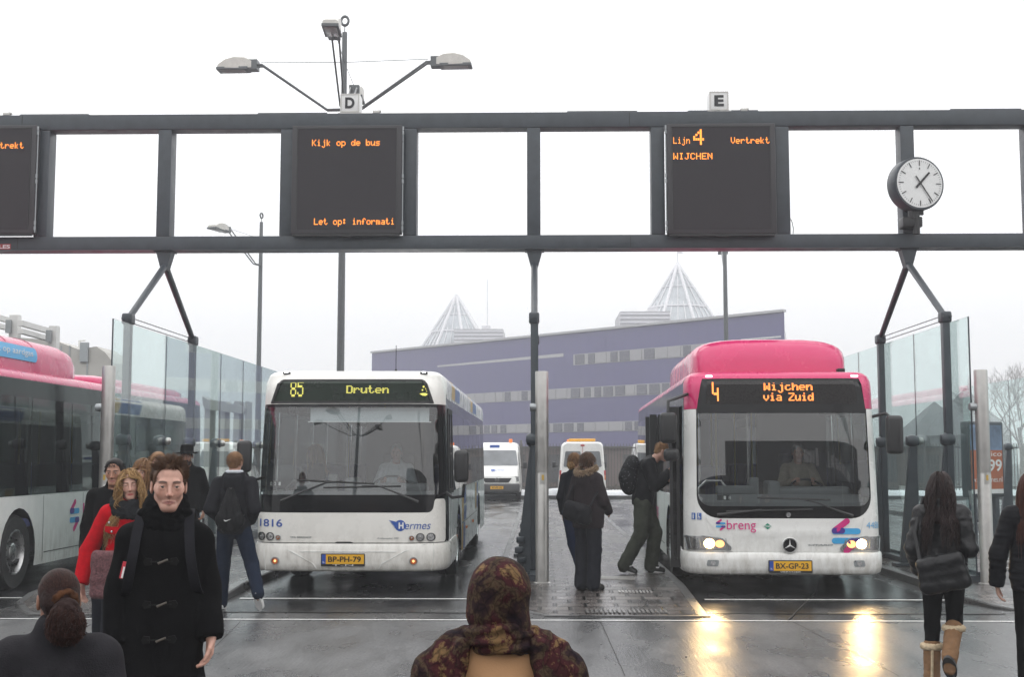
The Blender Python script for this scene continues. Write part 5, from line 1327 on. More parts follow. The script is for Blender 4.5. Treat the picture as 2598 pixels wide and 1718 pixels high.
    # white pillars beside the screen, following its rounded corners
    for sg in (-1, 1):
        mb = MB()
        arc = [(x, z) for x, z in ws_o if x * sg > 0 and z < 2.39]
        arc = sorted(arc, key=lambda q: q[1]); arc = [(x, z) for x, z in arc if z > .986]
        poly = [(sg * S.sx(.82), .985)] + [(x + sg * .004, z) for x, z in arc if abs(x) > S.sx(.82) + .01] + [(sg * S.sx(1.115), 2.396), (sg * (X), 2.396), (sg * X, .985)]
        patch(mb, poly if sg > 0 else poly[::-1], G, step=.07)
        mb.build('windscreen_pillar', WP, e, smooth=40)
    # front panel between the creases, with star recess and sculpted swage
    def fo(x, z): return 0.012 * math.exp(-((z - .80) / .05) ** 2) * max(0, 1 - (x / .75) ** 4) + .006
    fr2 = lambda u, v, o=0: S(S.sx(u), v, o + fo(u, v) + .004)
    fp = rounded([(-.674, .557), (.674, .557), (1.012, .985), (-1.012, .985)], [.02, .02, .01, .01])
    mb = MB(); patch(mb, both(fp), lambda s, z, o=0: S(s, z, o + fo(S.plan(s)[0], z)), step=.05, thick=.02); mb.build('front_panel', WP, e, smooth=40)
    # corner panels with lamp openings
    for sg in (-1, 1):
        lamp = [(sg * x, z) for x, z in ((.66, .58), (.80, .725), (1.02, .755), (1.255, .75), (1.225, .575))]
        if sg < 0: pass
        outer = [(sg * .675, .56), (sg * 1.272, .56), (sg * 1.272, .985), (sg * 1.01, .985)]
        mb = MB(); patch(mb, both(outer), G, [rounded(both(lamp), .02, 3)] if False else [], step=.06, off=.0); 
        mb.build('corner_panel', WP, e, smooth=40)
        lp = rounded(both(lamp), .025, 3)
        mb = MB(); patch(mb, lp, G, step=.08, off=.008, thick=.01); hl = mb.build('headlight', M['reflector'], e, smooth=30)
        mb = MB()
        for k_ in range(5): 
            xx = .74 + k_ * .11; mb.tube([S(sg * S.sx(xx), .60, .012), S(sg * S.sx(xx + .02), .73, .012)], .005, 4)
        mb.tube([S(q[0], q[1], .012) for q in lp + lp[:1]], .008, 4, caps=False)
        mb.build('headlight_trim', M['steel_grey'], hl)
        if True:
            mb = MB(); patch(mb, circle(S.sx(sg * .965) , .662, .066 if front else .05, ry=.060), G, step=.06, off=.018); mb.build('bulb', M['headlamp'] if front else M['reflector'], hl)
            mb = MB(); patch(mb, circle(S.sx(sg * .835), .660, .058, ry=.048), G, step=.06, off=.016); mb.build('beam_lamp', M['fog_warm'] if front else M['reflector'], hl)
            mb = MB(); patch(mb, rounded(both([(sg * x, z) for x, z in ((1.10, .60), (1.215, .60), (1.235, .73), (1.10, .735))]), .01, 2), G, step=.06, off=.014); mb.build('indicator', M['lamp_glass'], hl)
        mb = MB(); patch(mb, lp, G, step=.10, off=.030); mb.build('lens', M['lamp_glass'], hl, smooth=180)
    # bumper
    ss = np.linspace(-S.sy(1.75), S.sy(1.75), 90)
    rings = [[S(s, z, o) for s in ss] for z, o in ((.556, -.03), (.553, .012), (.53, .030), (.45, .036), (.36, .030), (.29, .012), (.265, -.03), (.26, -.2))]
    mb = MB(); mb.loft(rings, closed=False, caps=False); mb.build('bumper', WP, e, smooth=50)
    mb = MB()
    for sg in (-1, 1):
        mb.tube([S(sg * S.sx(.80), .552, .022), S(sg * S.sx(.74), .42, .036), S(sg * S.sx(.70), .27, .008)], .004, 4)
        mb.tube([S(sg * S.sx(1.01), .985, .004), S(sg * S.sx(.96), .80, .004), S(sg * S.sx(.80), .73, .006)], .004, 4)
    mb.build('panel_gap', M['dirt_white'], e)
    for sg in (-1, 1):
        mb = MB(); patch(mb, rounded([(sg * S.sx(a), z) for a, z in ((.86, .375), (1.0, .375), (.985, .455), (.845, .455))], .018, 3), G, step=.1, off=.038, thick=.012); fg = mb.build('fog_lamp', M['steel_grey'], e)
        mb = MB(); patch(mb, circle(sg * S.sx(.92), .415, .03), G, step=.1, off=.041); mb.build('fog_lens', M['reflector'], fg)
    # star in a ring
    mb = MB(); c = S(S.sx(.05), .645, .03)
    mb.lathe([(.095, -.02), (.103, .0), (.095, .012), (.085, .012), (.083, -.01)], c - Vector((0, .0, 0)), 40, axis='y', caps=False)
    for k in range(3):
        a = math.pi / 2 + k * 2 * math.pi / 3; tip = Vector((math.cos(a) * .086, 0, math.sin(a) * .086)); l = Vector((-math.sin(a) * .013, 0, math.cos(a) * .013))
        b0 = c + Vector((0, -.012, 0)); vs = [b0 + tip, b0 - tip * .16 + l, b0 - tip * .16 - l, b0 + Vector((0, -.016, 0))]
        mb.add(vs, [(0, 1, 3), (0, 3, 2), (1, 2, 3)])
    st = mb.build('star_badge', M['white_plastic'], e, smooth=30)
    mb = MB(); patch(mb, circle(.05, .645, .088, 30), fr, step=.1, off=.020); mb.build('badge_backing', M['black_gloss'], st)
    mb = MB(); mb.lathe([(0, -.01), (.028, -.01), (.036, 0), (.036, .01), (0, .012)], fr(.045, 1.035, .01), 18, axis='y'); mb.build('small_badge', M['chrome'], e, smooth=40)
    mb = MB(); text(mb, 'CITARO', fr2, .285, .60, .638, .66, off=.004, bold=.03, shear=.2); mb.build('model_lettering', M['steel_grey'], e)
    mb = MB(); text(mb, 'breng', fr2, -.745, -.375, .805, .965, off=.013, bold=.0); mb.build('operator_name', M['logo_pink'], e)
    ks = {k: MB() for k in 'pcn'}; stripe_logo(ks, fr2, -.885, .835, .13); stripe_logo(ks, fr2, .575, .56, .40)
    build_keys(ks, e, {'p': ('pink_stripes', M['logo_pink']), 'c': ('cyan_stripes', M['logo_cyan']), 'n': ('navy_stripes', M['logo_navy'])})
    mb = MB(); patch(mb, [(-.275, .885), (-.225, .925), (-.175, .885), (-.225, .845)], fr2, step=1, off=.003); cg = mb.build('gas_badge', M['cng_green'], e)
    mb = MB(); text(mb, 'CNG', fr2, -.265, -.185, .872, .898, off=.006, bold=.02); mb.build('gas_lettering', M['white_plastic'], cg)
    mb = MB(); text(mb, '4486' if front else '4482', lambda s, z, o=0: S(s, z, o), S.sx(1.04), S.sx(1.04) + .27, .855, .94, off=.006); mb.build('fleet_number', M['number_blue'], e)
    for (x, icon) in ((-1.155, 'p'), (-1.085, 'w')):
        mb = MB(); patch(mb, rect(S.sx(x) - .028, S.sx(x) + .03, .965, 1.05), G, step=.1, off=.006); ic = mb.build('pictogram', M['sign_blue'], e)
        mb = MB(); s_ = S.sx(x)
        if icon == 'p': patch(mb, circle(s_, 1.037, .007, 8), G, step=1, off=.009); patch(mb, rect(s_ - .009, s_ + .009, .975, 1.027), G, step=1, off=.009)
        else:
            patch(mb, circle(s_ - .006, 1.037, .007, 8), G, step=1, off=.009); patch(mb, rect(s_ - .010, s_ - .002, .995, 1.028), G, step=1, off=.009); patch(mb, rect(s_ - .008, s_ + .014, .992, 1.0), G, step=1, off=.009)
            patch(mb, circle(s_ - .002, .99, .016, 14), G, [circle(s_ - .002, .99, .011, 12)], step=1, off=.008)
        mb.build('pictogram_figure', M['white_plastic'], ic)
    plate(e, S, -.215, .315, .325, .445, 'BX-GP-23', 'VERVOER')
    # number board behind the glass
    mb = MB(); 
    for k, ch in enumerate('18'): text(mb, ch, fr, -.775 + k * .064, -.745 + k * .064, 1.225, 1.27, off=-.024)
    bx = mb.build('bay_number', M['white_plastic'], e)
    mb = MB(); patch(mb, rect(-.86, -.69, 1.215, 1.285), fr, step=1, off=-.035); mb.build('bay_number_box', M['interior_dark'], bx)
    wiper(e, S, [(.86, 1.02), (.60, 1.11), (.40, 1.19), (.15, 1.245)], ((-.35, 1.25), (.58, 1.225)))
    wiper(e, S, [(-.86, 1.03), (-.55, 1.07), (-.3, 1.10)], ((-.75, 1.075), (.35, 1.105)))
    # sides
    wl = (2.72, 8.55)
    for sg in (-1, 1):
        f = lambda y, z, o=0: S(sg * S.sy(y), z, o)
        mb = MB(); side_panel(mb, S, sg, 1.75, 11.9, .27, 1.22, wl); 
        y0 = .40
        if sg > 0: patch(mb, rect(.40, 1.75, .55, 1.22), f, step=.25)
        else: patch(mb, rect(1.62, 1.75, .55, 1.22), f, step=.25)
        mb.build('side_panel', M['dirt_white'], e, smooth=35)
        mb = MB(); side_panel(mb, S, sg, .42, 11.9, 2.52, 2.77, step=.35); mb.build('cantrail', M['black_gloss'] , e, smooth=35)
        ys = [.50, 1.75, 3.1, 4.6, 6.1, 7.6, 9.1, 10.5, 11.6] if sg > 0 else [1.66, 3.1, 4.6, 5.4, 6.7, 7.6, 9.1, 10.5, 11.6]
        for a, b in zip(ys[:-1], ys[1:]):
            mb = MB(); patch(mb, rect(a + .01, b - .01, 1.22, 2.52), f, step=.4, off=.004); mb.build('side_window', M['side_glass'], e)
        mb = MB()
        for yy in ys[1:-1]: patch(mb, rect(yy - .05, yy + .05, 1.22, 2.52), f, step=.5, off=-.02)
        patch(mb, rect(.40, .50, 1.0, 2.6), f, step=.5, off=.001); patch(mb, rect(11.6, 11.9, 1.22, 2.52), f, step=.5)
        mb.build('window_pillar', M['black_gloss'], e)
        mb = MB()
        for yy in (1.72, 3.55, 5.1, 6.6, 9.4, 10.8): patch(mb, rect(yy, yy + .012, .30, 1.2), f, step=.3, off=.003)
        patch(mb, rect(3.6, 7.8, .42, .43), f, step=.3, off=.004); patch(mb, rect(9.3, 11.8, .42, .43), f, step=.3, off=.004); mb.build('side_gap', M['seal'], e, fix=False)
        for yy in (1.95, 5.6, 7.0):
            mb = MB(); mb.rbox(f(yy, .60, .010), (.03, .10, .05), .008); mb.build('side_marker', M['amber_on'] if sg > 0 else M['amber_lens'], e)
        for yy in wl:
            wheel(e, sg * 1.11, yy, .485, sg)
            vs = []
            for xx in (sg * 1.26, sg * .8):
                for k in range(29): a = math.pi * k / 28; vs.append((xx, yy + .58 * math.cos(a), .46 + .60 * math.sin(a)))
            mb = MB(); mb.add(vs, [(k, k + 1, k + 30, k + 29) for k in range(28)]); mb.add([(sg * .8, yy - .7, .2), (sg * .8, yy + .7, .2), (sg * .8, yy + .7, 1.3), (sg * .8, yy - .7, 1.3)], [(0, 1, 2, 3)]); mb.build('wheel_housing', M['underbody'], e, fix=False)
        if sg > 0:
            ks = {k: MB() for k in 'pcn'}; stripe_logo(ks, f, 4.55, .66, .42)
            build_keys(ks, e, {'p': ('pink_stripes', M['logo_pink']), 'c': ('cyan_stripes', M['logo_cyan']), 'n': ('navy_stripes', M['logo_navy'])})
            mb = MB(); text(mb, 'breng', f, 5.1, 6.5, .58, 1.04, off=.004); mb.build('operator_name', M['logo_pink'], e)
        else:
            mb = MB(); text(mb, 'breng', f, 6.0, 4.8, .62, 1.1, off=.004) if False else text(mb, 'breng', lambda u, v, o=0: f(-u, v, o), -6.3, -4.9, .62, 1.05, off=.004); mb.build('operator_name', M['logo_pink'], e)
            ks = {k: MB() for k in 'pcn'}; stripe_logo(ks, lambda u, v, o=0: f(-u, v, o), -7.0, .62, .5)
            build_keys(ks, e, {'p': ('pink_stripes', M['logo_pink']), 'c': ('cyan_stripes', M['logo_cyan']), 'n': ('navy_stripes', M['logo_navy'])})
    # front doorway on -x: black frame, leaves folded outward
    f = lambda y, z, o=0: S(-S.sy(y), z, o)
    mb = MB(); patch(mb, rect(.36, .46, .30, 2.6), f, step=.3, off=.004, thick=.04); patch(mb, rect(1.56, 1.66, .30, 2.6), f, step=.3, off=.004, thick=.04)
    patch(mb, rect(.46, 1.56, 2.46, 2.6), f, step=.3, off=.004, thick=.04); mb.build('door_frame', M['black_gloss'], e)
    for (y0, ang) in ((.46, 1),):
        mb = MB(); x = -1.30
        for (a, b, z0, z1) in ((0, .04, .32, 2.44), (.09, .13, .32, 2.44), (.04, .09, .32, .42), (.04, .09, 2.34, 2.44)): mb.box((x - (a + b) / 2, y0 + .03 * ang, (z0 + z1) / 2), (b - a, .05, z1 - z0))
        d_ = mb.build('door_leaf', M['black_plastic'], e)
        mb = MB(); mb.box((x - .065, y0 + .03 * ang, 1.38), (.05, .012, 1.92)); mb.build('door_glass', M['side_glass'], d_)
    # second doorway, open too
    for yy in (5.42, 6.66): mb = MB(); mb.box((-1.32, yy, 1.45), (.12, .05, 2.1)); mb.build('middle_door', M['black_plastic'], e)
    mirror(e, (1.45, .14, 2.06), .22, .50, [(1.22, .34, 2.30), (1.36, .2, 2.34), (1.45, .16, 2.25)])
    mirror(e, (-1.475, .05, 2.15), .22, .40, [(-1.20, .30, 2.60), (-1.36, .14, 2.54), (-1.47, .08, 2.50), (-1.48, .06, 2.25)])
    mb = MB(); mb.rbox((-1.44, .05, 1.80), (.2, .12, .16), .05); mb.tube([(-1.46, .05, 1.95), (-1.45, .05, 1.84)], .02, 6); mb.build('kerb_mirror', M['black_plastic'], e, smooth=50)
    mb = MB(); mb.add([(-1.26, 11.94, .35), (1.26, 11.94, .35), (1.2, 11.92, 2.78), (-1.2, 11.92, 2.78)], [(0, 1, 2, 3)]); mb.build('rear_panel', M['livery_blue'] if not front else M['dirt_white'], e)
    mb = MB(); mb.box((0, 6.2, .28), (1.9, 11.2, .08)); mb.box((0, 2.7, .5), (1.7, .2, .2)); mb.build('chassis', M['underbody'], e)
    interior(e, S, 1.28)
    if not front:   # slogan strip on the pod
        sp = None; fpod = lambda u, v, o=0: Vector((1.075 + o - max(0, v - .02) ** 2 * .9, 1.4 + u, 3.04 + v))
        mb = MB(); patch(mb, rounded(rect(0, 2.25, 0, .20), .08), fpod, step=.2, off=.002); sk = mb.build('slogan_strip', M['sticker_blue'], e)
        mb = MB(); text(mb, 'deze bus rijdt op aardgas', fpod, -.3, 2.10, .05, .16, off=.006, shear=.1); mb.build('slogan', M['white_plastic'], sk)
    return e
pb = pink_bus(True)
pp = at(1985, 1159, 16.5); pb.location = (pp.x, 16.4, .004); pb.rotation_euler.z = R(-1.4)
tag(pb, 'white bus with pink roof, headlights lit, orange sign reading 4 Wijchen via Zuid', 'bus')
lb = pink_bus(False)
lb.scale = (1, 1, 1.025); lb.location = (-7.0 - 1.275, 14.25, .004)
tag(lb, 'pink-roofed white bus seen side-on at the left edge with its wheel and black windows', 'bus')
# lamps of the lit bus
for x in (-.965, .965):
    l = bpy.data.lights.new('headlight_beam', 'SPOT'); l.energy = 62; l.color = (1, .66, .30); l.spot_size = R(72); l.spot_blend = .6; l.shadow_soft_size = .08
    o = bpy.data.objects.new('headlight_beam', l); col.objects.link(o); o.parent = pb; o.location = (x, -.02, .665); o.rotation_euler = (R(90 - 9), 0, 0); o.rotation_euler = (R(-90 - 0), 0, 0)
    o.rotation_euler = Vector((0, -1, -.14)).to_track_quat('-Z', 'Y').to_euler()
# ================================================================= sculpting by distance field + surface nets
class Field:
    def __init__(s, lo, hi, h):
        s.h = h; s.lo = np.array(lo, float) - 2 * h; s.n = (np.ceil((np.array(hi, float) + 2 * h - s.lo) / h)).astype(int) + 1
        s.f = np.full(s.n, 1.0, np.float32); s.ax = [s.lo[i] + h * np.arange(s.n[i]) for i in range(3)]
    def _sl(s, lo, hi):
        a = [max(0, int((lo[i] - s.lo[i]) / s.h)) for i in range(3)]; b = [min(int(s.n[i]), int((hi[i] - s.lo[i]) / s.h) + 2) for i in range(3)]
        if any(a[i] >= b[i] for i in range(3)): return None, None
        sl = tuple(slice(a[i], b[i]) for i in range(3))
        X, Y, Z = np.meshgrid(s.ax[0][sl[0]], s.ax[1][sl[1]], s.ax[2][sl[2]], indexing='ij')
        return sl, (X, Y, Z)
    def _mix(s, sl, d, k, sub=False):
        f = s.f[sl]; d = d.astype(np.float32)
        if sub: d = -d; hh = np.clip(.5 - .5 * (f - d) / k, 0, 1); s.f[sl] = f * (1 - hh) + d * hh + k * hh * (1 - hh)
        else: hh = np.clip(.5 + .5 * (f - d) / k, 0, 1); s.f[sl] = f * (1 - hh) + d * hh - k * hh * (1 - hh)
    def cone(s, a, b, ra, rb, k=.02, sy=1.0, sx=1.0, sub=False):
        a = np.array(a, float); b = np.array(b, float); m = (max(ra, rb) + 2.5 * k) * max(1, sy, sx) + s.h
        sl, P = s._sl(np.minimum(a, b) - m, np.maximum(a, b) + m)
        if sl is None: return
        x, y, z = (P[0] - a[0]) / sx, (P[1] - a[1]) / sy, P[2] - a[2]; d = np.array([(b[0] - a[0]) / sx, (b[1] - a[1]) / sy, b[2] - a[2]]); L2 = max(float(d @ d), 1e-9)
        t = np.clip((x * d[0] + y * d[1] + z * d[2]) / L2, 0, 1)
        dist = np.sqrt((x - t * d[0]) ** 2 + (y - t * d[1]) ** 2 + (z - t * d[2]) ** 2) - (ra + (rb - ra) * t)
        s._mix(sl, dist * min(1, sy, sx), k, sub)
    def ell(s, c, r, k=.02, rot=None, sub=False):
        c = np.array(c, float); r = np.array(r, float); m = r.max() + 2.5 * k + s.h
        sl, P = s._sl(c - m, c + m)
        if sl is None: return
        q = [P[0] - c[0], P[1] - c[1], P[2] - c[2]]
        if rot is not None: q = [sum(rot[j][i] * q[j] for j in range(3)) for i in range(3)]
        k0 = np.sqrt((q[0] / r[0]) ** 2 + (q[1] / r[1]) ** 2 + (q[2] / r[2]) ** 2); k1 = np.sqrt((q[0] / r[0] ** 2) ** 2 + (q[1] / r[1] ** 2) ** 2 + (q[2] / r[2] ** 2) ** 2)
        s._mix(sl, k0 * (k0 - 1) / np.maximum(k1, 1e-6), k, sub)
    def chain(s, pts, rs, k=.02, **kw):
        for i in range(len(pts) - 1): s.cone(pts[i], pts[i + 1], rs[i], rs[i + 1], k, **kw)
    def cut(s, p, n, k=.004):
        """remove everything on the side n points to"""
        n = np.array(n, float); n /= np.linalg.norm(n)
        X, Y, Z = np.meshgrid(*s.ax, indexing='ij', sparse=True)
        d = (X - p[0]) * n[0] + (Y - p[1]) * n[1] + (Z - p[2]) * n[2]
        s.f = np.maximum(s.f, d.astype(np.float32))
    def mesh(s):
        f = s.f; n = s.n; ins = f < 0
        c = ins[:-1, :-1, :-1].astype(np.int8)
        cs = np.zeros([int(q) - 1 for q in n], np.int8)
        for i in (0, 1):
            for j in (0, 1):
                for k in (0, 1): cs += ins[i:n[0] - 1 + i, j:n[1] - 1 + j, k:n[2] - 1 + k]
        act = (cs > 0) & (cs < 8); idx = np.argwhere(act); vid = np.full(act.shape, -1, np.int64); vid[act] = np.arange(len(idx))
        acc = np.zeros((len(idx), 3)); cnt = np.zeros(len(idx)); I, J, K = idx.T
        for ax in range(3):
            for u in (0, 1):
                for v in (0, 1):
                    o = [0, 0, 0]; oth = [q for q in range(3) if q != ax]; o[oth[0]] = u; o[oth[1]] = v; e = list(o); e[ax] = 1
                    a = f[I + o[0], J + o[1], K + o[2]]; b = f[I + e[0], J + e[1], K + e[2]]; m = (a < 0) != (b < 0)
                    t = np.where(m, a / np.where(m, a - b, 1), 0); p = np.zeros((len(idx), 3)); p[:, oth[0]] = u; p[:, oth[1]] = v; p[:, ax] = t
                    acc[m] += p[m]; cnt[m] += 1
        V = s.lo + (idx + acc / cnt[:, None]) * s.h; F = []
        for ax in range(3):
            sl0 = [slice(1, -1)] * 3; sl0[ax] = slice(0, -1); sl1 = list(sl0); sl1[ax] = slice(1, None)
            A = ins[tuple(sl0)]; B = ins[tuple(sl1)]; m = A != B; q = np.argwhere(m); flip = A[m]
            base = q + 1; base[:, ax] = q[:, ax]; o1, o2 = [w_ for w_ in range(3) if w_ != ax]
            def g_(du, dv): r_ = base.copy(); r_[:, o1] += du; r_[:, o2] += dv; return vid[r_[:, 0], r_[:, 1], r_[:, 2]]
            quad = np.stack([g_(-1, -1), g_(0, -1), g_(0, 0), g_(-1, 0)], 1)
            if ax == 1: quad = quad[:, ::-1]
            quad[~flip] = quad[~flip][:, ::-1]; F.append(quad)
        F = np.concatenate(F); F = F[(F >= 0).all(1)]
        return V, F
def to_obj(name, parts, m, parent, colors=None, fold=None, label=None, smooth_it=0):
    """parts: list of (V, F) -> one mesh object"""
    Vs = []; Fs = []; b = 0
    for V, F in parts: Vs.append(V); Fs.append(F + b); b += len(V)
    V = np.concatenate(Vs); F = np.concatenate(Fs)
    me = bpy.data.meshes.new(name); me.vertices.add(len(V)); me.vertices.foreach_set('co', V.astype(np.float32).ravel())
    me.loops.add(F.size); me.loops.foreach_set('vertex_index', F.astype(np.int32).ravel()); me.polygons.add(len(F)); me.polygons.foreach_set('loop_start', np.arange(0, F.size, 4, dtype=np.int32))
    me.update(calc_edges=True); me.validate()
    for _ in range(smooth_it):
        E = np.empty(len(me.edges) * 2, np.int32); me.edges.foreach_get('vertices', E); E = E.reshape(-1, 2)
        S_ = np.zeros_like(V); C_ = np.zeros(len(V)); np.add.at(S_, E[:, 0], V[E[:, 1]]); np.add.at(S_, E[:, 1], V[E[:, 0]]); np.add.at(C_, E[:, 0], 1); np.add.at(C_, E[:, 1], 1)
        V = V * .4 + .6 * S_ / np.maximum(C_, 1)[:, None]
    if smooth_it: me.vertices.foreach_set('co', V.astype(np.float32).ravel()); me.update()
    if fold is not None:
        Nn = np.empty(len(V) * 3, np.float32); me.vertex_normals.foreach_get('vector', Nn); Nn = Nn.reshape(-1, 3)
        V = V + Nn * fold(V)[:, None]; me.vertices.foreach_set('co', V.astype(np.float32).ravel()); me.update()
    me.materials.append(m)
    if colors is not None:
        at_ = me.color_attributes.new('Col', 'FLOAT_COLOR', 'POINT'); at_.data.foreach_set('color', np.concatenate([colors(V), np.ones((len(V), 1))], 1).astype(np.float32).ravel())
    me.shade_smooth(); o = bpy.data.objects.new(name, me); col.objects.link(o); o.parent = parent
    if label: o['label'] = label
    return o
def folds(amp, sc=(9, 9, 5), seed=0, sharp=True):
    def f(V):
        out = np.empty(len(V))
        for i, (x, y, z) in enumerate(V):
            a = mnoise.noise((x * sc[0] + seed, y * sc[1], z * sc[2])); b = mnoise.noise((x * sc[0] * 2.6, y * sc[1] * 2.6 + seed, z * sc[2] * 2.2))
            out[i] = (1 - 2.2 * abs(a)) * .6 + b * .4 if sharp else a * .7 + b * .3
        return out * amp
    return f
def skinmat():
    m = bpy.data.materials.new('skin'); m.use_nodes = True; N = m.node_tree.nodes; L = m.node_tree.links; b = N['Principled BSDF']
    a = N.new('ShaderNodeVertexColor'); a.layer_name = 'Col'; nz = N.new('ShaderNodeTexNoise'); nz.inputs['Scale'].default_value = 60; t = N.new('ShaderNodeTexCoord'); L.new(t.outputs['Object'], nz.inputs['Vector'])
    r = N.new('ShaderNodeMapRange'); r.inputs['To Min'].default_value = .88; r.inputs['To Max'].default_value = 1.12; L.new(nz.outputs['Fac'], r.inputs['Value'])
    v = N.new('ShaderNodeVectorMath'); v.operation = 'SCALE'; L.new(a.outputs['Color'], v.inputs[0]); L.new(r.outputs[0], v.inputs['Scale']); L.new(v.outputs[0], b.inputs['Base Color'])
    b.inputs['Roughness'].default_value = .5; b.inputs['Subsurface Weight'].default_value = .12; b.inputs['Subsurface Radius'].default_value = (.012, .005, .003); b.inputs['Subsurface Scale'].default_value = .6
    return m
SKIN = skinmat()
def cloth(name, c, rough=.85, var=.2, scale=25, bump=.35, bscale=220, sheen=.0, **k): return M[name] if name in M else mat(name, c, rough, var=var, scale=scale, bump=bump, bscale=bscale, sheen=sheen, spec=.06, **k)
BLK = cloth('black_wool', (.0048, .0048, .0053), .95); NVY = cloth('navy_cloth', (.012, .013, .018), .8); DNM = cloth('dark_denim', (.010, .016, .032), .8)
RED = cloth('red_wool', (.42, .005, .012), .85, bump=.3); GRYC = cloth('grey_coat', (.022, .021, .024), .85); LEA = mat('black_leather', (.005, .005, .006), .38, spec=.3, var=.25, scale=12, bump=.4, bscale=35)
CHK = cloth('dark_check', (.013, .013, .016), .8); OLV = cloth('olive_cloth', (.060, .065, .050), .85, var=.35, scale=8); SHT = cloth('white_shirt', (.55, .58, .62), .8, bump=.1)
SHOE = mat('black_shoe', (.012, .012, .012), .35, var=.2, bump=.2, bscale=40); WSH = mat('white_shoe', (.7, .7, .69), .5); SUE = cloth('tan_suede', (.20, .115, .062), .85); FURM = cloth('fleece', (.50, .40, .27), .95, var=.3, scale=30)
GRS = cloth('charcoal_knit', (.018, .019, .021), .9, bump=.8, bscale=120)
def hairmat(name, c, c2):
    m = bpy.data.materials.new(name); m.use_nodes = True; N = m.node_tree.nodes; L = m.node_tree.links; b = N['Principled BSDF']
    g = N.new('ShaderNodeNewGeometry'); mx = N.new('ShaderNodeMix'); mx.data_type = 'RGBA'; mx.inputs['A'].default_value = (*c, 1); mx.inputs['B'].default_value = (*c2, 1)
    L.new(g.outputs['Random Per Island'], mx.inputs['Factor']); L.new(mx.outputs['Result'], b.inputs['Base Color']); b.inputs['Roughness'].default_value = .5; b.inputs['Specular IOR Level'].default_value = .18
    M[name] = m; return m
hairmat('hair_brown', (.050, .026, .014), (.115, .060, .034)); hairmat('hair_black', (.006, .005, .005), (.016, .013, .012)); hairmat('hair_blond', (.16, .085, .035), (.42, .26, .11))
hairmat('hair_auburn', (.032, .010, .007), (.075, .024, .014)); hairmat('hair_dark', (.010, .006, .006), (.030, .016, .014)); hairmat('hair_ginger', (.13, .065, .03), (.24, .13, .06)); hairmat('hair_grey', (.22, .2, .19), (.35, .33, .31)); hairmat('fur_trim', (.16, .10, .06), (.50, .38, .26))
mat('eye_white', (.62, .60, .58), .2, var=.02); mat('iris', (.035, .022, .012), .15)

def rotz(a): return np.array([[math.cos(a), -math.sin(a), 0], [math.sin(a), math.cos(a), 0], [0, 0, 1]])
def rotx(a): return np.array([[1, 0, 0], [0, math.cos(a), -math.sin(a)], [0, math.sin(a), math.cos(a)]])
def roty(a): return np.array([[math.cos(a), 0, math.sin(a)], [0, 1, 0], [-math.sin(a), 0, math.cos(a)]])

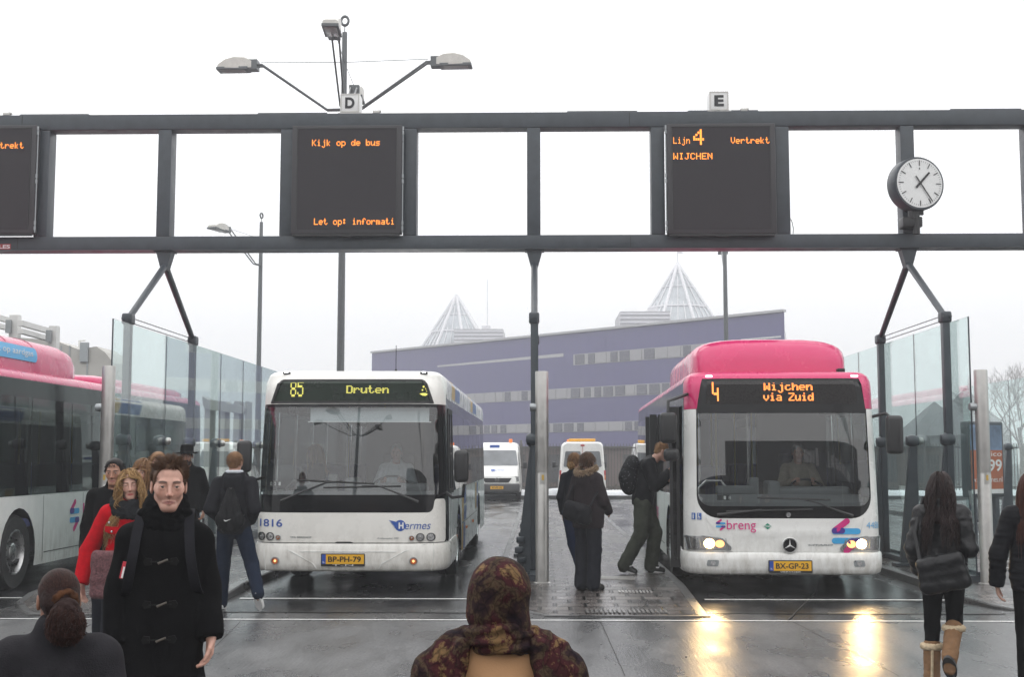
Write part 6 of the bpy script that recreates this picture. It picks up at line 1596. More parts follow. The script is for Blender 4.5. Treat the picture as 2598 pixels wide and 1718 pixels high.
def person(px, Y, H, rz, label, skin=(.42, .21, .14), pose=None, turn=0, nod=0, tilt=0, res=.008, face=True, female=False, z0=0.0, x=None, hair=None, brow=(.06, .035, .025), lip=(.36, .12, .10), stubble=0.0, group=None, parts=(), lean=0.0, wide=1.0, hands=True, glasses=False, eyes_closed=False, hsc=1.0):
    s = H / 1.78
    J = dict(pelvis=(0, 0, .96), waist=(0, -.005, 1.10), chest=(0, .0, 1.32), neck=(0, .015, 1.50), head=(0, -.005, 1.655),
             sl=(.175, .01, 1.43), sr=(-.175, .01, 1.43), el=(.235, .03, 1.15), er=(-.235, .03, 1.15), wl=(.235, -.05, .91), wr=(-.235, -.05, .91),
             hl=(.085, 0, .94), hr=(-.085, 0, .94), kl=(.095, -.015, .51), kr=(-.095, -.015, .51), al=(.10, .02, .10), ar=(-.10, .02, .10), tl=(.115, -.13, .03), tr=(-.115, -.13, .03))
    if female:
        for k in ('sl', 'sr'): J[k] = (J[k][0] * .87, J[k][1], J[k][2])
        for k in ('el', 'er', 'wl', 'wr'): J[k] = (J[k][0] * .92, J[k][1], J[k][2])
    if lean:
        c, sn = math.cos(lean), math.sin(lean)
        for k in ('waist', 'chest', 'neck', 'head', 'sl', 'sr', 'el', 'er', 'wl', 'wr'):
            x_, y_, z_ = J[k]; zz = z_ - .96; J[k] = (x_, y_ * c - zz * sn, .96 + zz * c + y_ * sn)
    hnds = {k: v for k, v in (pose or {}).items() if k[:5] == 'hand_'}
    if pose: J.update({k: v for k, v in pose.items() if k not in hnds})
    J = {k: np.array(v, float) * s for k, v in J.items()}
    e = empty('person', (0, 0, 0)); wx = at(px, 1159, Y).x if x is None else x
    e.location = (wx, Y, z0); e.rotation_euler = (0, 0, R(rz)); tag(e, label, 'person', group)
    Rh = rotz(R(turn)) @ rotx(R(nod)) @ roty(R(tilt)); hc = J['head']; hs = s * (.96 if female else 1.0) * hsc
    def hp(p): return hc + Rh @ (np.array(p, float) * hs)
    C = dict(J=J, s=s, e=e, hp=hp, hs=hs, hc=hc, Rh=Rh, res=res, female=female, wide=wide)
    # ---- the body: one mesh
    P_ = []
    hres = (.0028 if res <= .006 else .0038 if res <= .0075 else max(.0045, res * .55)) if face else res
    lo = hc - .16 * hs; lo[2] = J['neck'][2] - .03; hi = hc + .15 * hs
    f = Field(lo, hi, hres); k = .018
    f.ell(hp((0, .012, .036)), np.array((.073, .092, .083)) * hs, k, Rh); f.ell(hp((0, -.026, -.035)), np.array((.053, .062, .082)) * hs, .03, Rh)
    f.cone(hp((-.010, -.071, -.099)), hp((.010, -.071, -.099)), .015 * hs, .015 * hs, .03)
    for sg in (-1, 1): f.cone(hp((sg * .043, .0, -.055)), hp((sg * .019, -.058, -.098)), .017 * hs, .015 * hs, .025)
    f.cone(hp((0, .022, -.05)), J['neck'] + np.array((0, .01, -.03)), (.047 if female else .056) * s, (.055 if female else .066) * s, .03)
    if face:
        f.cone(hp((-.036, -.074, .022)), hp((.036, -.074, .022)), .0125 * hs, .0125 * hs, .016)
        for sg in (-1, 1):
            f.ell(hp((sg * .033, -.095, .001)), np.array((.020, .018, .012)) * hs, .014, Rh, sub=True); f.ell(hp((sg * .0325, -.0735, .001)), np.array((.0168, .0150, .0138)) * hs, .006, Rh)
            f.ell(hp((sg * .0325, -.0900, .0002)), np.array((.0140, .0120, .0054 if not eyes_closed else .0010)) * hs, .002, Rh, sub=True)
            f.cone(hp((sg * .040, -.060, -.026)), hp((sg * .050, -.043, -.012)), .019 * hs, .018 * hs, .03)
            f.ell(hp((sg * .078, .010, -.006)), np.array((.009, .020, .033)) * hs, .007, Rh); f.ell(hp((sg * .086, .002, -.004)), np.array((.006, .010, .018)) * hs, .004, Rh, sub=True)
            f.cone(hp((sg * .0100, -.097, -.040)), hp((sg * .0100, -.090, -.036)), .0060 * hs, .006 * hs, .008)
        f.cone(hp((0, -.083, .018)), hp((0, -.108, -.033)), .0070 * hs, .0092 * hs, .012); f.cone(hp((0, -.098, -.040)), hp((0, -.085, -.048)), .006 * hs, .007 * hs, .008)
        lw = .0245
        f.cone(hp((-lw, -.075, -.069)), hp((0, -.0865, -.0655)), .0032 * hs, .0050 * hs, .007); f.cone(hp((lw, -.075, -.069)), hp((0, -.0865, -.0655)), .0032 * hs, .0050 * hs, .007)
        f.cone(hp((-lw, -.075, -.071)), hp((0, -.0850, -.0765)), .003 * hs, .0060 * hs, .007); f.cone(hp((lw, -.075, -.071)), hp((0, -.0850, -.0765)), .003 * hs, .0060 * hs, .007)
        f.cone(hp((-.021, -.089, -.071)), hp((.021, -.089, -.071)), .0016, .0016, .003, sub=True)
    P_.append(f.mesh())
    if hands:
        for S_, w_, el in (('l', J['wl'], J['el']), ('r', J['wr'], J['er'])):
            hd = hnds.get('hand_' + S_)
            d = (w_ - el); d /= np.linalg.norm(d)
            if hd is not None: d = np.array(hd['dir'], float); d /= np.linalg.norm(d)
            pn = np.array(hd['palm'], float) if hd is not None and 'palm' in hd else np.array((-1 if S_ == 'l' else 1, 0, 0), float)   # palm faces the thigh
            pn -= d * (pn @ d); pn /= np.linalg.norm(pn); sd = np.cross(pn, d); sd = sd if sd[1] < 0 else -sd   # towards the thumb (front)
            curl = hd.get('curl', .5) if hd is not None else .45
            f = Field(w_ + d * .09 * s - .13, w_ + d * .09 * s + .13, .0038 if res < .01 else .006)
            f.cone(w_ - d * .03, w_ + d * .01, .024 * s, .023 * s, .01)
            for q in (-.024, -.008, .010, .026): f.cone(w_ + sd * q * .6 * s, w_ + d * .075 * s + sd * q * s, .016 * s, .0125 * s, .010)
            for q, ln in ((-.030, .062), (-.0105, .074), (.0095, .078), (.029, .070)):
                p = w_ + (d * .082 + sd * q) * s; a = curl * .35
                for t_, (seg, r0, r1) in enumerate(((.45, .0092, .0085), (.30, .0085, .0078), (.25, .0078, .0068))):
                    a += curl * (.45 if t_ else .25); dd = d * math.cos(a) + pn * math.sin(a); p2 = p + dd * ln * seg * s; f.cone(p, p2, r0 * s, r1 * s, .0025); p = p2
            p = w_ + (d * .02 + sd * .024) * s; p2 = p + (d * .036 + sd * .024 + pn * .014) * s; p3 = p2 + (d * .030 + sd * .004 + pn * .010) * s; p4 = p3 + (d * .022 - sd * .002 + pn * .008) * s
            f.cone(p, p2, .014 * s, .011 * s, .006); f.cone(p2, p3, .0105 * s, .0092 * s, .003); f.cone(p3, p4, .0092 * s, .0075 * s, .003)
            P_.append(f.mesh())
    allp = np.array([J[k_] for k_ in J]); f = Field(allp.min(0) - .16, np.array([allp.max(0)[0] + .16, allp.max(0)[1] + .16, J['neck'][2] + .02]), .016)
    f.chain([J['pelvis'], J['waist'], J['chest']], [.135 * s, .115 * s, .14 * s], .04, sy=.68); f.cone(J['sl'] * .8 + J['chest'] * .2, J['sr'] * .8 + J['chest'] * .2, .05 * s, .05 * s, .04)
    f.cone(J['chest'], J['neck'], .09 * s, .055 * s, .04)
    for q in 'lr':
        f.chain([J['s' + q], J['e' + q], J['w' + q]], [.044 * s, .034 * s, .024 * s], .02); f.chain([J['h' + q], J['k' + q], J['a' + q]], [.078 * s, .05 * s, .036 * s], .02); f.chain([J['a' + q] + (0, .03, -.04), J['t' + q]], [.032 * s, .026 * s], .02)
    P_.append(f.mesh())
    lipc = np.array(lip); sk = np.array(skin); br = np.array(brow)
    def colr(V):
        q = (V - hc) @ Rh / hs; c = np.tile(sk, (len(V), 1)); x_, y_, z_ = q.T; front = y_ < -.03
        def mixin(m_, t_): 
            nonlocal c
            m_ = np.clip(m_, 0, 1)[:, None]; c = c * (1 - m_) + np.array(t_) * m_
        if face:
            g = lambda cx, cz, rx, rz_: np.exp(-(((np.abs(x_) - cx) / rx) ** 2 + ((z_ - cz) / rz_) ** 2)) * front
            mixin(g(.046, -.030, .018, .018) * .4, sk * (1.06, .84, .80)); mixin(np.exp(-((x_ / .012) ** 2 + ((z_ + .036) / .012) ** 2)) * front * .45, sk * (1.08, .80, .76))
            if stubble: mixin(np.clip((-.045 - z_) / .02, 0, 1) * (y_ < .0) * stubble * (z_ > -.13), sk * (.55, .52, .52)); mixin(np.exp(-((x_ / .026) ** 2 + ((z_ + .056) / .006) ** 2)) * front * stubble, sk * .5)
            mixin(np.exp(-((x_ / .024) ** 4 + ((z_ + .071) / .0085) ** 4)) * 1.0 * (y_ < -.066), lipc)
            mixin(np.exp(-((x_ / .023) ** 4 + ((z_ + .0705) / .0022) ** 2)) * (y_ < -.066) * .85, lipc * .25)
            # brows: slanting bands
            ax = np.abs(x_); zc = .0215 + .004 * np.sin(np.clip((ax - .014) / .04, 0, 1) * math.pi); mixin(np.exp(-((z_ - zc) / .0048) ** 4) * np.clip((ax - .011) / .004, 0, 1) * np.clip((.056 - ax) / .008, 0, 1) * front * .92, br)
            mixin(g(.033, .002, .018, .010) * .22, sk * (.66, .50, .48))  # shade under the brows, put into the skin colour round the eyes
            mixin(np.exp(-(((ax - .034) / .015) ** 2 + ((z_ - .0055) / .0020) ** 2)) * (y_ < -.07) * .9, br * .5)
            if eyes_closed: mixin(np.exp(-(((ax - .033) / .014) ** 2 + ((z_ - .000) / .0028) ** 2)) * front, br * .8)
        return c
    to_obj('body', P_, SKIN, e, colors=colr)
    if face and res <= .012:
        for sg in (-1, 1):
            c = hp((sg * .0325, -.0745, .001)); mb = MB(); r_ = .0128 * hs
            mb.lathe([(r_ * math.cos(a), r_ * math.sin(a)) for a in np.linspace(-math.pi / 2, math.pi / 2, 9)], c, 14, axis='y', caps=False); ey = mb.build('eye', M['eye_white'] if not eyes_closed else SKIN_LID(skin), e, smooth=180)
            if not eyes_closed:
                mb = MB(); d = Rh @ np.array((0, -1, 0)); cc = Vector(c + d * r_ * .80); rt = Matrix([list(q) for q in Rh]).to_3x3()
                mb.lathe([(.0068 * hs, 0), (.0060 * hs, -.0020), (.003 * hs, -.0032), (0, -.0036)], cc, 12, axis='y', rot=rt, caps=False); mb.build('iris', M['iris'], ey, smooth=180)
    if glasses:
        mb = MB(); rt = Matrix([list(q) for q in Rh]).to_3x3()
        for sg in (-1, 1):
            pts = [hp((sg * .033 + .021 * math.cos(a), -.100, .002 + .015 * math.sin(a))) for a in np.linspace(0, 2 * math.pi, 17)]; mb.tube(pts, .0016, 4, caps=False); mb.tube([hp((sg * .054, -.098, .006)), hp((sg * .078, .0, .006))], .0016, 4)
        mb.tube([hp((-.012, -.101, .006)), hp((.012, -.101, .006))], .0016, 4); mb.build('glasses', M['black_plastic'], e)
    return C
_lid = {}
def SKIN_LID(c):
    if c not in _lid: _lid[c] = mat('eyelid', tuple(v * .92 for v in c), .5)
    return _lid[c]

def garment(C, name, m, kind='coat', hem=None, infl=.03, sleeve=(.062, .055, .048), collar=.0, fold=.006, seed=0, hood=False, flare=.0, neck_cut=None, sc=(9, 9, 5), res=None, open_y=None, bulk=1.0, sleeves=True, label=None):
    J, s = C['J'], C['s']; h = res or max(.008, C['res']); wf = C['wide']; fem = C['female']
    A = np.array([J[k] for k in J]); f = Field(A.min(0) - .22, A.max(0) + .12, h)
    p, wa, c, n = J['pelvis'], J['waist'], J['chest'], J['neck']
    rw = (.125 if fem else .135) * bulk * wf; rc = (.135 if fem else .155) * bulk * wf; rp = (.145 if fem else .14) * bulk * wf
    f.chain([p, wa, c], [(rp + infl) * s, (rw + infl) * s, (rc + infl * .8) * s], .05, sy=.70)
    f.cone(J['sl'] * .86 + c * .14, J['sr'] * .86 + c * .14, (.050 + infl * .5) * s, (.050 + infl * .5) * s, .04)
    f.cone(c + (n - c) * .45, n, (.085 + infl * .5) * s, (.062 + infl * .5) * s, .05)
    for q in 'lr': f.cone(n * .85 + J['s' + q] * .15 + np.array((0, 0, -.015)) * s, J['s' + q] + np.array((0, 0, -.005)) * s, (.045 + infl * .5) * s, sleeve[0] * .92 * s, .03)
    if sleeves:
        for q in 'lr':
            el, w_ = J['e' + q], J['w' + q]; f.chain([J['s' + q], el, w_], [sleeve[0] * s, sleeve[1] * s, sleeve[2] * s], .018)
    if hem is not None:
        z = hem * s; b = np.array((p[0], p[1], z)); f.cone(p, b, (rp + infl) * s, (rp + infl + flare) * s, .04, sy=.74)
        f.cut((0, 0, z), (0, 0, -1))
    if sleeves:
        for q in 'lr':
            el, w_ = J['e' + q], J['w' + q]; d = (w_ - el) / np.linalg.norm(w_ - el)
            # trim sleeve end locally
            e0 = w_ + d * .004; rr_ = sleeve[2] * s * 1.6
            sl, Pq = f._sl(e0 - .16, e0 + .16)
            if sl is not None:
                dd = (Pq[0] - e0[0]) * d[0] + (Pq[1] - e0[1]) * d[1] + (Pq[2] - e0[2]) * d[2]; dist = np.sqrt((Pq[0] - w_[0]) ** 2 + (Pq[1] - w_[1]) ** 2 + (Pq[2] - w_[2]) ** 2)
                fm = f.f[sl]; f.f[sl] = np.where(dist < .12 * s, np.maximum(fm, dd.astype(np.float32)), fm)
    if collar:
        f.cone(n + np.array((0, .005, -.02)) * s, n + (C['hc'] - n) * collar + np.array((0, .012, 0)), .088 * s, .080 * s, .015)
        f.cone(n + np.array((0, -.03, .03)) * s, C['hc'] + np.array((0, -.02, .0)), .064 * s, .066 * s, .004, sub=True)
    if hood:
        b = n + np.array((0, .075, .0)) * s
        for t in np.linspace(-1, 1, 7):
            a = t * 1.9; q0 = n + np.array((math.sin(a) * .095, math.cos(a) * .085 + .01, .02 - .05 * (1 - abs(t)))) * s; a2 = (t + .34) * 1.9
            if t < .99: q1 = n + np.array((math.sin(a2) * .095, math.cos(a2) * .085 + .01, .02 - .05 * (1 - abs(t + .34)))) * s; f.cone(q0, q1, .034 * s, .034 * s, .02)
        f.ell(n + np.array((0, .10, -.07)) * s, np.array((.10, .05, .10)) * s, .03)
    if neck_cut: f.cone(n + np.array((0, 0, -.02)) * s, n + np.array((0, -.02, .25)) * s, neck_cut * s, neck_cut * s, .004, sub=True)
    return to_obj(name, [f.mesh()], m, C['e'], fold=folds(fold, sc, seed) if fold else None, label=label, smooth_it=1)
def trousers(C, m, r=(.098, .072, .060), name='trousers', fold=.005, seed=3, sc=(10, 10, 7), top=None):
    J, s = C['J'], C['s']; A = np.array([J[k] for k in ('hl', 'hr', 'kl', 'kr', 'al', 'ar', 'pelvis', 'waist')]); f = Field(A.min(0) - .18, A.max(0) + .18, max(.009, C['res']))
    f.chain([J['pelvis'] * .5 + (J['hl'] + J['hr']) * .25, J['pelvis'], J['waist']], [.14 * s, .15 * s, .13 * s], .03, sy=.75)
    for q in 'lr':
        a = J['a' + q]; f.chain([J['h' + q], J['k' + q], a + np.array((0, 0, -.025)) * s], [v * s for v in r], .02)
    return to_obj(name, [f.mesh()], m, C['e'], fold=folds(fold, sc, seed), smooth_it=1)
def shoes(C, m, name='shoe', r=.045, up=.0, sole=None, L_=.0):
    J, s = C['J'], C['s']
    for q in 'lr':
        a, t = J['a' + q], J['t' + q]; d = t - a; fw = np.array((d[0], d[1], 0)); ln = np.linalg.norm(fw); fw = fw / max(ln, 1e-6)
        f3 = (t - (a + np.array((0, 0, -.05 * s)))); f3 = f3 / np.linalg.norm(f3); heel = a + np.array((0, 0, -.055)) * s - f3 * .035 * s
        lo = np.minimum(a, t) - .16; hi = np.maximum(a, t) + .16; f = Field(lo, hi, .008)
        f.cone(heel, t, r * .85 * s, r * .80 * s, .02); f.cone(a, heel + f3 * .03, r * .95 * s, r * s, .02); f.cone(a + f3 * .03, t, r * .8 * s, r * .6 * s, .02)
        if up: f.cone(a, a + (J['k' + q] - a) * up, r * 1.02 * s, r * 1.25 * s, .02)
        nrm_ = np.cross(np.cross(f3, (0, 0, 1)), f3); nrm_ /= np.linalg.norm(nrm_)
        sb = np.minimum(0, 0); base = heel - nrm_ * (r * .62 * s); f.cut(base, -nrm_)
        o = to_obj(name, [f.mesh()], m, C['e'], smooth_it=1)
        if sole is not None:
            mb = MB(); side = np.cross(nrm_, f3); pts = []
            for k in range(20):
                an = 2 * math.pi * k / 20; u = math.cos(an); v = math.sin(an); mid = (heel + t) / 2; half = np.linalg.norm(t - heel) / 2 + r * .85 * s
                pts.append(mid + f3 * u * half * (1 if abs(u) < .9 else .99) + side * v * r * (.95 if u < 0 else 1.02) * s * (1 - .12 * u * u) - nrm_ * r * .60 * s)
            mb.loft([[Vector(p_ + nrm_ * hh) for p_ in pts] for hh in (-.012, .012)]); mb.build('sole', sole, o, smooth=40)
def strands(C, m, name, n, style, length=.05, r=.0022, seed=0, hairline=.055, wave=.0, cover=None, spread=1.0, base=True, base_t=.006, back=-.05, lift=.0, part=0.0, keep=None, cap=None):
    """hair: a thin cap over the skull plus individual locks"""
    hp, hs, Rh = C['hp'], C['hs'], C['Rh']; rq = random.Random(seed)
    cen = np.array((0, .012, .036)); rad = np.array((.073, .092, .083)) + base_t
    def on(p): # inside the scalp region? p on unit sphere (head space)
        x_, y_, z_ = p; zz = z_ * rad[2] + cen[2]; yy = y_ * rad[1] + cen[1]
        if yy < -.045: return zz > hairline + .25 * max(0, abs(x_) - .5) * .1
        if yy < .015: return zz > (-.0 if abs(x_) < .5 else .012 if style != 'long' else -.02) + (-.045 - yy) * -.35 * -1
        return zz > back
    mb = MB(); 
    if base:
        f = Field(C['hc'] - np.array((.17, .17, .17 if style != 'long' else .16 + length * .5)) * hs, C['hc'] + .17 * hs, max(.006, C['res']))
        f.ell(hp(cen), rad * hs, .004, Rh)
        if style in ('short', 'messy', 'bun'): f.cone(hp((0, .055, -.03)), hp((0, .05, -.05)), .055 * hs, .05 * hs, .02)
        if style == 'long': f.cone(hp((0, .045, -.03)), hp((0, .075, -.06 - length * .45)), .070 * hs, .052 * hs, .03, sy=.6)
        # shave the face region
        nrm_ = Rh @ np.array((0, -1, -.32 if style != 'long' else -.2)); pt = hp((0, -.052, hairline)); f.cut(pt, nrm_)
        if style != 'long': nrm2 = Rh @ np.array((0, -.75, -1.0)); pt = hp((0, -.01, -.015)); f.cut(pt, nrm2); f.cut(hp((0, 0, back - .01)), Rh @ np.array((0, 0, -1)))
        else: f.cut(hp((0, .005, 0)), Rh @ np.array((0, -1, 0))) if False else f.cone(hp((0, -.06, -.02)), hp((0, -.05, -.12)), .070 * hs, .06 * hs, .004, sub=True)
        to_obj(name + '_base' if False else name, [f.mesh()], m, C['e'], fold=folds(.003, (70, 70, 40), seed, False), smooth_it=1)
    cnt = 0
    while cnt < n:
        z_ = rq.uniform(-1, 1); a = rq.uniform(0, 2 * math.pi); q = math.sqrt(1 - z_ * z_); p = np.array((q * math.cos(a), q * math.sin(a), z_))
        if not on(p): continue
        if keep and not keep(p): continue
        cnt += 1; root = cen + p * rad * .98; nn = p / rad; nn /= np.linalg.norm(nn); L_ = length * rq.uniform(.7, 1.15)
        pts = [root]
        if style == 'short':
            d = nn * .35 + np.array((0, .35, .2)) if lift else nn * .3 + np.array((0, .25, -.55)); d = d + np.array([rq.uniform(-.25, .25) for _ in range(3)]); d /= np.linalg.norm(d)
            for k in range(1, 4): pts.append(pts[-1] + d * L_ / 3); d = d + np.array((0, .05, -.12))
        elif style == 'messy':
            sw = mnoise.noise((p[0] * 3.2, p[1] * 3.2, p[2] * 3 + 5)); sw2 = mnoise.noise((p[0] * 3.2 + 9, p[1] * 3.2, p[2] * 3)); d = nn * .42 + np.array((sw * 1.5 + .12, sw2 * 1.1 + .35, .30 * max(0, p[2]) + rq.uniform(-.10, .10))); L_ *= (.30 + .85 * max(0, p[2]) ** .7); d /= np.linalg.norm(d)
            for k in range(1, 5): pts.append(pts[-1] + d * L_ / 4); d = d + np.array((rq.uniform(-.18, .18), .10, -.16)); d /= np.linalg.norm(d)
        else:
            sgn = 1 if p[0] > part else -1; K = 22; st = L_ / K; ph = rq.uniform(0, 6.28); fr_ = rq.uniform(.8, 1.25)
            d = np.array((sgn * .55, .15 if p[1] > -.3 else .0, -.1)); pos = root.copy()
            for k in range(1, K + 1):
                t = k / K; g = np.array((0, 0, -1.0)); out = pos - cen; out[2] = 0; lo_ = np.linalg.norm(out) + 1e-6; out /= lo_
                d = d * .55 + g * .5 + out * (.10 if pos[2] > -.02 else .02 * spread); d /= np.linalg.norm(d); pos = pos + d * st
                v = (pos - cen) / (rad + .008); l_ = np.linalg.norm(v)
                if l_ < 1.02: pos = cen + (v / l_ * 1.02) * (rad + .008)
                if pos[2] < -.03: # keep clear of neck and face, drape over the shoulders
                    rr = math.hypot(pos[0], pos[1] - .02); mn = .070 + .35 * max(0, -.07 - pos[2]) * spread
                    mn = min(mn, .070 + .09 * spread)
                    if rr < mn: pos[0] *= mn / rr; pos[1] = .02 + (pos[1] - .02) * mn / rr
                    pass
                if pos[2] < hairline - .008 and pos[1] < -.025 and abs(pos[0]) < .066: pos[0] = math.copysign(.066 + rq.uniform(0, .012), pos[0] or sgn)
                wv = wave * min(1, t * 2.2); side = np.array((-out[1], out[0], 0)); pts.append(pos + side * math.sin(ph + k * fr_ * .8) * wv + out * math.cos(ph * 1.7 + k * fr_ * .8) * wv * .8)
        rr_ = r * rq.uniform(.7, 1.3); mb.tube([hp(q_) for q_ in pts], [rr_ * hs * (1 - .75 * (i / (len(pts) - 1)) ** 2) for i in range(len(pts))], 3, caps=False)
    if mb.v: mb.build('hair_lock', m, C['e'], smooth=180, fix=False)
def scarf(C, m, r=.04, rows=3, z=0.0, rx=.105, ry=.095, name='scarf', seed=1, wob=.012):
    n = C['J']['neck']; s = C['s']; rq = random.Random(seed); f = Field(n - .25, n + .25, max(.007, C['res']))
    for q in range(rows):
        zz = z + q * r * 1.0; tl = rq.uniform(-.25, .25); pts = []
        for k in range(17):
            a = 2 * math.pi * k / 16; pts.append(n + np.array(((rx + rq.uniform(-wob, wob) - q * .006) * math.sin(a), -.005 - (ry - q * .006) * math.cos(a), zz + tl * .08 * math.sin(a) - .03 * math.cos(a) + rq.uniform(-wob, wob) * .6)) * s)
        pts[-1] = pts[0]
        for k in range(16): f.cone(pts[k], pts[k + 1], r * s, r * s, .010)
    return to_obj(name, [f.mesh()], m, C['e'], fold=folds(.005, (30, 30, 60), seed), smooth_it=1)
# ================================================================= the people
import time as _t; _t0 = _t.time()
HB = lambda C: Matrix.Translation(-C['e'].location)
# 1 man in black duffle coat, facing the viewer
C = person(424, 5.85, 1.775, 11, 'man with messy brown hair in a black duffle coat walking towards the viewer', skin=(.50, .28, .215), res=.006, hsc=.97, turn=8, nod=3, tilt=1, stubble=.22, brow=(.040, .022, .016), wide=.95, lip=(.36, .14, .12),
    pose=dict(head=(.014, -.03, 1.65), sl=(.145, .01, 1.405), sr=(-.145, .01, 1.405), el=(.190, .03, 1.17), er=(-.20, .03, 1.17), wl=(.222, -.06, .965), wr=(-.205, -.03, .94), kl=(.10, -.10, .51), al=(.11, -.16, .10), tl=(.12, -.30, .05), ar=(-.1, .16, .14), tr=(-.11, .02, .03), hand_l=dict(dir=(-.08, -.15, -1), palm=(-.6, -.2, 0), curl=.75)))
garment(C, 'duffle_coat', BLK, hem=.62, infl=.030, sleeve=(.070, .064, .056), collar=.42, fold=.011, seed=1, flare=.05, hood=True, bulk=1.0)
scarf(C, BLK, r=.030, rows=4, z=-.01, rx=.082, ry=.080, wob=.006); trousers(C, BLK); shoes(C, SHOE); strands(C, M['hair_brown'], 'hair', 7500, 'messy', length=.040, r=.0009, seed=3, hairline=.080, base_t=.006, back=-.045)
J = C['J']; mb = MB()
def seg(mb, pts, r_): mb.tube(pts, r_, 6)
for z in (1.31, 1.12, .965):
    y = -.156
    o = MB(); o.tube([(-.012, y - .014, z - .008), (.030, y - .016, z + .010)], [.0055, .0045], 8); o.build('toggle', mat('horn', (.09, .075, .06), .3) if 'horn' not in M else M['horn'], C['e'])
    o = MB()
    for sx in (-1, 1): o.prism([(sx * .040, z + .014), (sx * .068, z + .018), (sx * .078, z), (sx * .068, z - .018), (sx * .040, z - .014)], .006, 'y', (0, y - .004, 0))
    o.tube([(-.05, y - .008, z), (.05, y - .008, z)], .003, 5); o.build('toggle_patch', cloth('toggle_black', (.010, .010, .010), .5), C['e'])
for sx in (-1, 1):
    o = MB(); o.prism([(sx * .09, .78), (sx * .20, .80), (sx * .205, .70), (sx * .145, .67), (sx * .09, .69)], .014, 'y', (0, -.165, 0)); o.build('pocket_flap', cloth('toggle_black', (.010, .010, .010), .5), C['e'])
# backpack on his back with two straps: carried, so a thing of its own
def backpack(C, m, label, w_=.15, h=.24, d=.09, zc=1.24, strapy=-.150, strap_x=.105, front=True, m2=None):
    e2 = empty('backpack', C['e'].location.copy(), C['e'].rotation_euler.z, label, 'backpack'); s = C['s']; c = C['J']['chest'] * .75 + C['J']['pelvis'] * .25; up = (C['J']['chest'] - C['J']['pelvis']); up /= np.linalg.norm(up)
    bk = np.array((0, up[2], -up[1])); c = c + bk * (.125 + d * .75) * s + up * .04
    f = Field(c - .40, c + .40, .010); f.cone(c - up * h * .55, c + up * h * .55, w_ * s, w_ * .85 * s, .03, sy=d / w_); f.cone(c - up * h * .35 + bk * d * .8, c + up * h * .1 + bk * d * .7, w_ * .7 * s, w_ * .6 * s, .03, sy=.5)
    o = to_obj('bag_body', [f.mesh()], m, e2, fold=folds(.007, (14, 14, 10), 5), smooth_it=1)
    n = C['J']['neck']
    for sx in (-1, 1):
        pts = [c + up * h * .6 + np.array((sx * .08, 0, 0)), n + np.array((sx * .105, .06, .030)) * s, n + np.array((sx * .110, -.045, .004)) * s, C['J']['chest'] + np.array((sx * (strap_x + .02), strapy + .015, .03)) * s, C['J']['chest'] + np.array((sx * (strap_x + .045), strapy + .04, -.12)) * s, C['J']['chest'] + np.array((sx * .165, -.02, -.17)) * s]
        P3 = [Vector(p) for p in pts]; sm = []
        for i in range(len(P3) - 1):
            for t in (0, .25, .5, .75): 
                a, b = P3[max(i - 1, 0)], P3[i]; c_, d_ = P3[i + 1], P3[min(i + 2, len(P3) - 1)]
                sm.append(.5 * ((2 * b) + (c_ - a) * t + (2 * a - 5 * b + 4 * c_ - d_) * t * t + (-a + 3 * b - 3 * c_ + d_) * t ** 3))
        sm.append(P3[-1]); mbx = MB(); vs = []
        rings = []
        for i, p in enumerate(sm):
            t = (sm[min(i + 1, len(sm) - 1)] - sm[max(i - 1, 0)]).normalized(); side = Vector((1, 0, 0)); side = (side - t * side.dot(t)).normalized(); up_ = t.cross(side)
            rings.append([p + side * .022 + up_ * .005, p - side * .022 + up_ * .005, p - side * .022 - up_ * .005, p + side * .022 - up_ * .005])
        mbx.loft(rings); mbx.build('strap', m2 or m, e2, smooth=40)
    return e2, c, up, bk
e2, *_ = backpack(C, NVY, 'dark backpack worn by the man in the duffle coat, straps over both shoulders', m2=cloth('strap_web', (.014, .014, .017), .7))
mb = MB(); c = C['J']['chest']; mb.box((-.165, -.150, 1.275), (.014, .012, .075), rot=Matrix.Rotation(.2, 3, 'Y')); mb.build('strap_tag', mat('tag_red', (.5, .03, .05), .6), e2)
mb = MB(); mb.box((-.163, -.157, 1.265), (.008, .004, .05), rot=Matrix.Rotation(.2, 3, 'Y')); mb.build('strap_tag_print', M['white_plastic'], e2)

# 2 woman in red coat
C = person(331, 9.4, 1.69, 12, 'woman with long curly blond hair in a red coat and dark scarf', skin=(.56, .33, .26), res=.007, female=True, turn=8, nod=4, tilt=-4, lip=(.45, .07, .07), brow=(.10, .06, .035), eyes_closed=True,
    pose=dict(er=(-.30, .03, 1.14), wr=(-.335, -.04, .90), kr=(-.1, -.1, .5), ar=(-.1, -.14, .1), tr=(-.11, -.28, .04), hand_r=dict(dir=(.10, -.12, -1), palm=(.6, -.3, 0), curl=.5)))
garment(C, 'red_coat', RED, hem=.80, infl=.026, sleeve=(.072, .064, .056), fold=.006, seed=5, flare=.02)
trousers(C, NVY); shoes(C, SHOE); scarf(C, GRS, r=.036, rows=3, z=-.045, rx=.115, ry=.11)
strands(C, M['hair_blond'], 'hair', 1500, 'long', length=.47, r=.0030, seed=8, hairline=.072, wave=.024, spread=1.5, part=-.2, back=-.05)
mb = MB()
for sx in (-1, 1):
    mb.prism([(sx * .05, 1.265), (sx * .15, 1.275), (sx * .15, 1.235), (sx * .10, 1.215), (sx * .05, 1.225)], .012, 'y', (0, -.145, 0))
mb.build('pocket_flap', RED, C['e'])
for (x_, z_) in ((-.12, 1.30), (-.10, 1.235), (.10, 1.235), (0, 1.20), (0, 1.10)): mb = MB(); mb.lathe([(.010, 0), (.008, -.006), (0, -.007)], (x_, -.155, z_), 10, axis='y'); mb.build('button', M['chrome'], C['e'])
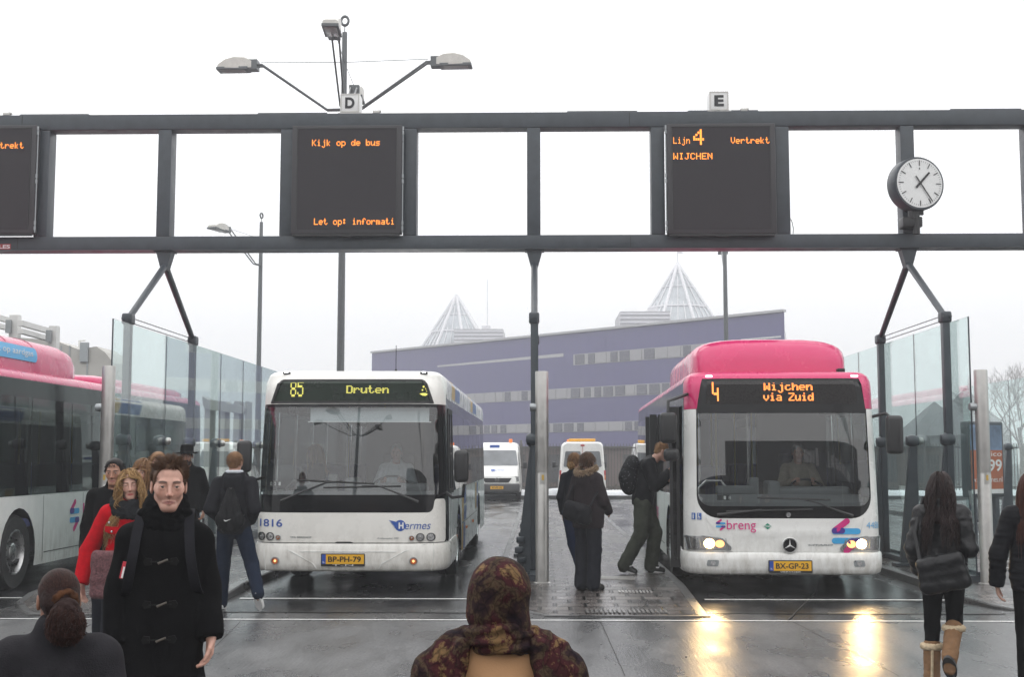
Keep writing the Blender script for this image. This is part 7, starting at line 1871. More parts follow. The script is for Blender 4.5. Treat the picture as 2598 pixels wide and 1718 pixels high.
# her shoulder bag, grey-pink weave
def sling_bag(C, c, dims, m, label, strap, rz=0.0, cat='bag', ms=None, name='shoulder_bag', tilt=0.0):
    e2 = empty(name, C['e'].location.copy(), C['e'].rotation_euler.z, label, cat); c = np.array(c, float)
    f = Field(c - .36, c + .36, .009); hx = dims[0] / 2 - dims[1] * .5; ca, sa = math.cos(tilt), math.sin(tilt)
    for zz in np.linspace(-dims[2] / 2 + dims[1] * .5, dims[2] / 2 - dims[1] * .5, max(3, int(dims[2] / dims[1] * 1.6))):
        o_ = np.array((-sa * zz, 0, ca * zz)); v = np.array((math.cos(rz) * hx * ca, math.sin(rz) * hx, sa * hx)) * (1.0 if zz < 0 else .92); f.cone(c + o_ - v, c + o_ + v, dims[1] * .55, dims[1] * .55, .03)
    to_obj('bag_body', [f.mesh()], m, e2, fold=folds(.008, (9, 9, 9), 7), smooth_it=1)
    mb = MB(); mb.tube([Vector(p) for p in strap], .010, 6, flat=1.8); mb.build('strap', ms or m, e2, smooth=60)
    mb = MB(); p = Vector(c) + Vector((dims[0] * .3, -dims[1] * .6, dims[2] * .25)); mb.rbox(p, (.03, .012, .03), .004); mb.build('buckle', M['steel_grey'], e2)
    return e2
sling_bag(C, (-.125, -.175, .93), (.22, .06, .34), cloth('woven_rose', (.13, .065, .07), .85, var=.6, scale=70), 'grey-rose woven bag against the front of the red coat', [(-.02, -.20, 1.12), (.10, -.16, 1.30), (.12, .0, 1.46), (.06, .14, 1.30), (-.1, .15, 1.1)])

# 3 dark-haired boy behind her
C = person(292, 11.6, 1.76, 6, 'dark-haired young man in a black jacket behind the woman in the red coat', skin=(.34, .17, .11), res=.009, turn=-2, nod=6, brow=(.012, .01, .01), wide=1.05)
garment(C, 'jacket', BLK, hem=.80, infl=.03, sleeve=(.075, .07, .055), collar=.25, seed=9); trousers(C, NVY); shoes(C, SHOE); strands(C, M['hair_black'], 'hair', 500, 'short', length=.022, r=.003, seed=5, hairline=.066, lift=0, base_t=.014)
# 4 woman with fringe
C = person(362, 11.0, 1.765, 0, 'woman with light brown hair and a fringe between the curly blonde and the duffle-coat man', skin=(.52, .30, .22), res=.009, female=True, turn=-2, tilt=8, brow=(.12, .08, .05))
garment(C, 'jacket', NVY, hem=.78, infl=.028, seed=10, collar=.2); trousers(C, DNM); shoes(C, SHOE); strands(C, M['hair_ginger'], 'hair', 420, 'long', length=.27, r=.0048, seed=18, hairline=.040, wave=.004, part=.4)
# 5 person behind
C = person(402, 13.2, 1.83, 10, 'person with gingery hair mostly hidden behind the duffle-coat man', skin=(.45, .25, .19), res=.011, face=True, turn=15)
garment(C, 'jacket', NVY, hem=.80, seed=11); trousers(C, NVY); shoes(C, SHOE); strands(C, M['hair_ginger'], 'hair', 300, 'short', length=.04, r=.004, seed=12, hairline=.055, base_t=.012)
# 6 man in the black hat
C = person(474, 17.4, 1.79, 8, 'bearded man in a black hat, glasses and long black coat on the left platform', skin=(.36, .19, .13), res=.010, z0=.12, nod=4, glasses=True, brow=(.02, .015, .012),
    pose=dict(el=(.26, .04, 1.15), wl=(.245, -.04, .91), er=(-.25, .03, 1.15), hand_l=dict(dir=(0, 0, -1), palm=(-1, 0, 0), curl=1.3)))
garment(C, 'overcoat', BLK, hem=.55, infl=.035, sleeve=(.078, .07, .058), collar=.22, seed=14, bulk=1.1, flare=.01); trousers(C, NVY); shoes(C, SHOE)
hp = C['hp']; mb = MB(); rt = Matrix([list(q) for q in C['Rh']]).to_3x3()
mb.lathe([(.150, .052), (.152, .046), (.148, .043), (.09, .040), (.088, .050), (.092, .056), (.089, .12), (.080, .158), (.06, .166), (.0, .160)], Vector(hp((0, .005, .0))), 28, rot=rt, caps=False); ht = mb.build('hat', BLK, C['e'], smooth=40)
mb = MB(); mb.lathe([(.0935, .058), (.093, .080)], Vector(hp((0, .005, 0))), 28, rot=rt, caps=False); mb.build('hat_band', LEA, ht)
f = Field(C['hc'] - .2, C['hc'] + .15, .008); f.cone(hp((-.03, -.066, -.098)), hp((.03, -.066, -.098)), .024, .024, .02); f.cone(hp((0, -.07, -.10)), hp((0, -.075, -.13)), .03, .02, .02); f.cone(hp((-.022, -.088, -.052)), hp((.022, -.088, -.052)), .008, .008, .01)
for sg in (-1, 1): f.cone(hp((sg * .05, -.03, -.075)), hp((sg * .03, -.066, -.098)), .018, .022, .02); f.cone(hp((sg * .024, -.086, -.053)), hp((sg * .028, -.072, -.085)), .008, .014, .01)
to_obj('beard', [f.mesh()], M['hair_dark'], C['e'], fold=folds(.004, (60, 60, 40), 2, False))
strands(C, M['hair_dark'], 'hair', 60, 'short', length=.02, seed=4, hairline=.05)
w_ = C['J']['wl']; e2 = empty('handbag', C['e'].location.copy(), C['e'].rotation_euler.z, 'black briefcase-like bag hanging from the hatted man\'s hand', 'bag')
mb = MB(); c = (w_[0] + .0, w_[1], w_[2] - .34); mb.rbox(c, (.10, .34, .26), .035, n=4); mb.build('bag_body', LEA, e2, smooth=50); mb = MB(); mb.tube([(c[0], c[1] - .09, c[2] + .12), (c[0], c[1] - .06, c[2] + .24), (c[0], c[1] + .06, c[2] + .24), (c[0], c[1] + .09, c[2] + .12)], .008, 6); mb.build('handle', LEA, e2, smooth=60)

# 7 young man walking away beside the white bus
C = person(597, 14.75, 1.84, 178, 'young man walking away in a dark checked hooded jacket, jeans and white shoes', skin=(.46, .26, .19), res=.009, turn=-6, nod=0,
    pose=dict(sl=(.185, .01, 1.42), sr=(-.185, .01, 1.42), el=(.245, .10, 1.14), er=(-.255, .10, 1.14), wl=(.16, -.10, 1.0), wr=(-.17, -.1, 1.0), hl=(.085, 0, .94), kl=(.13, -.06, .52), al=(.155, -.10, .10), tl=(.17, -.25, .03), kr=(-.21, .0, .53), ar=(-.345, .20, .24), tr=(-.36, .13, .07)))
garment(C, 'hooded_jacket', CHK, hem=.86, infl=.030, sleeve=(.078, .072, .055), seed=20, hood=True, fold=.008, bulk=1.02)
trousers(C, DNM, r=(.10, .078, .066), fold=.007); shoes(C, WSH, sole=M['white_shoe'])
strands(C, M['hair_ginger'], 'hair', 700, 'short', length=.028, r=.0026, seed=6, hairline=.060, lift=0, base_t=.010, back=-.055)
f = Field(C['J']['neck'] - .2, C['J']['neck'] + .2, .008); n_ = C['J']['neck']
pts = [n_ + np.array((math.sin(a) * .085, .01 + math.cos(a) * .075, .055)) for a in np.linspace(-2.2, 2.2, 9)]
for a, b in zip(pts[:-1], pts[1:]): f.cone(a, b, .020, .020, .006)
to_obj('hoodie_collar', [f.mesh()], SHT, C['e'], smooth_it=1)
e2 = empty('drawstring_bag', C['e'].location.copy(), C['e'].rotation_euler.z, 'black drawstring bag with a white swoosh on the walking man in jeans', 'bag')
c = C['J']['waist'] * .6 + C['J']['chest'] * .4 + np.array((0, .175, .0)); f = Field(c - .3, c + .32, .009); f.cone(c + (-.10, 0, -.17), c + (.10, 0, -.17), .055, .055, .04, sy=.7); f.cone(c + (0, 0, -.17), c + (0, -.02, .20), .16, .035, .03, sy=.28)
to_obj('bag_body', [f.mesh()], mat('nylon_black', (.007, .007, .008), .5, bump=.3, bscale=30, spec=.12), e2, fold=folds(.012, (26, 26, 4), 3))
mb = MB(); n_ = C['J']['neck']
for sx in (-1, 1): mb.tube([Vector(c + (0, 0, .18)), Vector(n_ + np.array((sx * .10, .08, -.04))), Vector(n_ + np.array((sx * .13, -.06, -.05))), Vector(C['J']['chest'] + np.array((sx * .17, -.12, -.1))), Vector(c + (sx * .13, 0, -.18))], .006, 5)
mb.build('cord', M['black_plastic'], e2)
sw = plane_surf((c[0], c[1] + .088, c[2] - .17), (-1, 0, 0), (0, 0, 1)); mb = MB()
patch(mb, [(-.045, .005), (-.038, -.012), (-.02, -.018), (.045, .012), (-.015, -.005), (-.03, -.003)], sw, step=1, off=.012); mb.build('swoosh', M['white_plastic'], e2)

hairmat('hair_dark2', (.014, .006, .005), (.046, .017, .012))
# 8 woman with ponytail, back view, close at the lower left
C = person(160, 3.95, 1.435, 192, 'woman with a dark auburn ponytail in a grey coat, close at the lower left corner', skin=(.22, .10, .06), res=.007, female=True, turn=16, nod=6, face=True, wide=1.1)
garment(C, 'grey_coat', GRYC, hem=.60, infl=.034, sleeve=(.095, .085, .06), collar=.30, fold=.005, seed=30, bulk=1.12, res=.009); trousers(C, NVY); shoes(C, SHOE)
strands(C, M['hair_auburn'], 'hair', 900, 'bun', length=.0, seed=2) if False else None
hp = C['hp']; hs = C['hs']; f = Field(C['hc'] - .17, C['hc'] + .17, .006); f.ell(hp((0, .014, .036)), np.array((.079, .099, .090)) * hs, .004, C['Rh']); f.cone(hp((0, .06, -.02)), hp((0, .06, -.055)), .058, .045, .02)
f.cut(hp((0, -.05, .07)), C['Rh'] @ np.array((0, -1, -.3))); f.cut(hp((0, -.01, -.01)), C['Rh'] @ np.array((0, -.8, -1)))
to_obj('hair', [f.mesh()], mat('hair_auburn_flat', (.018, .008, .007), .6, var=.5, scale=26, bump=.6, bscale=90, spec=.12), C['e'], smooth_it=1)
mb = MB(); rq = random.Random(4); k0 = np.array((-.012, .108, -.012))
for q in range(1500):   # hair combed back over the skull to the knot
    a = rq.uniform(0, 2 * math.pi); zz = rq.uniform(-.35, 1); rr = math.sqrt(max(0, 1 - zz * zz)); p = np.array((rr * math.cos(a), rr * math.sin(a), zz))
    if p[1] < -.62: continue
    root = np.array((0, .014, .036)) + p * np.array((.079, .099, .090)); pts = [root]
    for t in (.25, .5, .75, 1.0):
        v = root * (1 - t) + k0 * t - np.array((0, .014, .036)); l_ = np.linalg.norm(v / np.array((.080, .100, .091))); v = v / max(l_, 1e-3) if l_ < 1 else v; pts.append(v + np.array((0, .014, .036)))
    L_ = .35
    pts = [pts[0], pts[0] * .6 + pts[1] * .4, pts[1], pts[1] * .5 + pts[2] * .5][:4]
    mb.tube([hp(v) for v in pts], [.0014, .0014, .0012, .0004], 3, caps=False)
for q in range(2200):   # the curly tail
    a = rq.uniform(0, 6.28); z_ = rq.uniform(-1, 1); rr = math.sqrt(1 - z_ * z_); root = k0 + np.array((0, .030, -.045)) + np.array((rr * math.cos(a) * .050, rr * math.sin(a) * .040, z_ * .058)); pts = [root]; d = np.array((math.cos(a) * rr * .8, .35 + math.sin(a) * rr * .5, z_ * .2 - .35)); pos = root.copy(); ph = rq.uniform(0, 6)
    for k in range(9):
        d = d * .75 + np.array((rq.uniform(-.3, .3), rq.uniform(-.25, .2), -.34)); d /= np.linalg.norm(d); pos = pos + d * rq.uniform(.005, .0095); pts.append(pos + np.array((math.sin(ph + k * 1.5), 0, math.cos(ph + k * 1.5))) * .0045)
    mb.tube([hp(v) for v in pts], [.0014] * 9 + [.0006], 3, caps=False)
mb.build('ponytail', M['hair_dark2'], C['e'], smooth=180, fix=False)
f = Field(hp(k0) - .15, hp(k0) + .15, .007); f.ell(hp(k0 + np.array((0, .030, -.050))), (.046, .036, .055), .02); to_obj('ponytail_core', [f.mesh()], M['hair_auburn_flat'], C['e'], fold=folds(.008, (50, 50, 40), 2, False))
f = Field(hp(k0) - .1, hp(k0) + .1, .005); pts = [hp(k0 + np.array((math.cos(a) * .036, .006 + .004 * math.sin(3 * a), math.sin(a) * .032 + .008))) for a in np.linspace(0, 2 * math.pi, 15)]
for a, b in zip(pts[:-1], pts[1:]): f.cone(a, b, .011, .011, .004)
to_obj('hair_band', [f.mesh()], cloth('scrunchie', (.060, .026, .013), .7, var=.7, scale=40), C['e'], fold=folds(.005, (90, 90, 90), 2))

# 9 woman in the patterned headscarf, back view, close in the middle
def paisley():
    m = bpy.data.materials.new('paisley'); m.use_nodes = True; N = m.node_tree.nodes; L = m.node_tree.links; b = N['Principled BSDF']; t = N.new('ShaderNodeTexCoord')
    nz = N.new('ShaderNodeTexNoise'); nz.inputs['Scale'].default_value = 9; nz.inputs['Detail'].default_value = 2; L.new(t.outputs['Object'], nz.inputs['Vector'])
    ad = N.new('ShaderNodeMix'); ad.data_type = 'RGBA'; ad.inputs['Factor'].default_value = .12; L.new(t.outputs['Object'], ad.inputs['A']); L.new(nz.outputs['Color'], ad.inputs['B'])
    v = N.new('ShaderNodeTexVoronoi'); v.inputs['Scale'].default_value = 11; L.new(ad.outputs['Result'], v.inputs['Vector'])
    n2 = N.new('ShaderNodeTexNoise'); n2.inputs['Scale'].default_value = 16; n2.inputs['Detail'].default_value = 5; n2.inputs['Roughness'].default_value = .7; L.new(t.outputs['Object'], n2.inputs['Vector'])
    r1 = N.new('ShaderNodeValToRGB'); cr = r1.color_ramp; cr.elements[0].position = .0; cr.elements[0].color = (.23, .125, .060, 1); cr.elements[1].position = 1; cr.elements[1].color = (.009, .004, .008, 1)
    for p_, c_ in ((.36, (.13, .080, .035, 1)), (.43, (.050, .012, .014, 1)), (.58, (.030, .008, .010, 1)), (.68, (.060, .040, .022, 1)), (.80, (.022, .010, .010, 1))): q = cr.elements.new(p_); q.color = c_
    ms = N.new('ShaderNodeMath'); ms.operation = 'MULTIPLY_ADD'; ms.inputs[1].default_value = .9; 
    s1 = N.new('ShaderNodeMath'); s1.operation = 'MULTIPLY_ADD'; s1.inputs[1].default_value = 1.5; s1.inputs[2].default_value = -.55; L.new(n2.outputs['Fac'], s1.inputs[0])
    L.new(v.outputs['Distance'], ms.inputs[0]); L.new(s1.outputs[0], ms.inputs[2]); L.new(ms.outputs[0], r1.inputs['Fac'])
    v2 = N.new('ShaderNodeTexVoronoi'); v2.feature = 'DISTANCE_TO_EDGE'; v2.inputs['Scale'].default_value = 34; L.new(ad.outputs['Result'], v2.inputs['Vector'])
    r2 = N.new('ShaderNodeMapRange'); r2.inputs['From Max'].default_value = .10; r2.inputs['To Min'].default_value = .40; L.new(v2.outputs['Distance'], r2.inputs['Value'])
    sc_ = N.new('ShaderNodeVectorMath'); sc_.operation = 'SCALE'; L.new(r1.outputs[0], sc_.inputs[0]); L.new(r2.outputs[0], sc_.inputs['Scale']); L.new(sc_.outputs[0], b.inputs['Base Color'])
    b.inputs['Roughness'].default_value = .85; b.inputs['Specular IOR Level'].default_value = .12; return m
PAI = paisley()
C = person(1268, 3.72, 1.478, 182, 'woman in a brown and wine patterned headscarf and tan coat, close at the bottom centre', skin=(.35, .2, .14), res=.007, female=True, face=False, wide=1.1)
garment(C, 'tan_coat', cloth('tan_wool', (.42, .24, .125), .85, var=.07, scale=5, bump=.15), hem=.5, infl=.034, sleeve=(.085, .08, .06), fold=.007, seed=33, bulk=1.08, res=.009, sc=(5, 5, 6))
trousers(C, NVY); shoes(C, SHOE); hp = C['hp']; n_ = C['J']['neck']; s = C['s']
f = Field(C['hc'] - np.array((.2, .2, .24)), C['hc'] + .19, .006)
f.ell(hp((0, .022, .030)), (.087, .108, .093), .01); f.cone(hp((0, .035, .0)), hp((0, .050, -.125)), .086, .080, .03); f.cone(hp((0, .045, -.06)), hp((0, .045, -.115)), .082, .084, .02)
to_obj('headscarf', [f.mesh()], PAI, C['e'], fold=lambda V: np.array([.0115 * math.sin(34 * (v[2] - C['hc'][2]) + 26 * (v[0]) + 4 * mnoise.noise((v[0] * 8, v[1] * 8, v[2] * 8))) * max(0, min(1, (C['hc'][2] - v[2] + .01) / .06)) + .003 * mnoise.noise((v[0] * 20, v[1] * 20, v[2] * 20)) for v in V]))
f = Field(n_ - .26, n_ + .2, .007); rq = random.Random(1)
for q, (zz, rx, ry) in enumerate(((.008, .088, .088), (.038, .084, .084))):
    pts = [n_ + np.array((math.sin(a) * rx, .012 + math.cos(a) * ry, zz + .012 * math.sin(2 * a + q))) * 1.0 for a in np.linspace(0, 2 * math.pi, 19)]
    for a, b in zip(pts[:-1], pts[1:]): f.cone(a, b, .022, .022, .010)
to_obj('neck_wrap', [f.mesh()], PAI, C['e'], fold=lambda V: np.array([.004 * math.sin(190 * v[2] + 30 * v[0]) for v in V]))
f = Field(n_ - np.array((.40, .25, .65)), n_ + np.array((.40, .25, .10)), .009); J = C['J']
for sx, q in ((1, 'l'), (-1, 'r')):   # shawl ends thrown over both shoulders and arms
    S_ = J['s' + q]; E_ = J['e' + q]
    f.chain([n_ + np.array((sx * .095, .02, .02)), S_ + np.array((sx * .01, .02, .03)), S_ + np.array((sx * .045, .02, -.03)), E_ + np.array((sx * .03, .0, 0))], [.030, .052, .072, .085], .03)
    f.chain([n_ + np.array((sx * .108, .070, .0)), S_ + np.array((sx * .010, .105, -.10)), S_ + np.array((sx * .035, .095, -.28)), S_ + np.array((sx * .05, .09, -.5))], [.022, .028, .036, .04], .02)
to_obj('shawl', [f.mesh()], PAI, C['e'], fold=folds(.009, (22, 22, 5), 6), smooth_it=1)

# 10, 11 the two women waiting on the centre platform
zi = .095
C = person(1491, 16.25, 1.745, 138, 'woman in a dark coat with a fur-trimmed hood, black bag at her hip', skin=(.5, .3, .23), res=.009, female=True, z0=zi, wide=1.08, turn=14, nod=6,
    pose=dict(el=(.25, .03, 1.16), wl=(.16, -.20, 1.10), er=(-.24, -.02, 1.14), wr=(-.10, -.30, 1.0), kl=(.10, .0, .5), hand_l=dict(dir=(-.3, -1, 0), palm=(0, 0, -1), curl=.8)))
garment(C, 'parka', cloth('parka_brown', (.022, .017, .019), .75), hem=.80, infl=.040, sleeve=(.082, .075, .058), seed=40, bulk=1.15, fold=.009, hood=True)
trousers(C, NVY, r=(.112, .088, .088), fold=.010); shoes(C, SHOE, r=.05)
n_ = C['J']['neck']; mb = MB(); rq = random.Random(8)
for q in range(2300):
    t = rq.uniform(-2.5, 2.5); c_ = n_ + np.array((math.sin(t) * .125, .02 + math.cos(t) * .115, .035 - .035 * math.cos(t) + .02 * abs(t) * .4)); o = np.array([rq.gauss(0, 1) for _ in range(3)]); o /= np.linalg.norm(o); c0 = c_ + o * .020; mb.tube([Vector(c0), Vector(c0 + o * .018 + np.array((0, 0, .002))), Vector(c0 + o * .032 + np.array((rq.uniform(-.006, .006), 0, -.006)))], [.0034, .0026, .0005], 3, caps=False)
mb.build('fur_trim', M['fur_trim'], C['e'], smooth=180, fix=False)
strands(C, M['hair_brown'], 'hair', 380, 'short', length=.07, r=.0042, seed=22, hairline=.06, base_t=.016, back=-.07)
sling_bag(C, (-.02, .235, .98), (.42, .13, .24), cloth('bag_black', (.010, .010, .012), .55), 'large black messenger bag slung behind the woman with the fur hood', [(-.2, .2, 1.06), (-.21, .06, 1.25), (.0, -.10, 1.48), (.16, .08, 1.35), (.2, .22, 1.06)], tilt=.18, name='messenger_bag')
C = person(1458, 17.3, 1.72, 150, 'woman with a ginger bun beside the woman in the fur-trimmed hood', skin=(.5, .3, .23), res=.010, female=True, z0=.12, turn=10,
    pose=dict(kl=(.02, -.02, .5), al=(-.14, -.08, .1), tl=(-.19, -.22, .04), kr=(-.16, .0, .5), ar=(-.22, .02, .1), tr=(-.28, -.1, .03)))
garment(C, 'jacket', NVY, hem=.86, infl=.03, seed=44); trousers(C, cloth('blue_denim', (.012, .020, .050), .8), r=(.11, .095, .115)); shoes(C, SHOE, sole=M['white_shoe'])
strands(C, M['hair_ginger'], 'hair', 300, 'short', length=.05, r=.0042, seed=23, hairline=.06, base_t=.012, back=-.06); hp = C['hp']
mb = MB(); k0 = np.array((.02, .125, -.05))
for q in range(260):
    o = np.array([rq.gauss(0, 1) for _ in range(3)]); o /= np.linalg.norm(o); p = k0 + o * .03; mb.tube([hp(p), hp(p + o * .015 + np.array((rq.uniform(-.02, .02),) * 3)), hp(p + o * .02 + np.array((0, 0, -.025)))], .0035, 3, caps=False)
mb.build('hair_bun', M['hair_blond'], C['e'], smooth=180, fix=False)

# 12 man stepping up to the bus door
C = person(1629, 18.3, 1.93, 84, 'tall man in black jacket and olive trousers leaning in at the bus door', skin=(.50, .28, .21), res=.009, z0=.12, nod=20, turn=8, lean=R(11),
    pose=dict(head=(0, -.27, 1.60), neck=(0, -.12, 1.47), hl=(.085, 0, .94), kl=(.10, -.16, .53), al=(.10, -.10, .10), tl=(.11, -.25, .03), kr=(-.10, .02, .52), ar=(-.10, .25, .13), tr=(-.10, .11, .03),
    el=(.25, -.16, 1.14), wl=(.17, -.33, 1.22), er=(-.24, -.17, 1.15), wr=(-.13, -.36, 1.33), hand_r=dict(dir=(.1, -.6, .9), palm=(.9, .2, .1), curl=1.1), hand_l=dict(dir=(-.1, -.9, .4), palm=(-.9, 0, 0), curl=1.0)))
garment(C, 'jacket', cloth('black_nylon', (.010, .010, .012), .55), hem=.90, infl=.034, sleeve=(.085, .078, .058), seed=50, fold=.010, hood=True, bulk=1.05)
trousers(C, OLV, r=(.115, .092, .085), fold=.012, seed=8); shoes(C, SHOE, sole=M['white_shoe'], r=.05)
mb = MB()
for q in 'lr':
    t, a = C['J']['t' + q], C['J']['a' + q]
    for sx in (-1, 1):
        s_ = plane_surf((a[0] + sx * .058, (t[1] + a[1]) / 2, a[2] - .03), (0, -sx, 0), (0, 0, 1)); patch(mb, [(-.05, .015), (-.03, -.012), (.0, -.012), (.06, .03), (.0, .008), (-.025, .008)], s_, step=1, off=.0)
mb.build('shoe_flash', M['white_plastic'], C['e'])
strands(C, M['hair_ginger'], 'hair', 420, 'short', length=.020, r=.003, seed=24, hairline=.062, base_t=.006, lift=1)
def sparkle():
    m = mat('black_pattern', (.012, .012, .014), .6, bump=.3, bscale=40, spec=.12); N = m.node_tree.nodes; L = m.node_tree.links; b = N['Principled BSDF']; v = N.new('ShaderNodeTexVoronoi'); v.inputs['Scale'].default_value = 34; t = N.new('ShaderNodeTexCoord'); L.new(t.outputs['Object'], v.inputs['Vector'])
    r = N.new('ShaderNodeValToRGB'); r.color_ramp.elements[0].position = .16; r.color_ramp.elements[0].color = (.16, .16, .18, 1); r.color_ramp.elements[1].position = .26; r.color_ramp.elements[1].color = (.010, .010, .012, 1); L.new(v.outputs['Distance'], r.inputs[0]); L.new(r.outputs[0], b.inputs['Base Color']); return m
backpack(C, sparkle(), 'round grey-speckled black backpack on the man at the bus door', w_=.17, h=.22, d=.12, m2=NVY)
e2 = empty('travel_card', C['e'].location.copy(), C['e'].rotation_euler.z, 'small white card held up by the man at the bus door', 'card')
w_ = C['J']['wr']; mb = MB(); mb.box((w_[0] + .015, w_[1] - .06, w_[2] + .14), (.004, .055, .085)); mb.build('card_body', M['white_plastic'], e2)

# 13 woman in leather jacket and fleece boots
C = person(2384, 9.95, 1.665, 164, 'woman walking away in a black leather jacket, black leggings and tan fleece-topped boots', skin=(.5, .3, .23), res=.008, female=True, turn=-12, nod=8, wide=1.02,
    pose=dict(el=(.23, .05, 1.14), wl=(.19, -.12, .95), er=(-.205, .07, 1.15), wr=(-.12, -.20, 1.24), hl=(.085, 0, .94), kl=(.10, -.02, .50), al=(.115, .02, .10), tl=(.13, -.12, .03), kr=(-.075, -.02, .55), ar=(-.03, .20, .33), tr=(-.02, .24, .20)))
garment(C, 'leather_jacket', LEA, hem=.86, infl=.028, sleeve=(.074, .068, .055), seed=60, fold=.012, sc=(8, 8, 12), collar=.12)
trousers(C, BLK, r=(.092, .062, .050), name='leggings', fold=.003)
s = C['s']
for q in 'lr':
    a, k_, t = C['J']['a' + q], C['J']['k' + q], C['J']['t' + q]; up = (k_ - a) / np.linalg.norm(k_ - a); top = a + up * .23
    f = Field(np.minimum(a, np.minimum(t, top)) - .13, np.maximum(a, np.maximum(t, top)) + .13, .007); f.cone(a, top, .056, .066, .02); f.cone(a - up * .045, t, .052, .043, .02); f.cone(a, a - up * .05, .056, .052, .02)
    bt = to_obj('boot', [f.mesh()], SUE, C['e'], fold=folds(.005, (12, 12, 30), 3), smooth_it=1)
    f = Field(top - .14, top + .14, .007); pts = [top + np.array((math.cos(t_) * .064, math.sin(t_) * .064, 0)) for t_ in np.linspace(0, 2 * math.pi, 15)]
    for a_, b_ in zip(pts[:-1], pts[1:]): f.cone(a_, b_, .025, .025, .006)
    to_obj('boot_cuff', [f.mesh()], FURM, bt, fold=folds(.008, (60, 60, 60), 3, False))
    mb = MB(); d_ = np.array((0, -.045 if up[2] > .95 else .062, 0)); mb.tube([Vector(a + np.array((0, .058, 0)) - up * .03), Vector(a + up * .1 + np.array((0, .064, 0))), Vector(top + np.array((0, .067, 0)))], .012, 6); mb.build('boot_seam', FURM, bt)
    tt = t - a; mb = MB(); dn = -up; fw = tt - dn * (tt @ dn); fw /= np.linalg.norm(fw); side = np.cross(fw, dn); mid = a + dn * .088 + fw * .055
    mb.loft([[Vector(mid + fw * math.cos(z_) * .135 + side * math.sin(z_) * .052 + dn * hh) for z_ in np.linspace(0, 2 * math.pi, 20)[:-1]] for hh in (0, .022)]); mb.build('sole', SHOE, bt, smooth=40)
strands(C, M['hair_dark'], 'hair', 620, 'long', length=.52, r=.0042, seed=28, hairline=.06, wave=.012, spread=.9, back=-.05)
sling_bag(C, (.01, .215, .90), (.37, .11, .27), LEA, 'black leather shoulder bag across the hips of the woman in fleece-topped boots', [(.17, .22, 1.0), (.20, .12, 1.2), (.13, .0, 1.46), (.0, -.14, 1.3), (-.17, .0, 1.05), (-.16, .2, .97)], tilt=-.22)

# 14 woman at the right edge
C = person(2612, 9.8, 1.66, 164, 'woman with long red-brown hair in a padded black jacket at the right edge', skin=(.5, .3, .23), res=.009, female=True, turn=0,
    pose=dict(el=(.27, .03, 1.12), wl=(.285, -.02, .86), hand_l=dict(dir=(-.1, -.1, -1), palm=(-1, 0, 0), curl=.7)))
garment(C, 'padded_jacket', cloth('padded_black', (.010, .010, .012), .5), hem=.82, infl=.030, sleeve=(.078, .068, .060), seed=66, fold=.010, sc=(3, 3, 22)); trousers(C, BLK, r=(.09, .06, .05)); shoes(C, SHOE)
strands(C, M['hair_auburn'], 'hair', 600, 'long', length=.50, r=.0042, seed=38, hairline=.06, wave=.002, spread=.8, back=-.05)

# 15-17 inside the buses
def seated(par_bus, lx, ly, label, hair, shirt, rz=0, blond=False, skin=(.45, .26, .2), driver=True):
    C = person(0, 0, 1.76, rz, label, x=0, skin=skin, res=.011, z0=0, nod=8, female=blond,
        pose=dict(hl=(.09, -.05, .94), kl=(.12, -.48, .96), al=(.12, -.50, .55), tl=(.12, -.62, .5), hr=(-.09, -.05, .94), kr=(-.12, -.48, .96), ar=(-.12, -.5, .55), tr=(-.12, -.62, .5),
                  el=(.27, -.14, 1.18), wl=(.16, -.42, 1.25), er=(-.27, -.14, 1.18), wr=(-.16, -.42, 1.25)) if driver else dict(kl=(.12, -.42, .96), al=(.12, -.46, .55), tl=(.12, -.6, .5), kr=(-.12, -.42, .96), ar=(-.12, -.46, .55), tr=(-.12, -.6, .5), wl=(.1, -.3, 1.0), wr=(-.1, -.3, 1.0)))
    garment(C, 'shirt', shirt, infl=.025, sleeve=(.07, .06, .05), seed=70, fold=.008, collar=.1); trousers(C, NVY); shoes(C, SHOE)
    strands(C, hair, 'hair', 250 if not blond else 300, 'short' if not blond else 'long', length=.03 if not blond else .35, r=.004, seed=3, hairline=.065, base_t=.008)
    c_, s_ = math.cos(par_bus.rotation_euler.z), math.sin(par_bus.rotation_euler.z); L0 = par_bus.location
    C['e'].location = (L0.x + lx * c_ - ly * s_, L0.y + lx * s_ + ly * c_, .20); C['e'].rotation_euler.z = par_bus.rotation_euler.z + R(rz)
seated(wb, .45, 1.52, 'driver in a pale shirt at the wheel of the white bus', M['hair_grey'], SHT)
seated(pb, .45, 1.52, 'driver in a beige jacket at the wheel of the pink-roofed bus', M['hair_grey'], cloth('beige_jacket', (.32, .28, .23), .8))
seated(wb, -.75, 1.75, 'blond passenger in dark clothes seen through the white bus windscreen', M['hair_blond'], NVY, rz=-60, blond=True, driver=False)
print('people built in', round(_t.time() - _t0, 1))
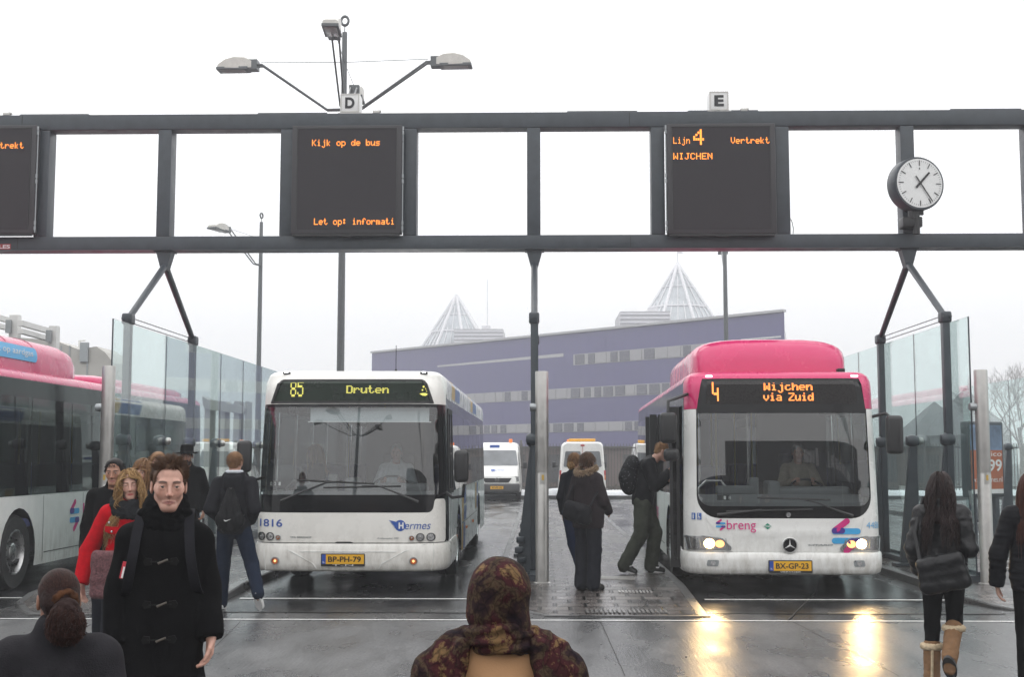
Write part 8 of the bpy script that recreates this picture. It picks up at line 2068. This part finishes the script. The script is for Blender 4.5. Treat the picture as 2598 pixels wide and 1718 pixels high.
# ================================================================= service vans parked on the far side
def van_mesh(front=True):
    e = empty('van', (0, 0, 0)); WP = M['white_paint']; hw = .965
    def sec(y, w_, zb, zt, r, tw):   # width, bottom, top, corner radius, top width factor
        pts = []
        for (cx, cz, a0) in ((w_ - r, zb + .05, -90), (w_ * tw - r, zt - r, 0), (-w_ * tw + r, zt - r, 90), (-w_ + r, zb + .05, 180)):
            rr = r if cz > zb + .1 else .05
            for k in range(4): a = R(a0 + 30 * k); pts.append((cx + math.cos(a) * (r if True else rr), y, cz + math.sin(a) * rr))
        return pts
    mb = MB(); mb.loft([sec(y, w_, zb, zt, r, tw) for y, w_, zb, zt, r, tw in ((0, .80, .42, .98, .10, .95), (.10, .90, .36, 1.08, .12, .94), (.40, .95, .32, 1.18, .14, .90), (.78, hw, .32, 1.34, .14, .90), (.84, hw, .32, 1.40, .14, .90), (1.5, hw, .32, 2.06, .16, .86), (1.95, hw, .32, 2.32, .2, .86), (2.6, hw, .32, 2.38, .2, .87), (5.15, hw, .32, 2.38, .18, .87), (5.25, hw - .05, .34, 2.32, .18, .87))])
    mb.build('body', WP, e, smooth=40)
    ws = plane_surf((0, .84, 1.40), (1, 0, 0), (0, 1, 1)); 
    mb = MB(); patch(mb, rounded([(-.84, .02), (.84, .02), (.74, .90), (-.74, .90)], .06), ws, step=.5, off=.012); mb.build('windscreen', mat('van_screen', (.16, .17, .18), .12, var=.3, scale=2) if 'van_screen' not in M else M['van_screen'], e)
    fs = plane_surf((0, .0, 0), (1, 0, 0), (0, 0, 1))
    mb = MB(); mb.rbox((0, .03, .52), (1.84, .22, .36), .06); mb.build('bumper', mat('bumper_grey', (.05, .05, .052), .5) if 'bumper_grey' not in M else M['bumper_grey'], e, smooth=40)
    mb = MB(); patch(mb, [(-.60, .92), (-.46, .74), (.46, .74), (.60, .92)], fs, step=1, off=.02, thick=.02); gr = mb.build('grille', M['black_plastic'], e)
    mb = MB(); c = Vector((0, -.035, .86)); mb.tube([c + Vector((math.cos(a), 0, math.sin(a))) * .075 for a in np.linspace(0, 2 * math.pi, 17)], .010, 5, caps=False)
    for k in range(3): a = math.pi / 2 + k * 2.094; mb.tube([c, c + Vector((math.cos(a), 0, math.sin(a))) * .07], [.013, .004], 4)
    mb.build('star_badge', M['reflector'], gr)
    for sx in (-1, 1):
        mb = MB(); patch(mb, [(sx * .50, .76), (sx * .88, .78), (sx * .88, .98), (sx * .62, 1.0)], fs, step=1, off=-.01, thick=.02); mb.build('headlight', M['reflector'], e)
        mb = MB(); mb.rbox((sx * 1.12, 1.0, 1.42), (.16, .10, .26), .03); mb.tube([(sx * .94, 1.05, 1.35), (sx * 1.1, 1.02, 1.35)], .02, 5); mb.build('mirror', M['black_plastic'], e, smooth=40)
        f = plane_surf((sx * (hw + .004), 0, 0), (0, sx, 0), (0, 0, 1))
        mb = MB(); pp = [(1.05, 1.38), (1.9, 1.38), (1.9, 1.95), (1.45, 1.95)]; mb.add([(sx * (hw + .006 - (z - 1.2) * .09), y, z) for y, z in pp], [(0, 1, 2, 3)]); mb.build('side_window', M['van_screen'], e, fix=False)
        for y in (1.0, 4.35):
            mb = MB(); mb.lathe([(.20, -.12 * sx), (.34, -.10 * sx), (.35, 0), (.34, .08 * sx), (.20, .10 * sx)], (sx * .86, y, .35), 24, axis='x', caps=False); w_ = mb.build('wheel', M['rubber'], e, smooth=40)
            mb = MB(); mb.lathe([(.21, .02 * sx), (.20, .06 * sx), (.08, .03 * sx), (0, .05 * sx)], (sx * .87, y, .35), 20, axis='x', caps=False); mb.build('rim', M['rim_steel'], w_, smooth=40)
    mb = MB(); patch(mb, rect(-.26, .26, .48, .60), fs, step=1, off=.11); pl_ = mb.build('number_plate', M['plate_yellow'], e)
    mb = MB(); text(mb, '97-FP-XL', fs, -.20, .22, .505, .575, off=.115, bold=.02); mb.build('plate_lettering', M['letter_black'], pl_)
    hs_ = plane_surf((0, .45, 1.215), (1, 0, 0), (0, .85, .42)); mb = MB(); text(mb, 'ermes', hs_, -.10, .30, -.06, .04, off=.03, shear=.25); patch(mb, circle(-.18, -.01, .09), hs_, step=1, off=.03); mb.build('operator_name', M['logo_blue'], e)
    rs = plane_surf((0, 5.262, 0), (-1, 0, 0), (0, 0, 1))
    for sx in (-1, 1):
        mb = MB(); patch(mb, rounded([(sx * .08, 1.36), (sx * .78, 1.36), (sx * .70, 2.0), (sx * .08, 2.0)], .06), rs, step=1, off=.004); mb.build('rear_window', M['van_screen'], e)
        mb = MB(); mb.rbox((sx * .90, 5.2, 1.12), (.09, .08, .20), .02); mb.build('tail_lamp', M['red_lens'], e)
        mb = MB(); mb.rbox((sx * .90, 5.2, .92), (.09, .08, .18), .02); mb.build('indicator', M['amber_lens'], e)
    mb = MB(); mb.box((0, 5.265, 1.4), (.012, .01, 1.8)); mb.box((.0, 5.27, .95), (.2, .02, .03)); mb.rbox((0, 5.26, 2.24), (.16, .05, .06), .01); mb.build('door_gap', M['red_lens'], e)
    mb = MB(); mb.rbox((0, 5.28, .44), (1.8, .20, .22), .05); mb.build('rear_bumper', M['bumper_grey'], e, smooth=40)
    mb = MB()
    mb.box((0, 2.6, .30), (1.6, 4.4, .1)); mb.build('chassis', M['underbody'], e)
    mb = MB(); mb.rbox((-.15, 1.72, 2.20), (.46, .10, .17), .02); sg = mb.build('roof_sign', M['white_plastic'], e, smooth=40)
    s_ = plane_surf((-.15, 1.665, 2.20), (1, 0, 0), (0, 0, 1)); mb = MB(); patch(mb, rect(-.19, .19, -.06, .06), s_, step=1, off=.004); mb.build('sign_mark', M['logo_blue'], sg)
    mb = MB(); mb.rbox((.50, 2.2, 2.44), (.15, .15, .16), .03); mb.build('beacon', M['beacon'], e, smooth=50)
    return e
emitmat('beacon', (1.0, .25, .05), .8)
v = van_mesh(); p = at(1262, 1159, 51.5); v.location = (p.x, 51.0, 0); tag(v, 'white service van with an orange beacon facing the viewer beside the white bus', 'van', 'white vans parked behind the bus stops')
vans = [(1468, 57.0, 180, 'white van seen from behind with an amber light bar, behind the women waiting'), (1712, 52.0, 6, 'white van mostly hidden behind the man leaning in at the bus door'), (556, 46.0, 10, 'white van seen through the left glass wall beside the man walking away')]
for px_, Y_, rz_, lab in vans:
    c = copy_tree(v); p = at(px_, 1159, Y_); c.location = (p.x, Y_, 0); c.rotation_euler.z = R(rz_); c['label'] = lab
    if rz_ == 180:
        mb = MB(); mb.rbox((0, 4.6, 2.46), (1.1, .3, .12), .03)
        for k in range(7): mb.box((-.45 + k * .15, 4.76, 2.46), (.10, .02, .09))
        o = mb.build('light_bar', mat('amber_bar', (.75, .38, .04), .4), c, smooth=40)
# ================================================================= unseen station hall behind the viewer, added for the windscreen reflections
e = empty('reflected_station', (0, -30, 0), 0, 'unseen dark station canopy and hall added behind the viewer for the windscreen reflections', 'building')
mb = MB(); mb.box((0, -5, 2.6), (80, 10, 4.2)); mb.box((0, 2.5, 4.9), (90, 9, .5)); mb.box((21, -3, 6.9), (38, 9, 3.5)); o = mb.build('wall', mat('station_dark', (.06, .06, .062), .6), e)  # taller right-hand block added to darken the pink-roofed bus's windscreen reflection
for k in range(9): mb = MB(); mb.box((-32 + k * 8, 5.5, 2.35), (.5, .5, 4.7)); mb.build('pillar', M['concrete'], e)
# ================================================================= haze
hz = MB(); hz.box((0, 119, 15.0), (266, 370, 32.0)); m = bpy.data.materials.new('haze'); m.use_nodes = True
N = m.node_tree.nodes; N.remove(N['Principled BSDF']); pv_ = N.new('ShaderNodeVolumePrincipled'); pv_.inputs['Color'].default_value = (.80, .81, .84, 1)
pv_.inputs['Density'].default_value = .0027; pv_.inputs['Anisotropy'].default_value = 0.2
m.node_tree.links.new(pv_.outputs[0], N['Material Output'].inputs['Volume'])
tag(hz.build('haze', m), kind='stuff')
